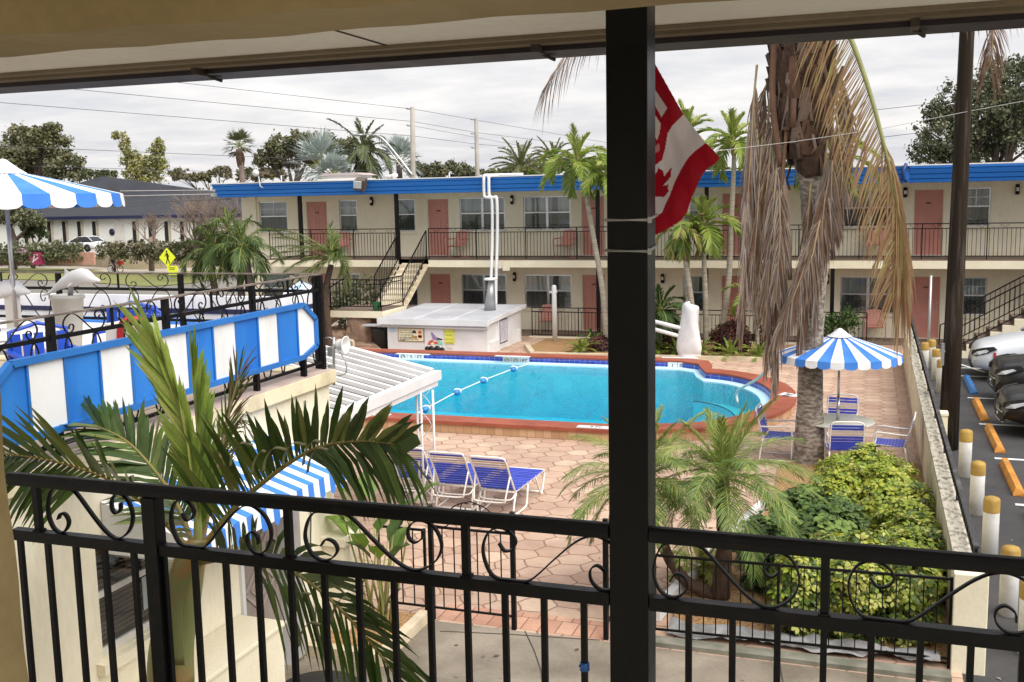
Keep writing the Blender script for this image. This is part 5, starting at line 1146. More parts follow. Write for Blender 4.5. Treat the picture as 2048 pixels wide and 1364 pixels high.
for x in (-13.2,-9.3): m=MB(); m.box(x-.05,x+.05,12.2,12.3,0,2.99); m.build('post',WHITE,wr2)
tp=thing('tarp_canopy',(-7.9,16,0),'pale blue and white canvas canopy with a peak beyond the terrace corner','canopy')
p=[V(540,604,16.5),V(600,562,18),V(635,575,18),V(640,618,16.5),V(590,600,15.5)]
m=MB(); m.add(p,[(0,4,1),(1,4,2),(2,4,3)]); c_=Vector((0,0,-.3)); m.add([p[0],p[4],p[4]+c_,p[0]+c_],[(0,1,2,3)]); m.add([p[4],p[3],p[3]+c_,p[4]+c_],[(0,1,2,3)]); m.build('canvas',M('mottled_canvas',(.74,.77,.82),.7,(.14,.38,.70),2.2,thr=(.45,.6)),tp)
for q in p[:1]+p[2:4]: m=MB(); m.tube([q,(q.x,q.y,0)],.03,6); m.build('post',WHITE,tp)
# floodlamp on a conduit at the terrace corner
fq=V(680,690,10.15); fo=thing('floodlamp',(fq.x,fq.y,2.9),'white bell shaped floodlamp on a conduit at the terrace corner','floodlight')
m=MB(); m.lathe([(.0,-.05),(.045,-.045),(.055,.0),(.07,.05),(.10,.075),(.105,.085),(.09,.085),(.05,.04),(0,.03)],fq+Vector((-.01,0,.0)),18,ax='x'); m.build('reflector',M('lamp_white',(.72,.72,.70),.35),fo)
p0=V(668,770,10.12); p1=V(668,680,10.12); m=MB(); m.tube([p0,p1+Vector((0,0,.03))],.016,8); m.tube(cat([p1,p1+Vector((-.06,-.02,.03)),p1+Vector((-.2,-.02,-.02))],4),.007,6); m.tube(cat([V(672,695,10.1),V(690,720,10.1),V(692,745,10.1),V(675,752,10.1)],4),.008,6); m.build('conduit',GALV,fo)
m=MB(); q=V(665,702,10.1); m.box(q.x-.03,q.x+.03,q.y-.06,q.y-.01,q.z-.05,q.z+.05); m.build('junction_box',GALV,fo); m=MB(); q=V(666,737,10.1); m.box(q.x-.025,q.x+.025,q.y-.07,q.y-.01,q.z-.06,q.z+.05); m.build('junction_box',GALV,fo)
# small planter by the office corner
pk=thing('planter_kerb',(-5.0,9.8,0),'low cream kerb round the gravel planter by the office corner','kerb'); m=MB(); m.box(-5.56,-4.66,9.18,9.30,0,.12); m.box(-4.78,-4.66,9.301,10.4,0,.12); m.build('kerb',CURB,pk)
sheet('planter_gravel',[(-5.58,9.29),(-4.77,9.29),(-4.77,10.4),(-5.58,10.4)],MULCH,(),.07)
# ---- parapet wall, gate and fences
pw=thing('parapet_wall',(.95,22,0),'long cream boundary wall between the pool patio and the car park','wall')
m=MB(); m.box(.90,1.07,10.75,31.2,-.02,.93); m.build('wall',PARAPET,pw); m=MB(); m.box(.885,1.085,10.74,31.22,.932,.985); m.build('coping',PARTOP,pw)
m=MB(); m.box(.845,1.16,10.70,11.1,-.02,1.02); m.build('end_pier',CREAM2,pw,bevel=.01)
wr_=thing('wall_railing',(1.05,22,.98),'dark iron handrail running along the top of the boundary wall','railing')
m=MB(); m.beam((1.06,10.95,1.22),(1.06,31.0,1.26),.05,.03); m.build('top_rail',M('worn_black_rail',(.03,.028,.03),.45,(.12,.11,.11),4,thr=(.5,.75)),wr_); m=MB(); m.beam((1.06,10.95,1.06),(1.06,31.0,1.06),.02); m.build('bottom_rail',IRON,wr_)
for i in range(98): y=10.95+i*.2064; m=MB(); m.box(1.053,1.067,y-.006,y+.006,1.06,1.21); m.build('baluster',IRON,wr_)
for i in range(9):
    y=11.0+i*2.45; m=MB(); m.beam((1.06,y,.75 if i==0 else .985),(1.06,y,1.21),.03); m.build('post',IRON,wr_)
def fence(p,q,z0,h,label,nb=.125,name='iron_fence',curl=False,top2=True):
    p=Vector((p[0],p[1],0)); q=Vector((q[0],q[1],0)); up=Vector((0,0,1)); o=thing(name,tuple(p.lerp(q,.5)+up*z0),label,'fence' if name!='iron_gate' else 'gate')
    L=(q-p).length; n=int(L/nb); m=MB(); m.beam(p+up*(z0+h),q+up*(z0+h),.025); m.build('rail',IRON,o); m=MB(); m.beam(p+up*(z0+.10),q+up*(z0+.10),.022); m.build('rail',IRON,o)
    for i in range(n+1): a=p.lerp(q,i/n); m=MB(); m.beam(a+up*(z0+.10),a+up*(z0+h),.012); m.build('picket',IRON,o)
    k=max(1,int(round(L/1.5)))
    for i in range(k+1): a=p.lerp(q,i/k); m=MB(); m.beam(a+up*(z0-.0),a+up*(z0+h+.02),.028); m.build('post',IRON,o)
    if curl:
        d=(q-p); m=MB(); c=p.lerp(q,.5)+up*(z0+h)
        for s in (-1,1):
            P=[c+d*s*.02+up*.30,c+d*s*.10+up*.30,c+d*s*.12+up*.22,c+d*s*.08+up*.20,c+d*s*.06+up*.25]; m.tube(cat(P,4),.007,5)
            P=[p.lerp(q,.5+.5*s)+up*(z0+h+.20)]; P=[c+up*.33,c+d*s*.2+up*.26,c+d*s*.35+up*.1,c+d*s*.48+up*.04]; m.tube(cat(P,4),.008,5)
            P=[c+d*s*.48+up*.02,c+d*s*.30+up*.02,c+d*s*.26+up*.12,c+d*s*.34+up*.15,c+d*s*.36+up*.09]; m.tube(cat(P,4),.007,5)
        m.build('scrollwork',IRON,o)
        for a in (p,q): m=MB(); m.beam(a,a+up*(z0+h+.25),.05); m.build('gate_post',IRON,o)
    return o
fence((-5.30,10.45),(-4.72,10.45),.05,1.0,'short black iron fence panel between the planter and the pool gate')
fence((-4.64,10.45),(-3.66,10.45),.05,1.05,'black iron pool gate leaf with a scrolled top',.125,'iron_gate',True)
fence((-2.62,10.48),(-2.66,11.45),.05,1.05,'black iron gate leaf standing open, seen edge on by the thick post',.125,'iron_gate',True)
fence((-2.50,10.66),(.83,10.78),.0,.93,'black iron fence in front of the shrub bed')
# planting bed in front: soil, white edging, torn liner
bedpts=[(-1.95,10.95),(-2.1,11.6),(-1.75,13.6),(-1.35,16.0),(-1.45,18.2),(-.9,19.3),(.2,19.2),(.88,19.0),(.88,10.85)]
sheet('shrub_bed',bedpts,MULCH,(),.03)
e=thing('bed_edging',(-1.9,13,0),'white board edging along the left of the shrub bed','edging'); m=MB()
a=[(-2.20,11.1),(-2.05,12.2),(-1.80,13.7),(-1.45,15.6)]
for p,q in zip(a,a[1:]): m.beam((p[0],p[1],.09),(q[0],q[1],.09),.10,.17)
m.build('board',WHITE,e)
bk2=thing('bed_front_kerb',(-.6,10.85,0),'grey stained concrete kerb along the foot of the front fence','kerb'); m=MB(); m.box(-2.55,.84,10.44,10.62,-.02,.05); m.build('kerb',M('mossy_concrete',(.22,.21,.17),.9,(.12,.12,.09),4,bump=.3,bsc=30),bk2)
ln=thing('weed_liner',(-.6,10.9,.05),'torn pale plastic liner crumpled along the front of the shrub bed','liner'); m=MB(); n=60; L=[]
for i in range(n+1):
    x=-2.0+2.75*i/n; 
    for j in range(4): L.append((x,10.74+.09*j+.12*mnoise.noise((x*1.5,0,j*.4)),.05+.09*abs(mnoise.noise((x*2.3,j*.8,0)))+.06*abs(mnoise.noise((x*6,j*1.3,4)))+(.03 if j in(1,2) else -.03)))
m.add(L,[(4*i+j,4*i+4+j,4*i+5+j,4*i+1+j) for i in range(n) for j in range(3)],0,True); m.build('sheet',M('liner',(.30,.30,.31),.6,(.16,.155,.15),5),ln)
# ---- car park furniture
def bollard(): 
    o=thing('bollard',(0,0,0),'x','bollard','white bollards with yellow caps along the boundary wall')
    m=MB(); m.lathe([(.0,0),(.10,0),(.10,.60)],(0,0,0),18); m.build('post',BOLW,o,False); m=MB(); m.lathe([(.103,.60),(.103,.755),(.09,.785),(.05,.80),(0,.805)],(0,0,0),18); m.build('cap',YELLOWP,o,False); return o
B0=bollard(); bl_=[(1.55,18.43,'farthest in the near row, just right of the dark pole'),(1.55,16.28,'second of the near row, right of the boundary wall'),(1.55,14.40,'third of the near row, above the railing'),(1.55,12.40,'just above the balcony rail at the right edge'),(1.62,11.35,'cut by the right edge below the balcony rail'),(1.62,24.2,'touching the left side of the dark utility pole'),(1.60,26.1,'second from the dark pole in the far row'),(1.58,27.8,'third from the dark pole in the far row'),(1.56,29.5,'behind the thin grey post in front of the salmon door'),(1.36,28.9,'farthest left beside the foot of the thin grey post')]
for i,(x,y,s) in enumerate(bl_):
    lb='white yellow capped bollard '+s.replace('of the near row, ','in the near row, ')
    if i==0: B0.location=(x,y,0); B0['label']=lb
    else: dup(B0,(x,y,0),0,lb)
tp_=thing('thin_post',(1.33,28.4,0),'tall thin grey metal post in front of the lower salmon door','post'); q0=G(1855,738) ; q1=V(1862,551,q0.y); m=MB(); m.tube([q0,q1],.035,8); m.build('post',GALV,tp_)
def stop(mat):
    o=thing('wheel_stop',(0,0,0),'x','wheel stop','concrete wheel stops in the car park'); m=MB(); L=.98
    m.prism([(-.09,-L,0),(.09,-L,0),(.085,-L,.05),(.045,-L+.06,.125),(-.045,-L+.06,.125),(-.085,-L,.05)],(0,2*L-.06,0)); m.build('block',mat,o,False)
    m=MB()
    for y in (-.7,.7): m.lathe([(0,.127),(.018,.127),(.018,.13),(0,.132)],(0,y,0),8)
    m.build('bolt',GALV,o,False); return o
s0=stop(STOPY); s0.location=(2.28,24.05,0); s0['label']='yellow wheel stop nearest the blue one'
dup(s0,(2.28,21.25,0),0,'yellow wheel stop in front of the nearest black car'); dup(s0,(2.26,18.4,0),0,'yellow wheel stop beside the nearest of the upper bollards'); dup(s0,(2.30,15.5,0),0,'yellow wheel stop cut by the right edge of the view')
s1=stop(STOPB); s1.location=(2.32,27.1,0); s1['label']='blue wheel stop in front of the silver van'
m=MB()
for y in (16.95,19.85,22.75,25.6,28.6,29.9): m.box(2.15 if y<28 else 1.9,7,y-.05,y+.05,-.003,.001)
m.prism([(2.0,31.2,-.003),(2.1,31.2,-.003),(2.9,29.3,-.003),(2.8,29.3,-.003)],(0,0,.0045)); struct('parking_lines',m,LINE)
# utility pole
up_=thing('utility_pole',(1.41,20.4,0),'tall dark weathered wooden utility pole in the car park','utility pole')
a=G(1896,897); b=V(1935,40,20.4); d=(b-a); m=MB(); m.tube([a-Vector((0,0,.1)),a+d*.3,a+d*.6,b,b+d*.35],[.175,.158,.142,.122,.11],16); m.build('pole',WOODPOLE,up_)
m=MB(); q=a.lerp(b,.24); m.box(q.x-.20,q.x-.15,q.y-.25,q.y-.18,q.z-.25,q.z+.15); m.tube([(q.x-.22,q.y-.15,q.z),(q.x-.14,q.y-.2,q.z)],.02,6); m.build('tag_plate',GALV,up_)
bxs=tag(origin(MB().box(1.16,1.34,15.9,16.15,.0,.55).build('meter_box',CREAM2),(1.25,16,0)),'small cream box fixed behind the boundary wall near the pole','box') if False else None
g1=thing('wall_box',(1.22,19.9,0),'small cream utility box standing behind the boundary wall next to the pole','box'); m=MB(); m.box(1.14,1.30,19.0,19.25,0,.9); m.box(1.13,1.31,18.98,19.27,.9,.94); m.build('case',CREAM2,g1)
# ---- cars
def car(kind):
    o=thing('parked_car',(0,0,0),'x','car','cars parked along the right edge')
    # nose towards -x, origin under nose centre
    P={'van':dict(L=5.1,W=1.0,top=1.74,hood=[(0,.45),(.05,.72),(.18,.86),(.75,1.02),(1.25,1.12)],ws=(1.25,1.12,2.15,1.68),rear=5.05,mat=CAR_S),
       'suv':dict(L=4.5,W=.93,top=1.62,hood=[(0,.48),(.04,.80),(.16,.93),(.8,1.02),(1.2,1.07)],ws=(1.2,1.07,2.0,1.58),rear=4.45,mat=CAR_K),
       'sedan':dict(L=4.6,W=.91,top=1.45,hood=[(0,.42),(.05,.68),(.18,.78),(.85,.90),(1.35,.96)],ws=(1.35,.96,2.2,1.41),rear=4.55,mat=CAR_K)}[kind]
    L,W=P['L'],P['W']; wb=(.92,L-.95); rw=.34
    # body loft: stations along x with lower body section
    st=[]; N=26
    def ztop(x):
        h=P['hood']
        for (a,za),(b,zb) in zip(h,h[1:]):
            if a<=x<=b: return za+(zb-za)*(x-a)/(b-a)
        return h[-1][1]-.0*(x)+ (0 if x<L-.25 else -(x-L+.25)*.5)
    b=MB(); K=14; V_=[]
    XSS=[.0,.015,.05,.10,.17,.27,.4,.55,.75,1.0]+[1.0+(L-1.25)*k/12 for k in range(1,13)]+[L-.17,L-.08,L-.02,L]; N=len(XSS)-1
    for i,x in enumerate(XSS):
        t_=x/L; nose=max(0,1-x/.55); tail=max(0,1-(L-x)/.4)
        w_=W*(1-.26*nose**3-.15*tail**2)*(.93 if i in(0,N) else 1); zt=ztop(x); zb=.20+.12*nose+.1*tail
        sec=[(0,zb),(.75*w_,zb),(.95*w_,zb+.06),(w_*.985,zb+.22),(w_,(zb+zt)/2+.02),(w_*.97,zt-.16),(w_*.86,zt-.035),(w_*.5,zt+.012),(0,zt+.02)]
        full=[(y,z) for y,z in sec]+[(-y,z) for y,z in sec[-2:0:-1]]
        V_+= [(x,y,z) for y,z in full]
    K=16
    b.add(V_,[(i*K+k,i*K+(k+1)%K,(i+1)*K+(k+1)%K,(i+1)*K+k) for i in range(N) for k in range(K)]+[tuple(range(K))[::-1],tuple(N*K+k for k in range(K))],0,True)
    body=b.build('body',P['mat'],o,False); sb=body.modifiers.new('s','SUBSURF'); sb.levels=sb.render_levels=1
    # cabin
    x0,z0,x1,z1=P['ws']; c=MB(); g=MB(); zr=P['top']; xr=P['rear']-.45 if kind!='van' else P['rear']-.15
    def ring(x,z,w_): return [(x,-w_,z),(x,w_,z)]
    base=[(x0-.02,z0-.03,W*.88),(x1,z1,W*.70),((x1+xr)/2,zr,W*.70),(xr-.5,zr-.05,W*.70),(xr+.1,z0+.02,W*.86)]
    for (a,za,wa),(q,zq,wq) in zip(base,base[1:]):
        (g if (a==base[0][0] or q==base[-1][0]) else c).add([(a,-wa,za),(a,wa,za),(q,wq,zq),(q,-wq,zq)],[(0,1,2,3)])
    for s in (-1,1):
        pts=[(a,s*wa,za) for a,za,wa in base]; g.add(pts,[(0,1,2,3,4)])
    g.build('windows',CGLASS,o,False)
    for (a,za,wa),(q,zq,wq) in list(zip(base,base[1:])):
        for s in (-1,1): c.tube([(a,s*wa,za),(q,s*wq,zq)],.035,6)
    c.build('cabin',P['mat'],o,False)
    for x in wb:
        for s in (-1,1):
            m=MB(); m.lathe([(rw*1.13,-.01),(rw*1.13,.012),(0,.012)],(x,s*(W-.012),rw+.02),24,ax='y'); m.v=[(a,(s*(W+.004) if abs(bb-s*(W-.012))>.011 else bb),cc) for a,bb,cc in m.v]; m.build('wheel_arch',PLASTICK,o,False)
            m=MB(); m.lathe([(rw*.62,-.10),(rw,-.09),(rw,.09),(rw*.9,.115),(rw*.66,.10)],(x,s*(W-.06),rw),24,ax='y'); wv=m.build('wheel',TYRE,o,False)
            r_=MB()
            for k in range(7):
                an=2*math.pi*k/7; r_.beam((x,s*(W+.03),rw),(x+rw*.62*math.cos(an),s*(W+.02),rw+rw*.62*math.sin(an)),.05,.03,up=(0,1,0))
            r_.lathe([(rw*.58,-.02),(rw*.66,.02),(rw*.58,.035)],(x,s*(W+.01),rw),24,ax='y'); r_.build('rim',ALU,wv,False)
    W0=W*.80
    for s in (-1,1):
        m=MB(); zh=ztop(.15)-.10
        zt=ztop(.2); hw=lambda x: W*(1-.26*max(0,1-x/.55)**3)
        pts=[(-.012,hw(0)*.70*s,zt-.25),(.06,s*(hw(.06)+.008),zt-.24),(.26,s*(hw(.26)+.012),zt-.17),(.52,s*(hw(.5)+.010),zt-.05),(.44,s*(hw(.44)*.97),zt+.015),(.20,s*hw(.2)*.93,zt-.03),(.0,hw(0)*.74*s,zt-.14)]
        m.prism(pts,(.03,-s*.05,0)); hl=m.build('headlight',PLASTICK,o,False); m=MB(); m.prism([(a-.006+.0*b,b+s*.006,c) for a,b,c in [(.02,s*hw(.03)*.90,zt-.225),(.16,s*(hw(.16)+.010),zt-.19),(.36,s*(hw(.36)+.012),zt-.09),(.30,s*(hw(.3)*.995),zt-.06),(.10,s*hw(.1)*.97,zt-.13)]],(-.004,s*.004,0)); m.build('lens',LAMPG,hl,False)
        m=MB(); m.ball((x0+.25,s*(W+.10),z0+.06),.10,10,7,sc=(.7,1,.7)); m.build('mirror',P['mat'],o,False)
    m=MB(); zg=ztop(.03)-.20; m.box(-.012,.03,-W0*.55,W0*.55,zg-.13,zg+.04); m.box(-.005,.04,-W0*.8,W0*.8,.30,.40); m.build('grille',PLASTICK,o,False)
    m=MB()
    if kind!='van': 
        for z in (zg-.135,zg+.05): m.tube(cat([(.02,-W0*.6,z),(-.02,0,z),(.02,W0*.6,z)],4),.014,6)
        m.ball((-.02,0,zg-.04),.06,10,6,sc=(.3,1.3,.8))
    m.box(-.02,.0,-.15,.15,.42,.52); m.build('trim',CHROME,o,False)
    m=MB()
    if kind=='van':
        for s in (-1,1): m=MB(); m.box(.46,.52,s*(W*.985)-.02,s*(W*.985)+.006,.60,.74); m.build('side_marker',RED,o,False)
    return o
cv=car('van'); cv.location=(V(1943,705,28.4).x,28.75,0); cv.rotation_euler=(0,0,R(-1)); cv['label']='silver white van with its nose toward the bollards below the right staircase'
cs=car('suv'); cs.location=(V(1986,770,25.0).x,25.35,0); cs.rotation_euler=(0,0,R(2)); cs['label']='black car with chrome grille edge parked between the van and the nearest car'
cd=car('sedan'); cd.location=(V(2001,820,22.0).x,22.3,0); cd.rotation_euler=(0,0,R(2)); cd['label']='glossy black car nearest the camera at the right edge'

lm_=MB(); rl2=random.Random(5)
for i in range(150):
    if i<70: x,y=rl2.uniform(1.2,3.2),rl2.uniform(9.5,18)
    elif i<120: x,y=rl2.uniform(-4.3,.7),rl2.uniform(6.5,10.4)
    else: x,y=rl2.uniform(-5,-2),rl2.uniform(11,17)
    a=rl2.uniform(0,6.28); s_=rl2.uniform(.015,.05); c,sn=math.cos(a)*s_,math.sin(a)*s_; k=rl2.randrange(3)
    lm_.add([(x-c,y-sn,.006),(x+sn*.5,y-c*.5,.012),(x+c,y+sn,.008),(x-sn*.5,y+c*.5,.014)],[(0,1,2,3)],k)
o=lm_.build('leaf_litter',DRY); o['kind']='stuff'; o['label']='dry leaf scraps scattered on the concrete and asphalt'; o['category']='leaf litter'
m=MB()
for pts in ([(500,1290),(512,1330),(520,1364),(524,1420)],[(1050,1262),(1068,1300),(1082,1340),(1090,1420)],[(880,1262),(1010,1268),(1200,1280)],[(1560,1330),(1566,1364),(1570,1420)]):
    P=[G(a,b,.004) for a,b in pts]
    for p,q in zip(P,P[1:]): m.beam(p,q,.012,.004)
struct('concrete_cracks',m,M('crack_dark',(.06,.05,.042),.9))
# ---- foliage generators
RN=random.Random(11)
def frond(m,pts,n,Lf,ang=55,droop=.35,w=.03,t0=.12,mi=(0,0,1,2),lift=.15,up=(0,0,1),rr=.02,rmi=3,sides=(-1,1),jit=.12,seg=3,vdroop=0):
    P=cat(pts,5) if len(pts)<12 else [Vector(p) for p in pts]
    cum=[0]
    for a,b in zip(P,P[1:]): cum.append(cum[-1]+(b-a).length)
    tot=cum[-1]
    def at(t):
        s=t*tot; i=0
        while i<len(cum)-2 and cum[i+1]<s: i+=1
        k=(s-cum[i])/max(1e-6,cum[i+1]-cum[i]); return P[i].lerp(P[i+1],k),(P[i+1]-P[i]).normalized()
    up=Vector(up)
    for i in range(n):
        t=t0+(1-t0)*(i+.5)/n; p,T=at(t)
        S=T.cross(up)
        S=S.normalized() if S.length>.05 else T.orthogonal().normalized()
        N=S.cross(T).normalized()
        Lt=Lf(t) if callable(Lf) else Lf*(math.sin(math.pi*min(1,.12+t*.80))**.7)
        for sg in sides:
            a=R(ang*(1-.45*t)+RN.uniform(-8,8)); L=Lt*RN.uniform(1-jit,1+jit)
            d=(T*math.cos(a)+S*sg*math.sin(a)+N*(lift+RN.uniform(-.12,.12))).normalized()
            wv=(T-d*T.dot(d)).normalized(); wv=(wv+N*RN.uniform(-.5,.5)).normalized()*w/2
            b=len(m.v); g=Vector((0,0,-1))
            k=mi[RN.randrange(len(mi))]
            ss=(0,.4,.75,1) if seg==3 else (0,.5,1)
            dr=droop*RN.uniform(.6,1.4)
            for j,s in enumerate(ss):
                q=p+d*(L*s*(1-.25*dr*s))+g*(dr*L*s*s)
                ww=(.45,1,.7,0)[j] if seg==3 else (.6,1,0)[j]
                if s==1: m.v.append(tuple(q))
                else: m.v.append(tuple(q-wv*ww)); m.v.append(tuple(q+wv*ww))
            if seg==3: fs=[(0,2,3,1),(2,4,5,3),(4,6,5)]
            else: fs=[(0,2,3,1),(2,4,3)]
            for f in fs: m.f.append(tuple(b+x for x in f)); m.m.append(k); m.s.append(False)
    if rr: m.tube(P,[rr*(1-.8*i/(len(P)-1)) for i in range(len(P))],5,rmi,caps=False)
def rach(c,az,el,L,bend,n=6):
    # curved frond stem bending under its weight
    pts=[Vector(c)]; e=el; st=L/n
    for i in range(n):
        d=Vector((math.cos(az)*math.cos(e),math.sin(az)*math.cos(e),math.sin(e))); pts.append(pts[-1]+d*st); e-=bend/n*(1+.5*i/n)
    return pts
def crown(m,c,nf,L,nl,LL,w,els=(80,-25),bend=1.2,droop=.35,ang=55,mi=(0,0,1,2),rr=.02,lift=.15,wind=(0,0),seg=2,az0=0,young=2,ymi=None):
    for i in range(nf):
        u=(i+.5)/nf; az=az0+i*2.39996; el=R(els[0]+(els[1]-els[0])*u**.9)
        Lk=L*RN.uniform(.85,1.1)*(.75 if u<.15 else 1); P=rach(c,az,el,Lk,bend*RN.uniform(.8,1.2)*(.35 if u<.2 else 1))
        if wind!=(0,0): P=[p+Vector((wind[0],wind[1],0))*((p-Vector(c)).length/L)**1.6*L for p in P]
        frond(m,P,nl,LL,ang if u>.2 else ang*.5,droop,w,mi=(ymi if (ymi and u<.25) else mi),rr=rr,lift=lift,seg=seg)
STEMG=M('frond_stem',(.28,.30,.09),.5,(.22,.22,.07),3)
STEMD=M('dry_stem',(.36,.28,.15),.7,(.26,.19,.12),3)
def palm(label,trunk,r,c,nf,L,nl,LL,w,mats,catg='palm tree',group=None,shaft=None,barkm=None,name='palm_tree',**k):
    o=thing(name,tuple(trunk[0]),label,catg,group); P=cat(trunk,6); n=len(P)
    m=MB(); m.tube(P,[r[0]+(r[1]-r[0])*i/(n-1) for i in range(n)],12); m.build('trunk',barkm or BARKL,o)
    if shaft:
        d=(Vector(c)-P[-1]); m=MB(); m.tube([P[-1],P[-1].lerp(Vector(c),.4),P[-1].lerp(Vector(c),.9)],[shaft*1.0,shaft*1.15,shaft*.6],10); m.build('crownshaft',CSHAFT,o)
    m=MB(); crown(m,c,nf,L,nl,LL,w,**k); m.build('crown',mats+[STEMG],o); return o
def leafcloud(m,blobs,n,size,mi=(0,0,1,1,2),clumps=22,flat=.6):
    n*=2; size*=.68; clumps=int(clumps*2.6)
    ws=[(b[1][0]*b[1][1]*b[1][2])**.67 for b in blobs]; T=sum(ws)
    for (c,rad),wt in zip(blobs,ws):
        c=Vector(c); nb=int(n*wt/T); cl=[]
        for i in range(clumps):
            z=RN.uniform(-.75,1); a=RN.uniform(0,6.283); q=math.sqrt(max(0,1-z*z)); rr=RN.uniform(.45,1.05)
            cl.append((Vector((q*math.cos(a)*rad[0],q*math.sin(a)*rad[1],z*rad[2]))*rr+c,RN.uniform(.16,.34)*min(rad[0],rad[2],rad[1])*1.1,RN.randrange(len(mi))))
        for i in range(nb):
            p,r_,k=cl[RN.randrange(clumps)]
            v=Vector((RN.gauss(0,1),RN.gauss(0,1),RN.gauss(0,.8))); v=v.normalized()*r_*min(1.7,abs(RN.gauss(0,.75))+.05); q=p+v
            nn=(v.normalized()*.8+Vector((RN.uniform(-1,1),RN.uniform(-1,1),RN.uniform(-.3,1)))).normalized()
            a=nn.orthogonal().normalized(); a=Matrix.Rotation(RN.uniform(0,6.28),3,nn)@a; b=nn.cross(a); s=size*RN.uniform(.6,1.3)
            kk=mi[(k+ (RN.randrange(3)==0))%len(mi)]
            bb=len(m.v); m.v+=[tuple(q-a*s),tuple(q+b*s*flat),tuple(q+a*s),tuple(q-b*s*flat)]; m.f.append((bb,bb+1,bb+2,bb+3)); m.m.append(kk); m.s.append(False)
def tree(label,base,h,blobs,n,size,mats,catg='tree',group=None,tr=.3,limbs=True,clumps=22,name='tree',mi=(0,0,1,1,2),bark=None):
    base=Vector(base); o=thing(name,tuple(base),label,catg,group); m=MB()
    cen=sum((Vector(b[0]) for b in blobs),Vector())/len(blobs); top=Vector((base.x+(cen.x-base.x)*.5,base.y+(cen.y-base.y)*.5,base.z+(cen.z-base.z)*.6))
    m.tube(cat([base,base.lerp(top,.5)+Vector((tr*.4,0,0)),top],4),[tr-(tr*.35)*i/8 for i in range(9)],10)
    if limbs:
        for c,r in blobs:
            c=Vector(c); q=top.lerp(c,.55)+Vector((RN.uniform(-.3,.3)*r[0],0,-.15*r[2])); m.tube(cat([top-Vector((0,0,.2)),q,c+Vector((0,0,r[2]*.5))],4),[tr*.5*(1-.1*i) for i in range(9)],7)
            for j in range(5):
                e=c+Vector((RN.uniform(-.9,.9)*r[0],RN.uniform(-.9,.9)*r[1],RN.uniform(-.3,.9)*r[2])); m.tube([q,q.lerp(e,.6)+Vector((0,0,.1*r[2])),e],[tr*.2,tr*.12,tr*.05],5)
    m.build('trunk',bark or TREEBARK,o); m=MB(); leafcloud(m,blobs,n,size,clumps=clumps,mi=mi); m.build('crown',mats,o); return o
def shrub(label,blobs,n,size,mats,mi,catg='shrub',group=None,name='shrub',rosette=0,wr=.42):
    c0=Vector(blobs[0][0]); zb=min(b[0][2]-b[1][2] for b in blobs); o=thing(name,(c0.x,c0.y,max(0,zb)),label,catg,group)
    m=MB()
    for c,r in blobs:
        for j in range(9):
            e=Vector(c)+Vector((RN.uniform(-.8,.8)*r[0],RN.uniform(-.8,.8)*r[1],RN.uniform(.2,.8)*r[2])); b=Vector((c[0]+RN.uniform(-.3,.3)*r[0],c[1]+RN.uniform(-.3,.3)*r[1],max(0,zb)))
            m.tube([b,b.lerp(e,.6),e],[.018,.012,.005],5)
    m.build('stems',TREEBARK,o); m=MB()
    if not rosette: leafcloud(m,blobs,n,size,mi=mi,clumps=40)
    else:
        ws=[(b[1][0]*b[1][1]*b[1][2])**.67 for b in blobs]; T=sum(ws)
        for (c,r),wt in zip(blobs,ws):
            c=Vector(c)
            for i in range(int(n*wt/T)):
                z=RN.uniform(-.9,1); a=RN.uniform(0,6.283); q=math.sqrt(1-z*z); sh=RN.uniform(.80,1.04)*(1+.12*mnoise.noise((c.x+q*math.cos(a)*2.2,c.y+q*math.sin(a)*2.2,z*2.2)))
                d=Vector((q*math.cos(a),q*math.sin(a),z)); p=c+Vector((d.x*r[0],d.y*r[1],d.z*r[2]))*sh
                if p.z<.05: continue
                ax=(d*.8+Vector((RN.uniform(-.5,.5),RN.uniform(-.5,.5),RN.uniform(.3,.9)))).normalized(); s1=ax.orthogonal().normalized(); s2=ax.cross(s1); k=mi[RN.randrange(len(mi))]; ph=RN.uniform(0,6.28); sz=size*RN.uniform(.75,1.25)
                for j in range(rosette):
                    an=ph+6.283*j/rosette+RN.uniform(-.2,.2); out=(s1*math.cos(an)+s2*math.sin(an)); tip=out*.92+ax*RN.uniform(-.15,.35); sd=ax.cross(out).normalized()*sz*wr/2
                    p0=p+out*sz*.15; p1=p+tip*sz*.55+ax*.06*sz; p2=p+tip*sz*.86; p3=p+tip*sz*1.05-ax*.10*sz; b=len(m.v)
                    m.v+=[tuple(p0),tuple(p1-sd),tuple(p1+sd),tuple(p2-sd*.8),tuple(p2+sd*.8),tuple(p3)]; kk=k if RN.random()<.75 else mi[RN.randrange(len(mi))]
                    for f in ((0,1,2),(1,3,4,2),(3,5,4)): m.f.append(tuple(b+x for x in f)); m.m.append(kk); m.s.append(False)
    m.build('foliage',mats,o); return o
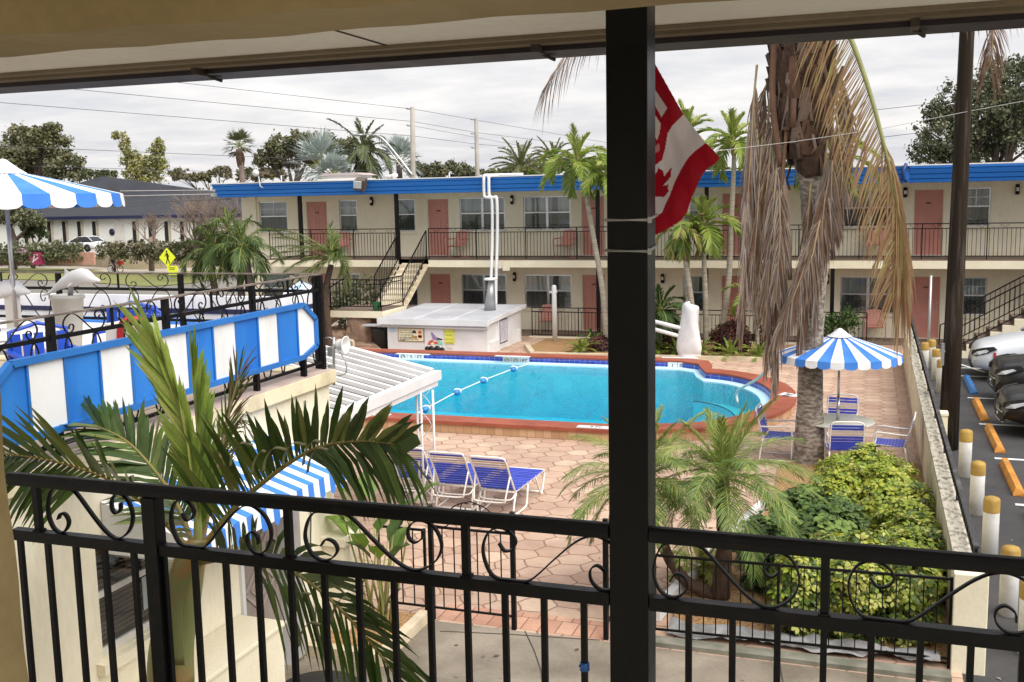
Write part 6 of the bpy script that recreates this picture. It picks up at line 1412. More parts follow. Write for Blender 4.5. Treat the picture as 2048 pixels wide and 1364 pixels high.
# ---- big coconut palm with its skirt of dead fronds
ct=thing('coconut_palm',(-.96,18.7,0),'tall coconut palm with a shaggy skirt of dead brown fronds beside the patio table','palm tree')
YC=18.7
tp=[V(1618,940,YC),V(1620,800,YC),V(1622,700,YC),V(1628,560,YC),V(1622,400,YC),V(1606,250,YC),V(1602,120,YC),V(1600,20,YC),V(1600,-90,YC)]
P=cat(tp,8); n=len(P); rs=[]
for i in range(n):
    u=i/(n-1); r=.235-.05*min(1,u*2.2)-.02*u; r*=1+.025*math.sin(i*2.3)+.02*(1 if i%5==0 else 0); r+=.06*max(0,1-u*9); r+=.09*max(0,(u-.72)/.28); rs.append(r)
m=MB(); m.tube(P,rs,20)
m.build('trunk',BARK,ct)
top=P[-1]
m=MB()
mc=cat([(-1.0,YC,5.0),(-1.10,YC,5.6),(-1.16,YC,6.2),(-1.2,YC,7.0),(-1.24,YC,7.8)],8); m.tube(mc,[.20+.26*min(1,i/14) for i in range(len(mc))],14)
# old boots and fibre around the crown
for i in range(120):
    a=i*2.39996+RN.uniform(-.2,.2); z=5.25+2.3*i/120+RN.uniform(-.1,.1); c=Vector((-1.17-.05*(z-6),YC,z)); d=Vector((math.cos(a),math.sin(a),0)); p=c+d*(.24+.20*min(1,(z-5.2)/.9)); sx_=d.cross(Vector((0,0,1))); hh=RN.uniform(.35,.7); oo=RN.uniform(.05,.20); kk=RN.choice((0,0,0,1,2))
    m.prism([p+sx_*.13,p-sx_*.13,p-sx_*.05+d*oo+Vector((0,0,hh)),p+sx_*.05+d*oo+Vector((0,0,hh))],d*.03,kk)
    if i%2: e=p+Vector((0,0,-RN.uniform(.1,.5))); m.ribbon([p+d*.05,p+d*.08+Vector((RN.uniform(-.05,.05),0,-.25)),e+d*.06],sx_*RN.uniform(.01,.05),.008,RN.choice((1,2,0)))
m.build('leaf_bases',[BARKD,DRY[1],DRY[0]],ct)
m=MB()
def dead(px0,py0,px1,py1,px2,py2,dy0,dy1,n,L,mi=(0,1,2,0),ang=24,droop=.65,w=.026,sides=(-1,1)):
    # px/py: start, middle and tip of a hanging dead frond; dy: distance in front of (negative) or behind the trunk axis
    a=V(px0,py0,YC+dy0*.5); b=V(px1,py1,YC+dy1); c=V(px2,py2,YC+dy1*1.05)
    frond(m,[a,a.lerp(b,.5)+Vector((0,dy1*.2,.1)),b,b.lerp(c,.5),c],n,L,ang,droop,w,mi=mi,rr=.022,rmi=4,lift=-.05,up=(0,-1,.2),sides=sides,t0=.1)
D_=[(1548,150,1515,430,1502,590,-.25,-.25,60,.55),(1556,180,1530,420,1512,640,-.3,-.35,64,.52),(1550,220,1500,430,1493,560,-.1,-.1,56,.5),(1562,260,1542,480,1530,660,-.35,-.45,64,.5),(1545,130,1508,280,1490,420,.1,.1,50,.5),
 (1662,330,1640,470,1580,600,-.3,-.5,64,.6),(1655,400,1622,520,1560,660,-.35,-.6,70,.55),(1668,270,1660,420,1625,540,-.2,-.45,56,.55),(1640,440,1600,560,1548,680,-.35,-.62,64,.5),(1672,230,1684,350,1672,470,.0,-.15,50,.5),(1560,330,1560,470,1552,600,-.35,-.5,56,.5),(1665,120,1690,220,1694,330,.1,.1,44,.5)]
for d in D_: dead(*d)
for px,py,q in ((1500,330,0),(1515,430,1),(1492,500,0),(1545,560,1),(1560,600,0),(1640,480,0),(1610,540,1)):
    dead(px+14,py-200,px,py,px-12,py+170,-.2,-.35,46,.55,(1,1,0,2) if q else (0,2,2,1),13,.9,.03)
m.build('dead_fronds',DRY+[STEMD,STEMD],ct)
m=MB() # pale strips of hanging leaf base
for px0,py0,px1,py1,px2,py2,w_ in ((1550,60,1545,200,1562,330,.10),(1590,70,1586,170,1570,260,.13),(1562,330,1575,430,1580,560,.07),(1575,230,1560,420,1545,600,.05),(1640,100,1660,200,1664,320,.07)):
    m.ribbon(cat([V(px0,py0,YC-.36),V(px1,py1,YC-.42),V(px2,py2,YC-.40)],8),(w_/2,.02,0),.012,RN.randrange(3))
m.build('sheaths',DRY,ct)
# yellow hanging frond on the right and fronds reaching past the roof edge
m=MB(); a=[V(1640,-40,YC-.2),V(1690,50,YC-.6),V(1735,170,YC-.8),V(1768,290,YC-.9),V(1790,380,YC-.9),V(1803,470,YC-.9),V(1805,560,YC-.9)]
frond(m,a,140,lambda t:1.15*(1-.3*t) if t>.05 else .6,62,.55,.026,mi=(0,1,2,1),rr=.05,lift=.0,up=(0,-1,0),t0=.05,sides=(1,),seg=3)
frond(m,a,60,lambda t:.75*(1-.3*t),20,.9,.02,t0=.55,mi=(1,0,1),rr=0,lift=0,up=(0,-1,0),sides=(-1,1))
frond(m,[a[-3],a[-2],a[-1]],60,lambda t:.85,12,1.0,.02,t0=.05,mi=(1,1,0),rr=0,lift=0,up=(0,-1,0))
m.build('yellow_frond',YF+[STEMG],ct)
m=MB()
a=[V(1590,-60,YC-.3),V(1480,-40,YC-1.2),V(1350,-20,YC-2.0),V(1240,20,YC-2.5),V(1150,90,YC-2.8),V(1095,165,YC-3.0)]
frond(m,a,80,lambda t:.85*(1-.35*t),42,.75,.02,t0=.3,mi=(0,1,2),rr=.03,lift=0,up=(0,-.3,1))
a=[V(1640,-80,YC),V(1760,-60,YC-.4),V(1880,-30,YC-.6),V(1975,20,YC-.8),V(1985,90,YC-.8),V(1980,130,YC-.8)]
frond(m,a,80,lambda t:.75*(1-.45*t),50,.8,.018,t0=.3,mi=(0,1,1),rr=.03,lift=0,up=(0,-.3,1))
a=[V(1640,-80,YC),V(1700,-90,YC-1),V(1800,-60,YC-2),V(1930,-30,YC-2.5),V(2060,20,YC-2.8)]
frond(m,a,60,lambda t:.85*(1-.45*t),45,.8,.016,t0=.2,mi=(0,1,1),rr=.03,lift=0,up=(0,-.3,1))
m.build('high_fronds',DRY+[STEMD],ct)
# ---- pygmy date palms, two heads from one base
pg=thing('pygmy_date_palm',(-1.6,11.93,0),'feathery green pygmy date palm with two trunks in the shrub bed','palm tree')
m=MB(); b=Vector((-1.6,11.93,0)); 
for P in ([b,V(1448,1100,11.95),V(1446,1010,11.95),V(1444,960,11.95)],):
    P=cat(P,6); m.tube(P,[.115-.035*min(1,i/8)+.010*(i%2) for i in range(len(P))],12)
m.build('trunk',BARKD,pg)
m=MB(); P=cat([b+Vector((0,.02,.02)),V(1370,1160,11.85),V(1320,1080,11.7),V(1295,1010,11.6),V(1285,960,11.6)],6); m.tube(P,[.080-.015*min(1,i/8)+.008*(i%2) for i in range(len(P))],12); m.build('leaning_trunk',BARKD,pg)
PYG=[LEAF('pygmy_a',(.14,.22,.05),(.19,.27,.065)),LEAF('pygmy_b',(.09,.16,.045),(.13,.20,.055)),LEAF('pygmy_c',(.24,.31,.06),(.30,.34,.08))]
m=MB(); crown(m,V(1445,955,11.95),32,1.20,74,.29,.0095,els=(85,-22),bend=1.1,droop=.30,ang=58,mi=(0,0,1,2),rr=.011,lift=.12,seg=3,ymi=(2,0,2)); m.build('crown',PYG+[STEMG],pg)
m=MB(); crown(m,V(1283,962,11.6),28,1.10,70,.27,.0095,els=(80,-25),bend=1.1,droop=.30,ang=58,mi=(0,0,1,2),rr=.011,lift=.12,seg=3,ymi=(2,0,2),az0=1.1); m.build('left_crown',PYG+[STEMG],pg)
# ---- near palm left with big arching fronds
np_=thing('bottle_palm',(-4.35,5.5,0),'large leafy palm with green crownshaft right behind the balcony railing','palm tree')
YN=5.5
m=MB(); P=cat([Vector((-4.38,5.5,0)),Vector((-4.37,5.5,1.0)),V(342,1364,YN),V(345,1280,YN),V(362,1200,YN),V(375,1140,YN),V(388,1095,YN)],6)
m.tube(P[:14],[.17-.02*i/13 for i in range(14)],16); m.build('trunk',BARKL,np_)
m=MB(); Q=P[12:]; n=len(Q); m.tube(Q,[.155-.065*(i/(n-1))**1.3 for i in range(n)],16); m.build('crownshaft',CSHAFT,np_)
m=MB(); m.ribbon(cat([V(350,1330,YN-.17),V(345,1220,YN-.17),V(365,1130,YN-.14),V(395,1080,YN-.08)],6),(.06,.02,0),.01); m.build('old_sheath',M('rust_sheath',(.26,.11,.035),.5,(.16,.17,.06),4,thr=(.4,.6)),np_)
m=MB()
def nf(L,n,Lf,mi=(0,0,1,1,2),**k):
    frond(m,[V(px,py,YN+dy) for px,py,dy in L],n,Lf,mi=mi,rr=k.pop('rr',.022),seg=3,**k)
nf([(385,1110,0),(330,1045,-.1),(260,985,-.25),(200,950,-.35),(120,925,-.45),(50,912,-.5),(-20,905,-.5)],42,lambda t:.82*(1-.2*t),ang=76,droop=.06,w=.048,jit=.22,lift=.9,up=(0,-1,.15),sides=(1,),t0=.1,mi=(0,0,1,2))
nf([(385,1110,0),(330,1045,-.1),(260,985,-.25),(200,950,-.35),(120,925,-.45),(50,912,-.5),(-20,905,-.5)],22,lambda t:.5*(1-.2*t),ang=62,droop=.45,w=.042,lift=.1,up=(0,-1,.15),sides=(-1,),t0=.5,mi=(1,1,0),rr=0)
nf([(395,1105,0),(470,1015,.05),(520,970,.0),(580,925,-.05),(640,893,-.1),(720,882,-.15),(790,888,-.2)],52,lambda t:.70*(1-.45*t),ang=62,droop=.10,w=.045,jit=.25,lift=.5,up=(0,-1,.2),sides=(-1,),t0=.12,mi=(0,1,1,2))
nf([(395,1105,0),(470,1015,.05),(520,970,.0),(580,925,-.05),(640,893,-.1),(720,882,-.15),(790,888,-.2)],34,lambda t:.46*(1-.25*t),ang=55,droop=.75,w=.040,lift=-.1,up=(0,-1,.2),sides=(1,),t0=.62,mi=(1,0,1),rr=0)
m.add([V(740,884,YN-.15),V(790,848,YN-.2),V(835,870,YN-.25),V(842,888,YN-.26),V(800,915,YN-.2),V(760,900,YN-.15)],[(0,1,2,3,4,5)],1)
nf([(395,1125,0),(470,1115,-.2),(560,1130,-.4),(640,1180,-.5),(720,1260,-.55),(790,1350,-.55),(830,1430,-.5)],54,lambda t:.66*(1-.2*t),ang=58,droop=.30,w=.040,jit=.2,lift=.35,up=(0,-1,.2),sides=(-1,),t0=.12,mi=(1,1,0))
nf([(395,1125,0),(470,1115,-.2),(560,1130,-.4),(640,1180,-.5),(720,1260,-.55),(790,1350,-.55),(830,1430,-.5)],30,lambda t:.50*(1-.2*t),ang=50,droop=.7,w=.034,lift=-.1,up=(0,-1,.2),sides=(1,),t0=.3,mi=(1,0,1),rr=0)
nf([(390,1100,.1),(350,1000,.25),(300,930,.4),(250,880,.5),(190,850,.6)],44,lambda t:.55*(1-.2*t),ang=52,droop=.2,w=.046,lift=.3,up=(0,-.7,1),mi=(1,0,1,2))
m.build('fronds',NG+[M('frond_rib_brown',(.26,.17,.05),.5,(.20,.19,.05),4)],np_)
m=MB()
SPR=[(393,1105,0),(392,1000,0),(380,900,-.02),(356,810,-.04),(335,750,-.06),(322,705,-.08)]
nf(SPR,64,lambda t:.20+.30*t,ang=36,droop=.06,w=.040,lift=.0,up=(0,-1,0),sides=(-1,),t0=.18,mi=(0,1,0,2),jit=.1)
nf(SPR,56,lambda t:.46*(1-.45*t),ang=7,droop=-.02,w=.042,lift=.0,up=(0,-1,0),sides=(1,),t0=.12,mi=(0,1,0,2),rr=0)
nf([(398,1105,.0),(400,1000,.05),(398,900,.06),(392,820,.08),(385,740,.1)],50,lambda t:.46*(1-.3*t),ang=17,droop=.0,w=.045,lift=.0,up=(0,-1,0),sides=(1,),t0=.1,mi=(0,1,1))
m.build('spear_leaves',NY+[STEMG],np_)
m=MB()
nf([(400,1100,.05),(425,980,.1),(445,890,.12),(460,820,.12),(478,750,.1)],40,lambda t:.34*(1-.1*t),ang=20,droop=.15,w=.012,lift=.0,up=(0,-1,0),t0=.25,mi=(0,1,2))
nf([(400,1100,.1),(430,960,.2),(455,880,.25),(480,840,.2),(490,850,.2)],30,lambda t:.30,ang=28,droop=.8,w=.010,lift=.0,up=(0,-1,0),t0=.3,mi=(0,1,2))
m.build('withered_leaf',[NG[2],DRY[1],NG[0],STEMD],np_)
PTIP=LEAF('pale_tip',(.24,.24,.12),(.18,.17,.09))
for px,py,dy in ((575,900,-.1),(610,890,-.1),(640,885,-.1),(655,900,-.1),(530,905,-.1),(505,890,-.1),(640,1250,-.5),(700,1200,-.5),(620,1190,-.5),(760,1150,-.4),(800,1180,-.4)):
    a=V(px,py,YN+dy-.08); s=RN.uniform(-1,1); m=MB(); m.ribbon(cat([a,a+Vector((-.05+.05*s,-.01,.01)),a+Vector((-.10+.06*s,-.02,-.06)),a+Vector((-.12+.06*s,-.02,-.14))],5),(.008,.005,.007),.002); m.build('bent_tip',[PTIP],np_)
# ---- shrub bed: schefflera and clusia
def mound(x0,x1,y0,y1,zt,n,r0=.28,r1=.42,fl=.0):
    out=[]
    for i in range(n):
        r=RN.uniform(r0,r1); x=RN.uniform(x0+r*.7,x1-r*.7); y=RN.uniform(y0+r*.7,y1-r*.7); z=max(.12,zt-r*.9+RN.uniform(-.16,.05)-fl*abs((x-(x0+x1)/2)/(x1-x0)))
        out.append(((x,y,z),(r,r,r*RN.uniform(.75,1))))
        if z>.45: out.append(((x+RN.uniform(-.1,.1),y+RN.uniform(-.1,.1),z*.45),(r*.95,r*.95,.36)))
    return out
shrub('bright yellow green schefflera bush at the back of the bed behind the coconut trunk',mound(-.72,.88,14.5,17.3,.86,28),3600,.095,SG,(0,1,1,0,2,1,3,1),group='schefflera bushes in the shrub bed',rosette=7)
shrub('cream speckled variegated schefflera bush behind the front fence',mound(-.95,.84,11.0,12.3,.95,22,.24,.38),3600,.090,SG,(2,3,1,1,3,0,2,3),group='schefflera bushes in the shrub bed',rosette=7)
shrub('lime green schefflera bush along the boundary wall between the front and back ones',mound(.2,.9,12.2,14.7,.82,14,.24,.36),2000,.092,SG,(1,0,1,3,2,1,3),group='schefflera bushes in the shrub bed',rosette=7)
shrub('dark glossy green round leaved bush between the schefflera bushes',mound(-1.5,.3,12.1,14.6,.78,24,.26,.40),3200,.095,DG,(0,0,1,1,2,0),rosette=5,wr=.85)
m=MB()
for i in range(7):
    c=Vector((-1.0+RN.uniform(-.35,.6),12.0+RN.uniform(-.1,.5),.55+RN.uniform(0,.35))); a=RN.uniform(0,6.28); m.ball(c,.05,8,5,sc=(1,.7,.35))
m.build('yellow_leaves',[SG[0]],None) if False else None
def sago(loc,L,n,label,mats,catg='cycad',els=(75,5),w=.02,LL=.16,bend=.9,nl=22,group=None,name='sago_palm',mi=(0,0,1,2)):
    o=thing(name,tuple(loc),label,catg,group); m=MB(); crown(m,Vector(loc)+Vector((0,0,.08)),n,L,nl,LL,w,els=els,bend=bend,droop=.1,ang=62,mi=mi,rr=.010,lift=.15,seg=2); m.lathe([(.0,0),(.09,0),(.08,.10),(0,.12)],Vector(loc),8,3); m.build('fronds',mats+[STEMG],o); return o
sago((-1.9,12.6,.03),.45,14,'small yellowish cycad at the foot of the pygmy palm beside the white edging',[PY[2],PY[0],YF[1]])
# croton / bird of paradise plant near the gate
bp_=thing('broad_leaf_plant',(-5.0,9.9,.07),'broad leaved green plant growing from the gravel planter by the gate','plant'); m=MB(); st_m=MB()
for i in range(16):
    a=RN.uniform(0,6.28); h=.75+.75*RN.random(); base=Vector((-5.05+RN.uniform(-.12,.12),9.95+RN.uniform(-.1,.1),.07)); tip=base+Vector((math.cos(a)*.22*h,math.sin(a)*.18*h,h)); st_m.tube([base,base.lerp(tip,.6)+Vector((0,0,.05)),tip],[.014,.010,.006],6)
    d=Vector((math.cos(a)*.6,math.sin(a)*.5,.75)).normalized(); s=d.cross(Vector((0,0,1))).normalized(); L=RN.uniform(.30,.42); w_=.11; k=RN.randrange(3); nrm=s.cross(d)
    pts=[tip,tip+d*L*.3-s*w_*.9+nrm*.03,tip+d*L*.3,tip+d*L*.3+s*w_*.9+nrm*.03,tip+d*L*.7-s*w_*.8+nrm*.02,tip+d*L*.7-nrm*.03,tip+d*L*.7+s*w_*.8+nrm*.02,tip+d*L-nrm*.09]
    m.add(pts,[(0,2,1),(0,3,2),(1,2,5,4),(2,3,6,5),(4,5,7),(5,6,7)],k)
st_m.build('stems',STEMG,bp_); m.build('leaves',[PY[1],PG[0],LEAF('banana_green',(.12,.22,.05),(.17,.27,.06),tr=.35)],bp_)
# ---- courtyard palms in the far bed and by the stairs
YB=31.6
def px(a,b,Y=YB): return V(a,b,Y)
kw=dict(els=(85,-20),bend=1.5,droop=.30,ang=52,mi=(0,0,1,2),rr=.022,lift=.35,seg=2,ymi=(2,2,0))
G1='slender palms in front of the motel'
palm('slender palm with arching crown just left of the thick black post, trunk leaning right',[px(1214,690),px(1205,580),px(1188,480),px(1172,385),px(1168,345)],(.10,.065),px(1155,325),15,1.35,34,.50,.05,PY,shaft=.08,group=G1,**kw)
palm('lower pale green palm head half hidden by the left edge of the thick black post',[px(1250,690,31.3),px(1240,560,31.3),px(1225,430,31.3),px(1215,380,31.3)],(.09,.06),px(1212,352,31.3),12,1.1,30,.45,.05,PY,shaft=.07,group=G1,**kw)
palm('tallest slender palm between the flag and the coconut palm',[px(1440,690),px(1457,560),px(1462,450),px(1467,350),px(1468,310)],(.10,.06),px(1465,285),15,1.3,34,.50,.05,PY,shaft=.08,group=G1,**kw)
palm('slender palm with fan of bright fronds below the flag tip',[px(1412,690,31.4),px(1411,600,31.4),px(1408,520,31.4),px(1406,465,31.4)],(.095,.06),px(1407,450,31.4),13,1.25,32,.55,.055,PY,shaft=.08,group=G1,**kw)
palm('slender palm with drooping yellow frond under the flag',[px(1392,690,31.0),px(1382,600,31),px(1370,510,31),px(1366,475,31)],(.10,.065),px(1364,455,31),11,1.0,28,.45,.05,[PY[0],PG[0],YF[2]],shaft=.08,group=G1,els=(50,-55),bend=1.2,droop=.4,ang=45,mi=(0,1,2),rr=.02,lift=.1,seg=2)
palm('slender palm standing right behind the coconut palm, crown against the blue roof edge',[px(1632,700,30.8),px(1640,620,30.8),px(1652,520,30.8),px(1658,400,30.8),px(1662,345,30.8)],(.11,.065),px(1664,315,30.8),17,1.45,36,.5,.05,PY,shaft=.08,group=G1,els=(85,-60),bend=1.5,droop=.35,ang=50,mi=(0,0,1,2),rr=.022,lift=.3,seg=2,ymi=(2,2,0))
palm('pale topped palm behind the flag, only its tip showing',[px(1372,700,31.5),px(1374,560,31.5),px(1376,400,31.5),px(1376,300,31.5)],(.09,.06),px(1375,265,31.5),8,1.0,28,.4,.05,PY,shaft=.07,group=G1,els=(88,20),bend=.8,droop=.2,ang=40,mi=(0,2,2),rr=.02,lift=.2,seg=2)
palm('short dark green palm by the motel railing right of the thick post',[px(1318,705,30.8),px(1320,660,30.8),px(1322,630,30.8)],(.08,.06),px(1322,620,30.8),16,1.15,30,.42,.05,PG,group='low palms in the far bed',els=(75,-30),bend=1.3,droop=.35,ang=52,mi=(0,1,1),rr=.02,lift=.3,seg=2,name='palm_tree')
palm('short bright palm half hidden behind the dead fronds',[px(1515,700,31),px(1514,650,31),px(1512,610,31)],(.06,.05),px(1512,590,31),11,1.0,28,.4,.045,PY,group='low palms in the far bed',els=(85,-15),bend=1.2,droop=.3,ang=50,mi=(0,1,2),rr=.018,lift=.3,seg=2,ymi=(2,0))
# left palm group
YL=27.5
W_=dict(els=(88,-35),bend=1.45,droop=.6,ang=48,mi=(0,0,1,0,2),rr=.022,lift=.30,seg=3,ymi=(2,0))
palm('leaning palm with big green crown at the left end of the motel',[V(512,615,YL),V(505,590,YL),V(497,545,YL),V(488,500,YL)],(.13,.10),V(486,492,YL),15,1.30,54,.50,.026,PG,shaft=.11,group='palms at the left end of the motel',barkm=TREEBARK,**W_)
palm('palm with curved trunk left of the leaning palm',[V(440,640,YL+.6),V(432,590,YL+.6),V(425,550,YL+.6),V(424,510,YL+.6)],(.13,.09),V(424,500,YL+.6),13,1.25,52,.48,.026,PG,shaft=.10,group='palms at the left end of the motel',barkm=TREEBARK,**W_)
palm('straight trunked palm between the two palms at the motel end',[V(484,630,YL+.9),V(482,590,YL+.9),V(478,540,YL+.9),V(470,490,YL+.9)],(.11,.09),V(458,462,YL+.9),11,1.1,50,.45,.026,PG,shaft=.10,group='palms at the left end of the motel',barkm=TREEBARK,**W_)
# windblown fan palm beside the stairs
wf=thing('windblown_palm',tuple(V(660,690,29)),'windswept fan palm with fronds blown to the left in front of the left staircase','palm tree')
m=MB(); P=cat([V(660,700,29),V(655,640,29),V(650,590,29),V(662,530,29)],6); m.tube(P,[.12-.03*i/len(P) for i in range(len(P))],10); m.build('trunk',BARKD,wf)
m=MB()
def fan(m,c,d,L,n=22,spread=110,w=.05,droop=.4,mi=(0,1,0,2),up=(0,-1,0)):
    d=Vector(d).normalized(); s=d.cross(Vector(up)).normalized()
    for i in range(n):
        a=R(-spread/2+spread*i/(n-1)); q=d*math.cos(a)+s*math.sin(a)+Vector(up)*RN.uniform(-.15,.15); l=L*RN.uniform(.8,1.05)*(1-.25*abs(a)); wv=q.cross(Vector(up)).normalized()*w/2; k=mi[RN.randrange(len(mi))]; b=len(m.v)
        p1=c+q*l*.55; p2=c+q*l-Vector((0,0,droop*l*.5)); p1=p1-Vector((0,0,droop*l*.12))
        m.v+=[tuple(c),tuple(p1-wv),tuple(p1+wv),tuple(p2)]; m.f.append((b,b+1,b+2)); m.f.append((b+1,b+3,b+2)); m.m+=[k,k]; m.s+=[False,False]
hd=V(664,520,29)
for i in range(26):
    az=RN.uniform(0,6.28); el=R(RN.uniform(-20,80)); L=RN.uniform(1.0,1.5); P=rach(hd,az,el,L,1.0)
    P=[p+Vector((-1,0,.05))*(((p-hd).length/L)**1.5*.85) for p in P]
    frond(m,P,44,lambda t:.55*(1-.3*t),32,.30,.022,mi=(0,1,0,2) if el>.2 else (1,2,2),rr=.012,lift=.1,seg=2)
m.build('crown',[LEAF('wind_green',(.09,.15,.03),(.14,.19,.04)),LEAF('wind_dark',(.05,.08,.025),(.08,.11,.03)),LEAF('wind_pale',(.26,.27,.10),(.30,.27,.13)),STEMG],wf)
shrub('dense dark leafy shrub behind the left stair railing',[(tuple(V(720,600,32.8)),(1.0,.5,1.0)),(tuple(V(690,620,32.6)),(.7,.5,.8))],2200,.07,OAK,(0,1,1,0,2))
shrub('dark twiggy bush in front of the lower windows right of the coconut palm',[(tuple(V(1668,655,32.6)),(.75,.5,.45)),(tuple(V(1690,640,32.6)),(.5,.4,.35))],1500,.06,DG,(0,0,1))
def sg_(a,b,Y,L,label,mats=PY,**k): 
    q=V(a,b,Y); return sago((q.x,q.y,.02),L,18,label,mats,group='low ferny cycads along the far bed kerb',LL=.13,w=.03,nl=18,**k)
sg_(1162,705,30.4,.62,'fern like cycad left of the black post, in the corner of the far bed'); sg_(1310,705,30.4,.55,'fern like cycad just right of the black post'); sg_(1355,705,30.4,.6,'fern like cycad left of the covered pool lift'); sg_(1402,705,30.4,.6,'fern like cycad right of the covered pool lift'); sg_(1460,706,30.3,.75,'fern like cycad with wide fronds in front of the burgundy plants'); sg_(1517,708,30.3,.62,'fern like cycad nearest the coconut trunk')
def bur(a,b,Y,r,n,label): 
    q=V(a,b,Y); shrub(label,[((q.x,q.y,max(r[2],.02)),r)],n,.16,BUR,(0,1,1,2),catg='plant',group='burgundy leaved plants in the far bed',name='burgundy_plant',rosette=6,wr=.35)
bur(1462,690,31.5,(.62,.4,.45),220,'large burgundy leaved plant behind the widest cycad'); bur(1530,660,31.8,(.3,.3,.65),90,'tall thin burgundy plant behind the dead fronds'); bur(1330,690,31.6,(.5,.3,.40),150,'burgundy leaved plant behind the arms of the pool lift'); bur(1200,695,31,(.35,.3,.22),80,'small burgundy plant left of the black post'); sago(tuple(V(1185,690,31.6)),.6,14,'spiky green plant behind the small burgundy plant',PG)
# ---- utility poles, wires, street lamp, sign
def pole(a,b,Y,r,label,mat=CONCPOLE,arms=0):
    p=V(*a,Y); q=V(*b,Y); o=thing('utility_pole',(q.x,Y,0),label,'utility pole'); m=MB(); m.tube([(q.x,Y,-.45),(q.x,Y,q.z),p],[r*1.15,r,r*.85],10); m.build('pole',mat,o)
    if arms:
        m=MB()
        for i in range(arms): z=p.z-.12-i*1.05; m.beam((p.x-.35,Y-.1,z),(p.x,Y,z),.08); m.lathe([(0,0),(.07,.02),(.07,.10),(0,.12)],(p.x-.35,Y-.1,z),8)
        m.build('insulator_arm',GALV,o)
    return o
pole((825,214),(826,356),62,.17,'nearer grey concrete utility pole behind the motel roof',arms=3); pole((952,236),(955,356),75,.17,'farther grey concrete utility pole right of the other behind the motel roof',arms=3); pole((1980,126),(1974,330),50,.10,'thin grey utility pole right of the dark wooden pole, behind the roof'); 
def wire(pts,label,r=.012,mat=WIRE,sag=0):
    P=[V(a,b,Y) for a,b,Y in pts]; L=[]
    for p,q in zip(P,P[1:]): L+=[p.lerp(q,i/10)-Vector((0,0,sag*math.sin(math.pi*i/10))) for i in range(10)]
    L.append(P[-1]); m=MB(); m.tube(L,r,5); o=m.build('overhead_wire',mat); origin(o,P[-1]); tag(o,label,'wire','overhead wires'); return o
wire([(-150,118,40),(270,155,48),(825,218,62),(952,240,75),(1300,300,95)],'topmost overhead wire leaving the roof edge and meeting the concrete pole tops',.014)
wire([(-150,148,40),(40,168,42),(825,243,62),(952,265,75),(1300,308,95)],'second overhead wire from the top, through both concrete poles',.014)
wire([(-200,183,40),(0,205,43),(825,272,62),(952,288,75),(1300,318,95)],'third overhead wire from the top, through both concrete poles',.014)
wire([(-150,281,40),(0,292,43),(700,322,58),(826,326,62),(953,340,75)],'overhead wire passing in front of the tall fan palm',.013)
wire([(60,332,45),(420,343,52),(826,340,62)],'overhead wire above the dark shingle roof',.012)
wire([(240,382,30),(432,380,33.2)],'service wire to the motel roof corner, highest of three',.012,WIREL); wire([(240,392,30),(434,388,33.2)],'service wire to the motel roof corner, middle of three',.012,WIREL); wire([(240,406,30),(462,398,33.8)],'service wire to the motel eave, lowest of three, dark',.012)
wire([(828,252,62),(953,275,75),(1250,330,90)],'slack wire between the two concrete poles',.012)
wire([(1425,303,14),(1590,283,16.8),(1760,258,18.2),(1925,225,20.1),(2100,192,24)],'pale cord strung from the flag past the coconut palm to the wooden pole',.0045,WIREL)
wire([(1750,220,50),(1840,210,50),(1978,190,50),(2100,175,50)],'thin wire left and right of the thin grey pole',.012); wire([(1760,275,50),(1925,255,50),(2120,232,50)],'thin lower wire crossing behind the dark wooden pole',.012); wire([(1920,287,50),(1976,280,50),(2100,282,50)],'wire ending on the thin grey pole above the roof',.014)
sl_=thing('street_lamp',tuple(V(824,352,55)),'silver street lamp with a long curved arm leaning left behind the roof','street lamp'); m=MB(); m.tube(cat([V(826,352,55),V(800,318,55),V(772,284,55),V(757,272,55),V(740,269,55),V(726,269,55)],5),[.07-.002*i for i in range(26)],8); m.tube([V(822,356,55),V(790,316,55),V(766,282,55)],.035,6); m.build('arm',ALU,sl_); m=MB(); m.ball(V(716,270,55),.3,10,6,sc=(1.2,.5,.3)); m.build('lamp_head',GALV,sl_)
sg2=thing('crossing_sign',tuple(V(340,592,58)),'yellow diamond pedestrian crossing sign with a plate below it','sign'); q=V(335,515,58); m=MB(); s=.66
def dia(s,y,c): return [(c.x-s,y,c.z),(c.x,y,c.z-s),(c.x+s,y,c.z),(c.x,y,c.z+s)]
m=MB(); m.prism(dia(.67,58,q),(0,.03,0)); m.build('border',BLACKM,sg2); m=MB(); m.prism(dia(.645,57.99,q),(0,-.02,0)); m.build('diamond',SAFEY,sg2)
q2=V(345,541,58); m=MB(); m.box(q2.x-.40,q2.x+.40,57.98,58.02,q2.z-.02,q2.z+.30); m.box(q2.x-.32,q2.x+.38,57.98,58.02,q2.z-.28,q2.z-.03); m.build('plate',SAFEY,sg2)
m=MB(); 
for i,w_ in enumerate((.5,.4)): m.box(q2.x-w_/2,q2.x+w_/2,57.972,57.979,q2.z+.16-i*.10,q2.z+.20-i*.10)
m.box(q2.x-.1,q2.x+.25,57.972,57.979,q2.z-.18,q2.z-.13); m.build('lettering',BLACKM,sg2)
m=MB(); m.box(q.x-.03,q.x+.03,58.04,58.09,-.45,q.z+.4); m.build('post',GALV,sg2)
m=MB(); y=57.965
def lm(a,b,w_): m.beam((q.x+a[0],y,q.z+a[1]),(q.x+b[0],y,q.z+b[1]),w_,.006,up=(0,1,0))
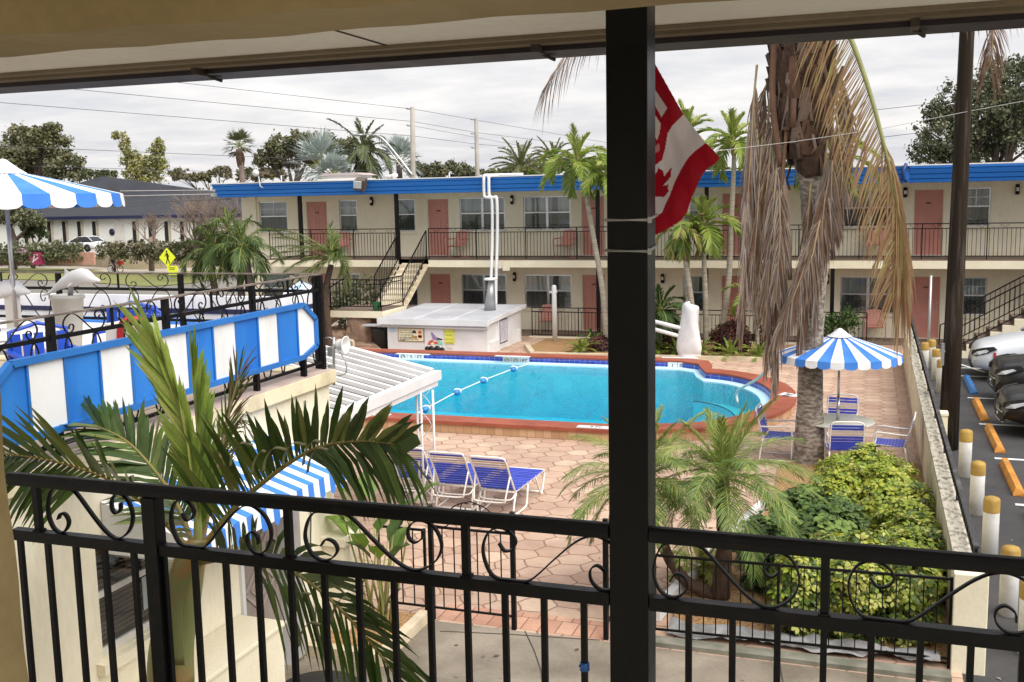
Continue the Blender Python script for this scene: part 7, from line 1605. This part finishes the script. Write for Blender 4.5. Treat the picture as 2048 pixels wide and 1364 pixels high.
m.lathe([(0,-.004),(.065,-.004),(.065,.002)],(q.x-.02,y,q.z+.40),12,ax='y'); lm((-.02,.30),(.03,-.02),.15); lm((.02,0),(-.09,-.42),.075); lm((.04,0),(.16,-.40),.075); lm((-.03,.28),(-.20,.08),.05); lm((.03,.28),(.15,.05),.05); m.build('walking_figure',BLACKM,sg2)
# ---- church like building across the road
cb_=thing('white_hall',tuple(V(220,500,72)),'white single storey hall with dark slot windows and dark hipped roof across the road','building'); YH=72
xa=V(-60,440,YH).x; xb=V(480,430,YH).x; zt=3.75
m=MB(); m.box(xa,xb,YH,YH+16,.4,zt); m.build('wall',BLDWHITE,cb_)
wx=[97,127,157,187,267,299,331,362,395,425,20,50]
for p_ in wx:
    a=V(p_-1,470,YH).x; m=MB(); m.box(a-.0,a+.42,YH-.03,YH-.005,V(p_,486,YH).z,V(p_,443,YH).z); w_=m.build('window',DARK,cb_); m=MB(); m.box(a+.421,a+.62,YH-.10,YH-.005,V(p_,488,YH).z,V(p_,442,YH).z); m.build('window_fin',M('fin_tan',(.52,.46,.38),.8),cb_)
m=MB(); rx0=xa-1.2; rx1=xb+1.2; apL=V(205,352,YH+7); apR=V(255,354,YH+7)
vs=[(rx0,YH-.6,zt+.02),(rx1,YH-.6,zt+.02),(rx1,YH+17,zt+.02),(rx0,YH+17,zt+.02),apL,(V(330,382,YH+8).x+3,YH+8,V(330,380,YH+8).z)]
m.add(vs,[(0,1,5,4),(1,2,5),(2,3,4,5),(3,0,4)]); m.build('roof',DARKROOF,cb_); m=MB(); m.box(rx0,rx1,YH-.65,YH-.58,zt-.18,zt+.08); m.build('eave',NAVY,cb_)
m=MB(); q=V(224,464,YH-.06); m.lathe([(0,-.03),(.28,-.03),(.28,.02)],q,14,ax='y'); m.build('round_plaque',NAVY,cb_); m=MB(); q=V(240,474,YH); m.box(q.x-.5,q.x+.5,YH-.05,YH-.004,q.z-1.0,q.z+1.0); m.build('door',OFFWHITE,cb_)
m=MB(); q=V(235,437,YH-.2); m.lathe([(0,-.25),(.12,-.2),(.14,0),(0,.1)],q,8); m.build('lamp',WHITE,cb_)
# white saloon far away
cw=dup(cd,tuple(V(130,503,68)),R(-2),'white saloon car parked in front of the white hall across the road','cars across the road')
WM={'body':CAR_W,'cabin':CAR_W,'mirror':CAR_W}
def swap(o):
    for c in o.children:
        n=c.name.split('.')[0]
        if n in WM: c.data=c.data.copy(); c.data.materials.clear(); c.data.materials.append(CAR_W)
swap(cw); q=V(130,502.5,68); cw.location=(q.x,68,q.z); cw.scale=(.82,.82,.82)
m=MB(); a=V(118,505,66.8); b=V(190,508,66.8); m.box(a.x,b.x,66.6,66.8,a.z-.95,a.z+.02); w1=tag(m.build('low_wall',BRICK),'low pink block wall under the white saloon car','wall'); origin(w1,(a.x,66.7,a.z-.9))
def hedge(p,q,Y,h,label,mats,n=1800,d=1.0):
    a=V(*p,Y);b=V(*q,Y); k=max(2,int((b.x-a.x)/1.6)); shrub(label,[((a.x+(b.x-a.x)*(i+.5)/k,Y,a.z+(b.z-a.z)*(i+.5)/k+h*.5),((b.x-a.x)/k*.75,d,h*.56*RN.uniform(.9,1.1))) for i in range(k)],n,.16,mats,(0,0,1,1,2),catg='hedge',name='hedge')
hedge((-60,527),(95,529),66,1.55,'clipped dark hedge across the road at the far left',OAK,2600); hedge((95,522),(160,524),66.5,1.5,'clipped hedge in front of the white saloon car',OAK,1600)
hedge((205,520),(335,526),64.5,1.5,'loose twiggy shrubs right of the white saloon car',OLV,2200); hedge((330,528),(430,520),63,1.6,'rough brown shrubs behind the crossing sign',OLV,1800)
hedge((400,515),(470,512),62,2.0,'rough shrubs behind the left palms',OLV,900)
# people across the road
def person(loc,h,mats,label,pose):
    o=thing('person',loc,label,'person'); m=MB(); s=h/1.7
    def sk(pts,rs,mi): m.tube(cat([Vector(p)*s for p in pts],3),[r*s for r in rs],8,mi)
    def n_(k): return k
    if pose=='ride':
        b=bpy.data.meshes.new('body'); hip=(0,0,.88)
        sk([(-.08,.1,.05),(-.02,.1,.48),(-.12,.09,.88)],[.05]*2+[.06]*2+[.08]*3,1); sk([(.22,-.1,.08),(.18,-.1,.52),(-.10,-.09,.88)],[.05]*2+[.06]*2+[.08]*3,1)
        sk([(-.12,0,.85),(-.02,0,1.15),(.10,0,1.42)],[.15,.16,.17,.17,.17,.14,.08],0); sk([(.08,.18,1.38),(.22,.2,1.15),(.42,.18,1.08)],[.06,.055,.05,.05,.045,.04,.035],0); sk([(.08,-.18,1.38),(.22,-.2,1.15),(.42,-.18,1.08)],[.06,.055,.05,.05,.045,.04,.035],0)
        sk([(.10,0,1.40),(.15,0,1.50)],[.06]*4,2); m.ball(Vector((.19,0,1.60))*s,.115*s,10,8,2); 
    else:
        sk([(-.1,.1,.03),(.05,.1,.42),(-.10,.08,.55)],[.06]*7,1); sk([(.15,-.1,.03),(.22,-.1,.42),(-.05,-.08,.55)],[.06]*7,1); sk([(-.1,0,.52),(.02,0,.85),(.14,0,1.1)],[.17,.18,.19,.18,.17,.13,.08],0); sk([(.1,.17,1.05),(.25,.2,.9),(.3,.15,1.15)],[.05]*7,0); sk([(.1,-.17,1.05),(.25,-.2,.85),(.36,-.15,.7)],[.05]*7,0); m.ball(Vector((.22,0,1.22))*s,.11*s,10,8,2)
    m.v=[(a+loc[0],b_+loc[1],c+loc[2]) for a,b_,c in m.v]; m.build('body',mats,o); return o
dk=M('dark_clothes',(.03,.032,.05),.8); q=V(229,545,66)
p1=person(tuple(q),1.55,[dk,dk,SKIN],'person in dark jacket and white helmet riding along the far pavement','ride'); m=MB(); m.ball(q+Vector((.17,0,1.50)),.135,10,7,sc=(1.1,1,.8)); m.build('helmet',WHITE,p1)
bk_=thing('bicycle',tuple(q),'red bicycle ridden by the person in the white helmet','bicycle')
for dx in (-.35,.55):
    m=MB(); m.tube([(q.x+dx+.28*math.cos(2*math.pi*k/16),q.y,q.z+.28+.28*math.sin(2*math.pi*k/16)) for k in range(16)],.028,6,closed=True); m.build('wheel',TYRE,bk_)
m=MB(); m.tube([q+Vector((-.35,0,.28)),q+Vector((.05,0,.35)),q+Vector((.42,0,.85)),q+Vector((.55,0,.28))],.03,6); m.tube([q+Vector((.05,0,.35)),q+Vector((-.12,0,.75)),q+Vector((.42,0,.82))],.025,6); m.tube([q+Vector((.40,-.2,1.0)),q+Vector((.42,0,.95)),q+Vector((.40,.2,1.0))],.018,6); m.box(q.x+.45,q.x+.8,q.y-.16,q.y+.16,q.z+.6,q.z+.9); m.build('frame',RED,bk_)
m=MB(); m.box(q.x-.5,q.x-.15,q.y-.15,q.y+.15,q.z+.12,q.z+.42); m.build('white_bag',WHITE,bk_)
q=V(47,529,66); p2=person(tuple(q),1.5,[DARK,DARK,SKIN],'person in black crouching by the hedge under a pale pink parasol','crouch')
pr_=thing('parasol',tuple(q+Vector((.2,0,1.0))),'small pale pink parasol held by the crouching person','parasol'); m=MB(); m.lathe([(.62,0),(.52,.16),(.3,.28),(0,.34)],q+Vector((.15,-.1,.98)),12); m.build('canopy',PINKM,pr_); m=MB(); m.tube([q+Vector((.15,-.1,1.3)),q+Vector((.22,-.1,.7))],.015,6); m.build('handle',DARK,pr_)
rb=thing('sign_box',tuple(V(73,530,65.5)),'small crimson box sign with white marks by the hedge','sign'); q=V(73,529,65.5); m=MB(); m.box(q.x-.5,q.x+.55,65.3,65.9,q.z,q.z+.95); m.build('box',M('crimson',(.32,.03,.10),.6),rb); m=MB(); m.beam((q.x-.15,65.29,q.z+.15),(q.x+.10,65.29,q.z+.8),.09,.012,up=(0,1,0)); m.beam((q.x+.0,65.285,q.z+.3),(q.x+.4,65.285,q.z+.55),.08,.012,up=(0,1,0)); m.beam((q.x+.05,65.285,q.z+.75),(q.x+.4,65.285,q.z+.78),.07,.012,up=(0,1,0)); m.build('mark',WHITE,rb)
# ---- background trees
def TB(a,b,Y,rx,rz,ry=None): q=V(a,b,Y); s=Y/(.945*F)*1.05; return ((q.x,q.y,q.z),(rx*s*1.05,(ry or rx)*s*.9,rz*s))
def bt(label,bx,by,Y,blobs,n,size,mats,**k):
    q=V(bx,by,Y); return tree(label,(q.x,q.y,-.3),5,[TB(a,b,Y+dy,rx,rz) for a,b,rx,rz,dy in blobs],n,size,mats,group=None,**k)
bt('big bushy olive green tree rising at the far left',60,440,82,[(20,320,55,45,0),(90,290,50,42,0),(70,330,70,45,3),(130,330,40,38,0),(40,275,35,28,2),(100,262,26,22,0)],9000,.27,[OAK[1],OAK[2],OLV[1]],tr=.5)
bt('lower dark tree in front of the hall at the far left',20,470,68,[(15,430,40,24,0),(60,440,32,20,0)],3000,.2,OAK,tr=.35)
bt('dark leafy tree beside the left tree in front of the hall',62,490,69,[(62,462,20,22,0),(85,466,12,18,0)],1600,.18,[DG[0],OAK[0],OAK[1]],tr=.2)
bt('feathery yellow green bamboo clump behind the hall',290,380,92,[(265,330,24,40,0),(290,345,36,32,0),(315,320,20,40,0),(250,290,12,28,0),(318,295,12,22,0),(232,272,9,12,0)],4200,.20,BAM,tr=.12,clumps=40,mi=(1,0,0,1,2))
bt('rounded olive oak behind the motel roof, left of the silver palm',565,370,90,[(560,295,40,26,0),(600,280,35,18,0),(640,285,40,20,2),(530,320,24,22,0),(590,320,55,24,4),(690,295,30,20,3)],6500,.25,[OAK[1],OAK[2],OLV[1]],tr=.45)
bt('low scrubby trees along the horizon behind the fan palm',430,380,100,[(360,350,24,14,0),(400,355,25,12,0),(440,345,25,14,0),(500,350,28,14,0),(545,348,28,14,0)],3600,.25,[OLV[1],OLV[2],OAK[1]],tr=.2)
bt('dark tree tops behind the motel roof between the two poles',880,365,85,[(860,345,26,16,0),(900,340,30,18,0),(935,345,25,14,0),(830,340,16,20,0)],3200,.22,[OAK[0],OAK[1],OLV[1]],tr=.25)
bt('dark bushes left of the palms at the horizon',180,368,105,[(180,350,30,14,0),(215,352,22,14,0),(150,352,30,12,0)],2200,.25,[OAK[1],FAR[0],OAK[0]],tr=.2)
bt('low bushes behind the motel roof near the black post',1030,350,80,[(985,347,26,10,0),(1035,345,30,14,0),(1080,340,28,14,0),(1120,335,30,16,0),(1190,330,30,16,0)],3000,.2,[FAR[1],PY[1],FAR[2]],tr=.2)
bt('distant green trees seen between flag and coconut palm',1400,345,95,[(1370,335,30,14,0),(1430,338,30,14,0),(1490,340,26,12,0),(1330,335,26,14,0),(1560,335,30,14,0)],2200,.25,FAR,tr=.2)
bt('big spreading oak behind the motel roof at the right edge',2010,330,48,[(1900,270,60,45,0),(1960,210,65,45,0),(2030,190,70,55,0),(1985,280,60,42,2),(2060,260,60,60,0),(1880,225,28,24,0),(2010,140,40,22,1),(1860,310,30,22,0),(1925,320,40,22,0)],15000,.11,[OAK[0],OAK[0],OAK[1]],tr=.35,clumps=34)
# bare deciduous trees
def bare(label,base,Y,top,sp,n,seed):
    rn=random.Random(seed); q=V(base[0],base[1],Y); h=V(top[0],top[1],Y).z; o=thing('bare_tree',(q.x,Y,0),label,'tree','leafless trees in front of the hall'); m=MB(); tr_m=MB(); tr_m.tube([(q.x,Y,-.3),(q.x+.1,Y,q.z+.6)],[.22,.16],8); s=Y/(.945*F)
    def grow(p,d,L,r,lv):
        e=p+d*L; m.tube([p,p.lerp(e,.5)+Vector((rn.uniform(-.06,.06)*L,rn.uniform(-.06,.06)*L,.03*L)),e],[r,r*.8,r*.6],4 if lv>1 else 6,caps=False)
        if lv>=5: return
        for i in range(rn.choice((2,3,3)) if lv<4 else 3):
            nd=(d+Vector((rn.uniform(-1,1)*.75,rn.uniform(-.6,.6),rn.uniform(-.25,.5)))).normalized(); grow(p.lerp(e,rn.uniform(.55,1)),nd,L*rn.uniform(.62,.85),r*.58,lv+1)
    for i in range(n):
        a=rn.uniform(-1,1)*sp; grow(Vector((q.x+rn.uniform(-.3,.3),Y,q.z)),Vector((a,rn.uniform(-.4,.4),1)).normalized(),(h-q.z)*.36,.085,0)
    tr_m.build('trunk',TWIG,o); m.build('branches',TWIG,o)
bare('leafless brown tree in front of the hall next to the left palms',(395,500),62,(390,375),.9,7,3); bare('leafless tree half behind the left palms',(450,510),60,(455,380),.7,6,9); bare('small leafless shrub like tree at the hall wall',(300,490),66,(290,420),1.2,4,5)
# tall palms in the background
def bpalm(label,bx,by,cx_,cy_,Y,nf,L,mats,nl=26,LL=.9,w=.09,r=.2,name='palm_tree',**k):
    s=Y/(.945*F); b=V(bx,by,Y); c=V(cx_,cy_,Y); return palm(label,[(b.x,Y,-.3),(b.x,Y,b.z*.5),(c.x,Y,c.z-.2)],(r,r*.8),c,nf,L,nl,LL,w,mats,name=name,barkm=TREEBARK,**k)
fp=thing('fan_palm',tuple(V(485,360,78)),'single tall fan palm with a brown skirt, standing above the motel roof corner','palm tree'); c=V(479,292,78); m=MB(); b=V(485,360,78); m.tube([(b.x,78,-.3),(b.x,78,b.z),c-Vector((0,0,.3))],[.26,.24,.2],10); m.build('trunk',TWIG,fp)
def fanhead(o,c,n,L,mats,w=.12,els=(80,-40),part='crown',petiole=.5,seed=1):
    m=MB()
    for i in range(n):
        u=(i+.5)/n; a=i*2.39996+seed; e=R(els[0]+(els[1]-els[0])*u); d=Vector((math.cos(a)*math.cos(e),math.sin(a)*math.cos(e),math.sin(e))); q=c+d*L*petiole; m.tube([c,q],.03,4,3,caps=False); up=Vector((-d.y,d.x,0)).cross(d); fan(m,q,d,L*.8,20,150,w,.25,(0,0,1,2),up=tuple((up if up.length>.1 else Vector((0,1,0))).normalized()))
    m.build(part,mats+[STEMG],o)
fanhead(fp,c,20,1.5,[FAR[0],FAR[1],FAR[2]],.10,(80,-35)); m=MB(); 
for i in range(60): a=RN.uniform(0,6.28); r=RN.uniform(.15,.5); p=c+Vector((math.cos(a)*r*.5,math.sin(a)*r*.5,RN.uniform(-.9,-.2))); m.ribbon([p,p+Vector((math.cos(a)*.1,math.sin(a)*.1,-.5)),p+Vector((0,0,-1.0))],(.06,.02,0),.02)
m.build('dead_skirt',M('palm_skirt',(.20,.125,.075),.9),fp)
for bx,by,cx_,cy_,Y,L,lb in ((640,365,642,335,70,2.6,'large silver fan palm behind the rooftop air conditioner'),(655,362,668,350,66,1.5,'smaller silver fan palm low in front of the large silver one'),(800,350,798,325,80,2.1,'silver fan palm left of the nearer concrete pole')):
    o=thing('silver_palm',tuple(V(bx,by,Y)),lb,'palm tree','silver fan palms behind the motel'); b=V(bx,by,Y); m=MB(); m.tube([(b.x,Y,-.3),V(cx_,cy_,Y)],[.3,.25],8); m.build('trunk',TREEBARK,o); fanhead(o,V(cx_,cy_,Y),22,L,SILV,.16,(88,-25),seed=cx_)
bpalm('dark royal palm with long drooping fronds behind the rooftop air conditioner',735,365,728,300,72,26,3.4,[FAR[0],OAK[0],PG[0]],nl=34,LL=.9,w=.10,els=(85,-60),bend=1.5,droop=.5,ang=50,mi=(0,0,1,2),rr=.04,lift=.3,seg=2)
bpalm('date palm with stiff feathery fronds behind the roof left of the black post',1045,365,1042,338,66,28,2.4,[FAR[1],FAR[0],FAR[2]],nl=34,LL=.45,w=.05,els=(85,0),bend=.9,droop=.15,ang=45,mi=(0,1,2),rr=.03,lift=.4,seg=2)
bpalm('second date palm behind the first, nearer the black post',1110,360,1108,325,70,24,2.1,[FAR[1],FAR[0],FAR[2]],nl=32,LL=.4,w=.05,els=(85,0),bend=.9,droop=.15,ang=45,mi=(0,1,2),rr=.03,lift=.4,seg=2)
bpalm('dusty date palm seen between the flag and the coconut palm',1550,350,1548,310,60,20,1.8,[FAR[1],FAR[0],FAR[2]],nl=30,LL=.4,w=.05,els=(85,-10),bend=1.0,droop=.2,ang=45,mi=(0,1,2),rr=.03,lift=.4,seg=2)
# far treeline, one mass at the horizon
m=MB()
bl2=[]
for i in range(90):
    x=-330+i*6.5+RN.uniform(-3,3); y=200+RN.uniform(-20,30); bl2.append(((x,y,2.5),(5.5,5,RN.uniform(3.0,6.0))))
leafcloud(m,bl2,26000,.55,clumps=12); tl=m.build('far_woods',FAR); tl['kind']='stuff'; tl['label']='low line of distant trees along the horizon'; 
# litter on the asphalt
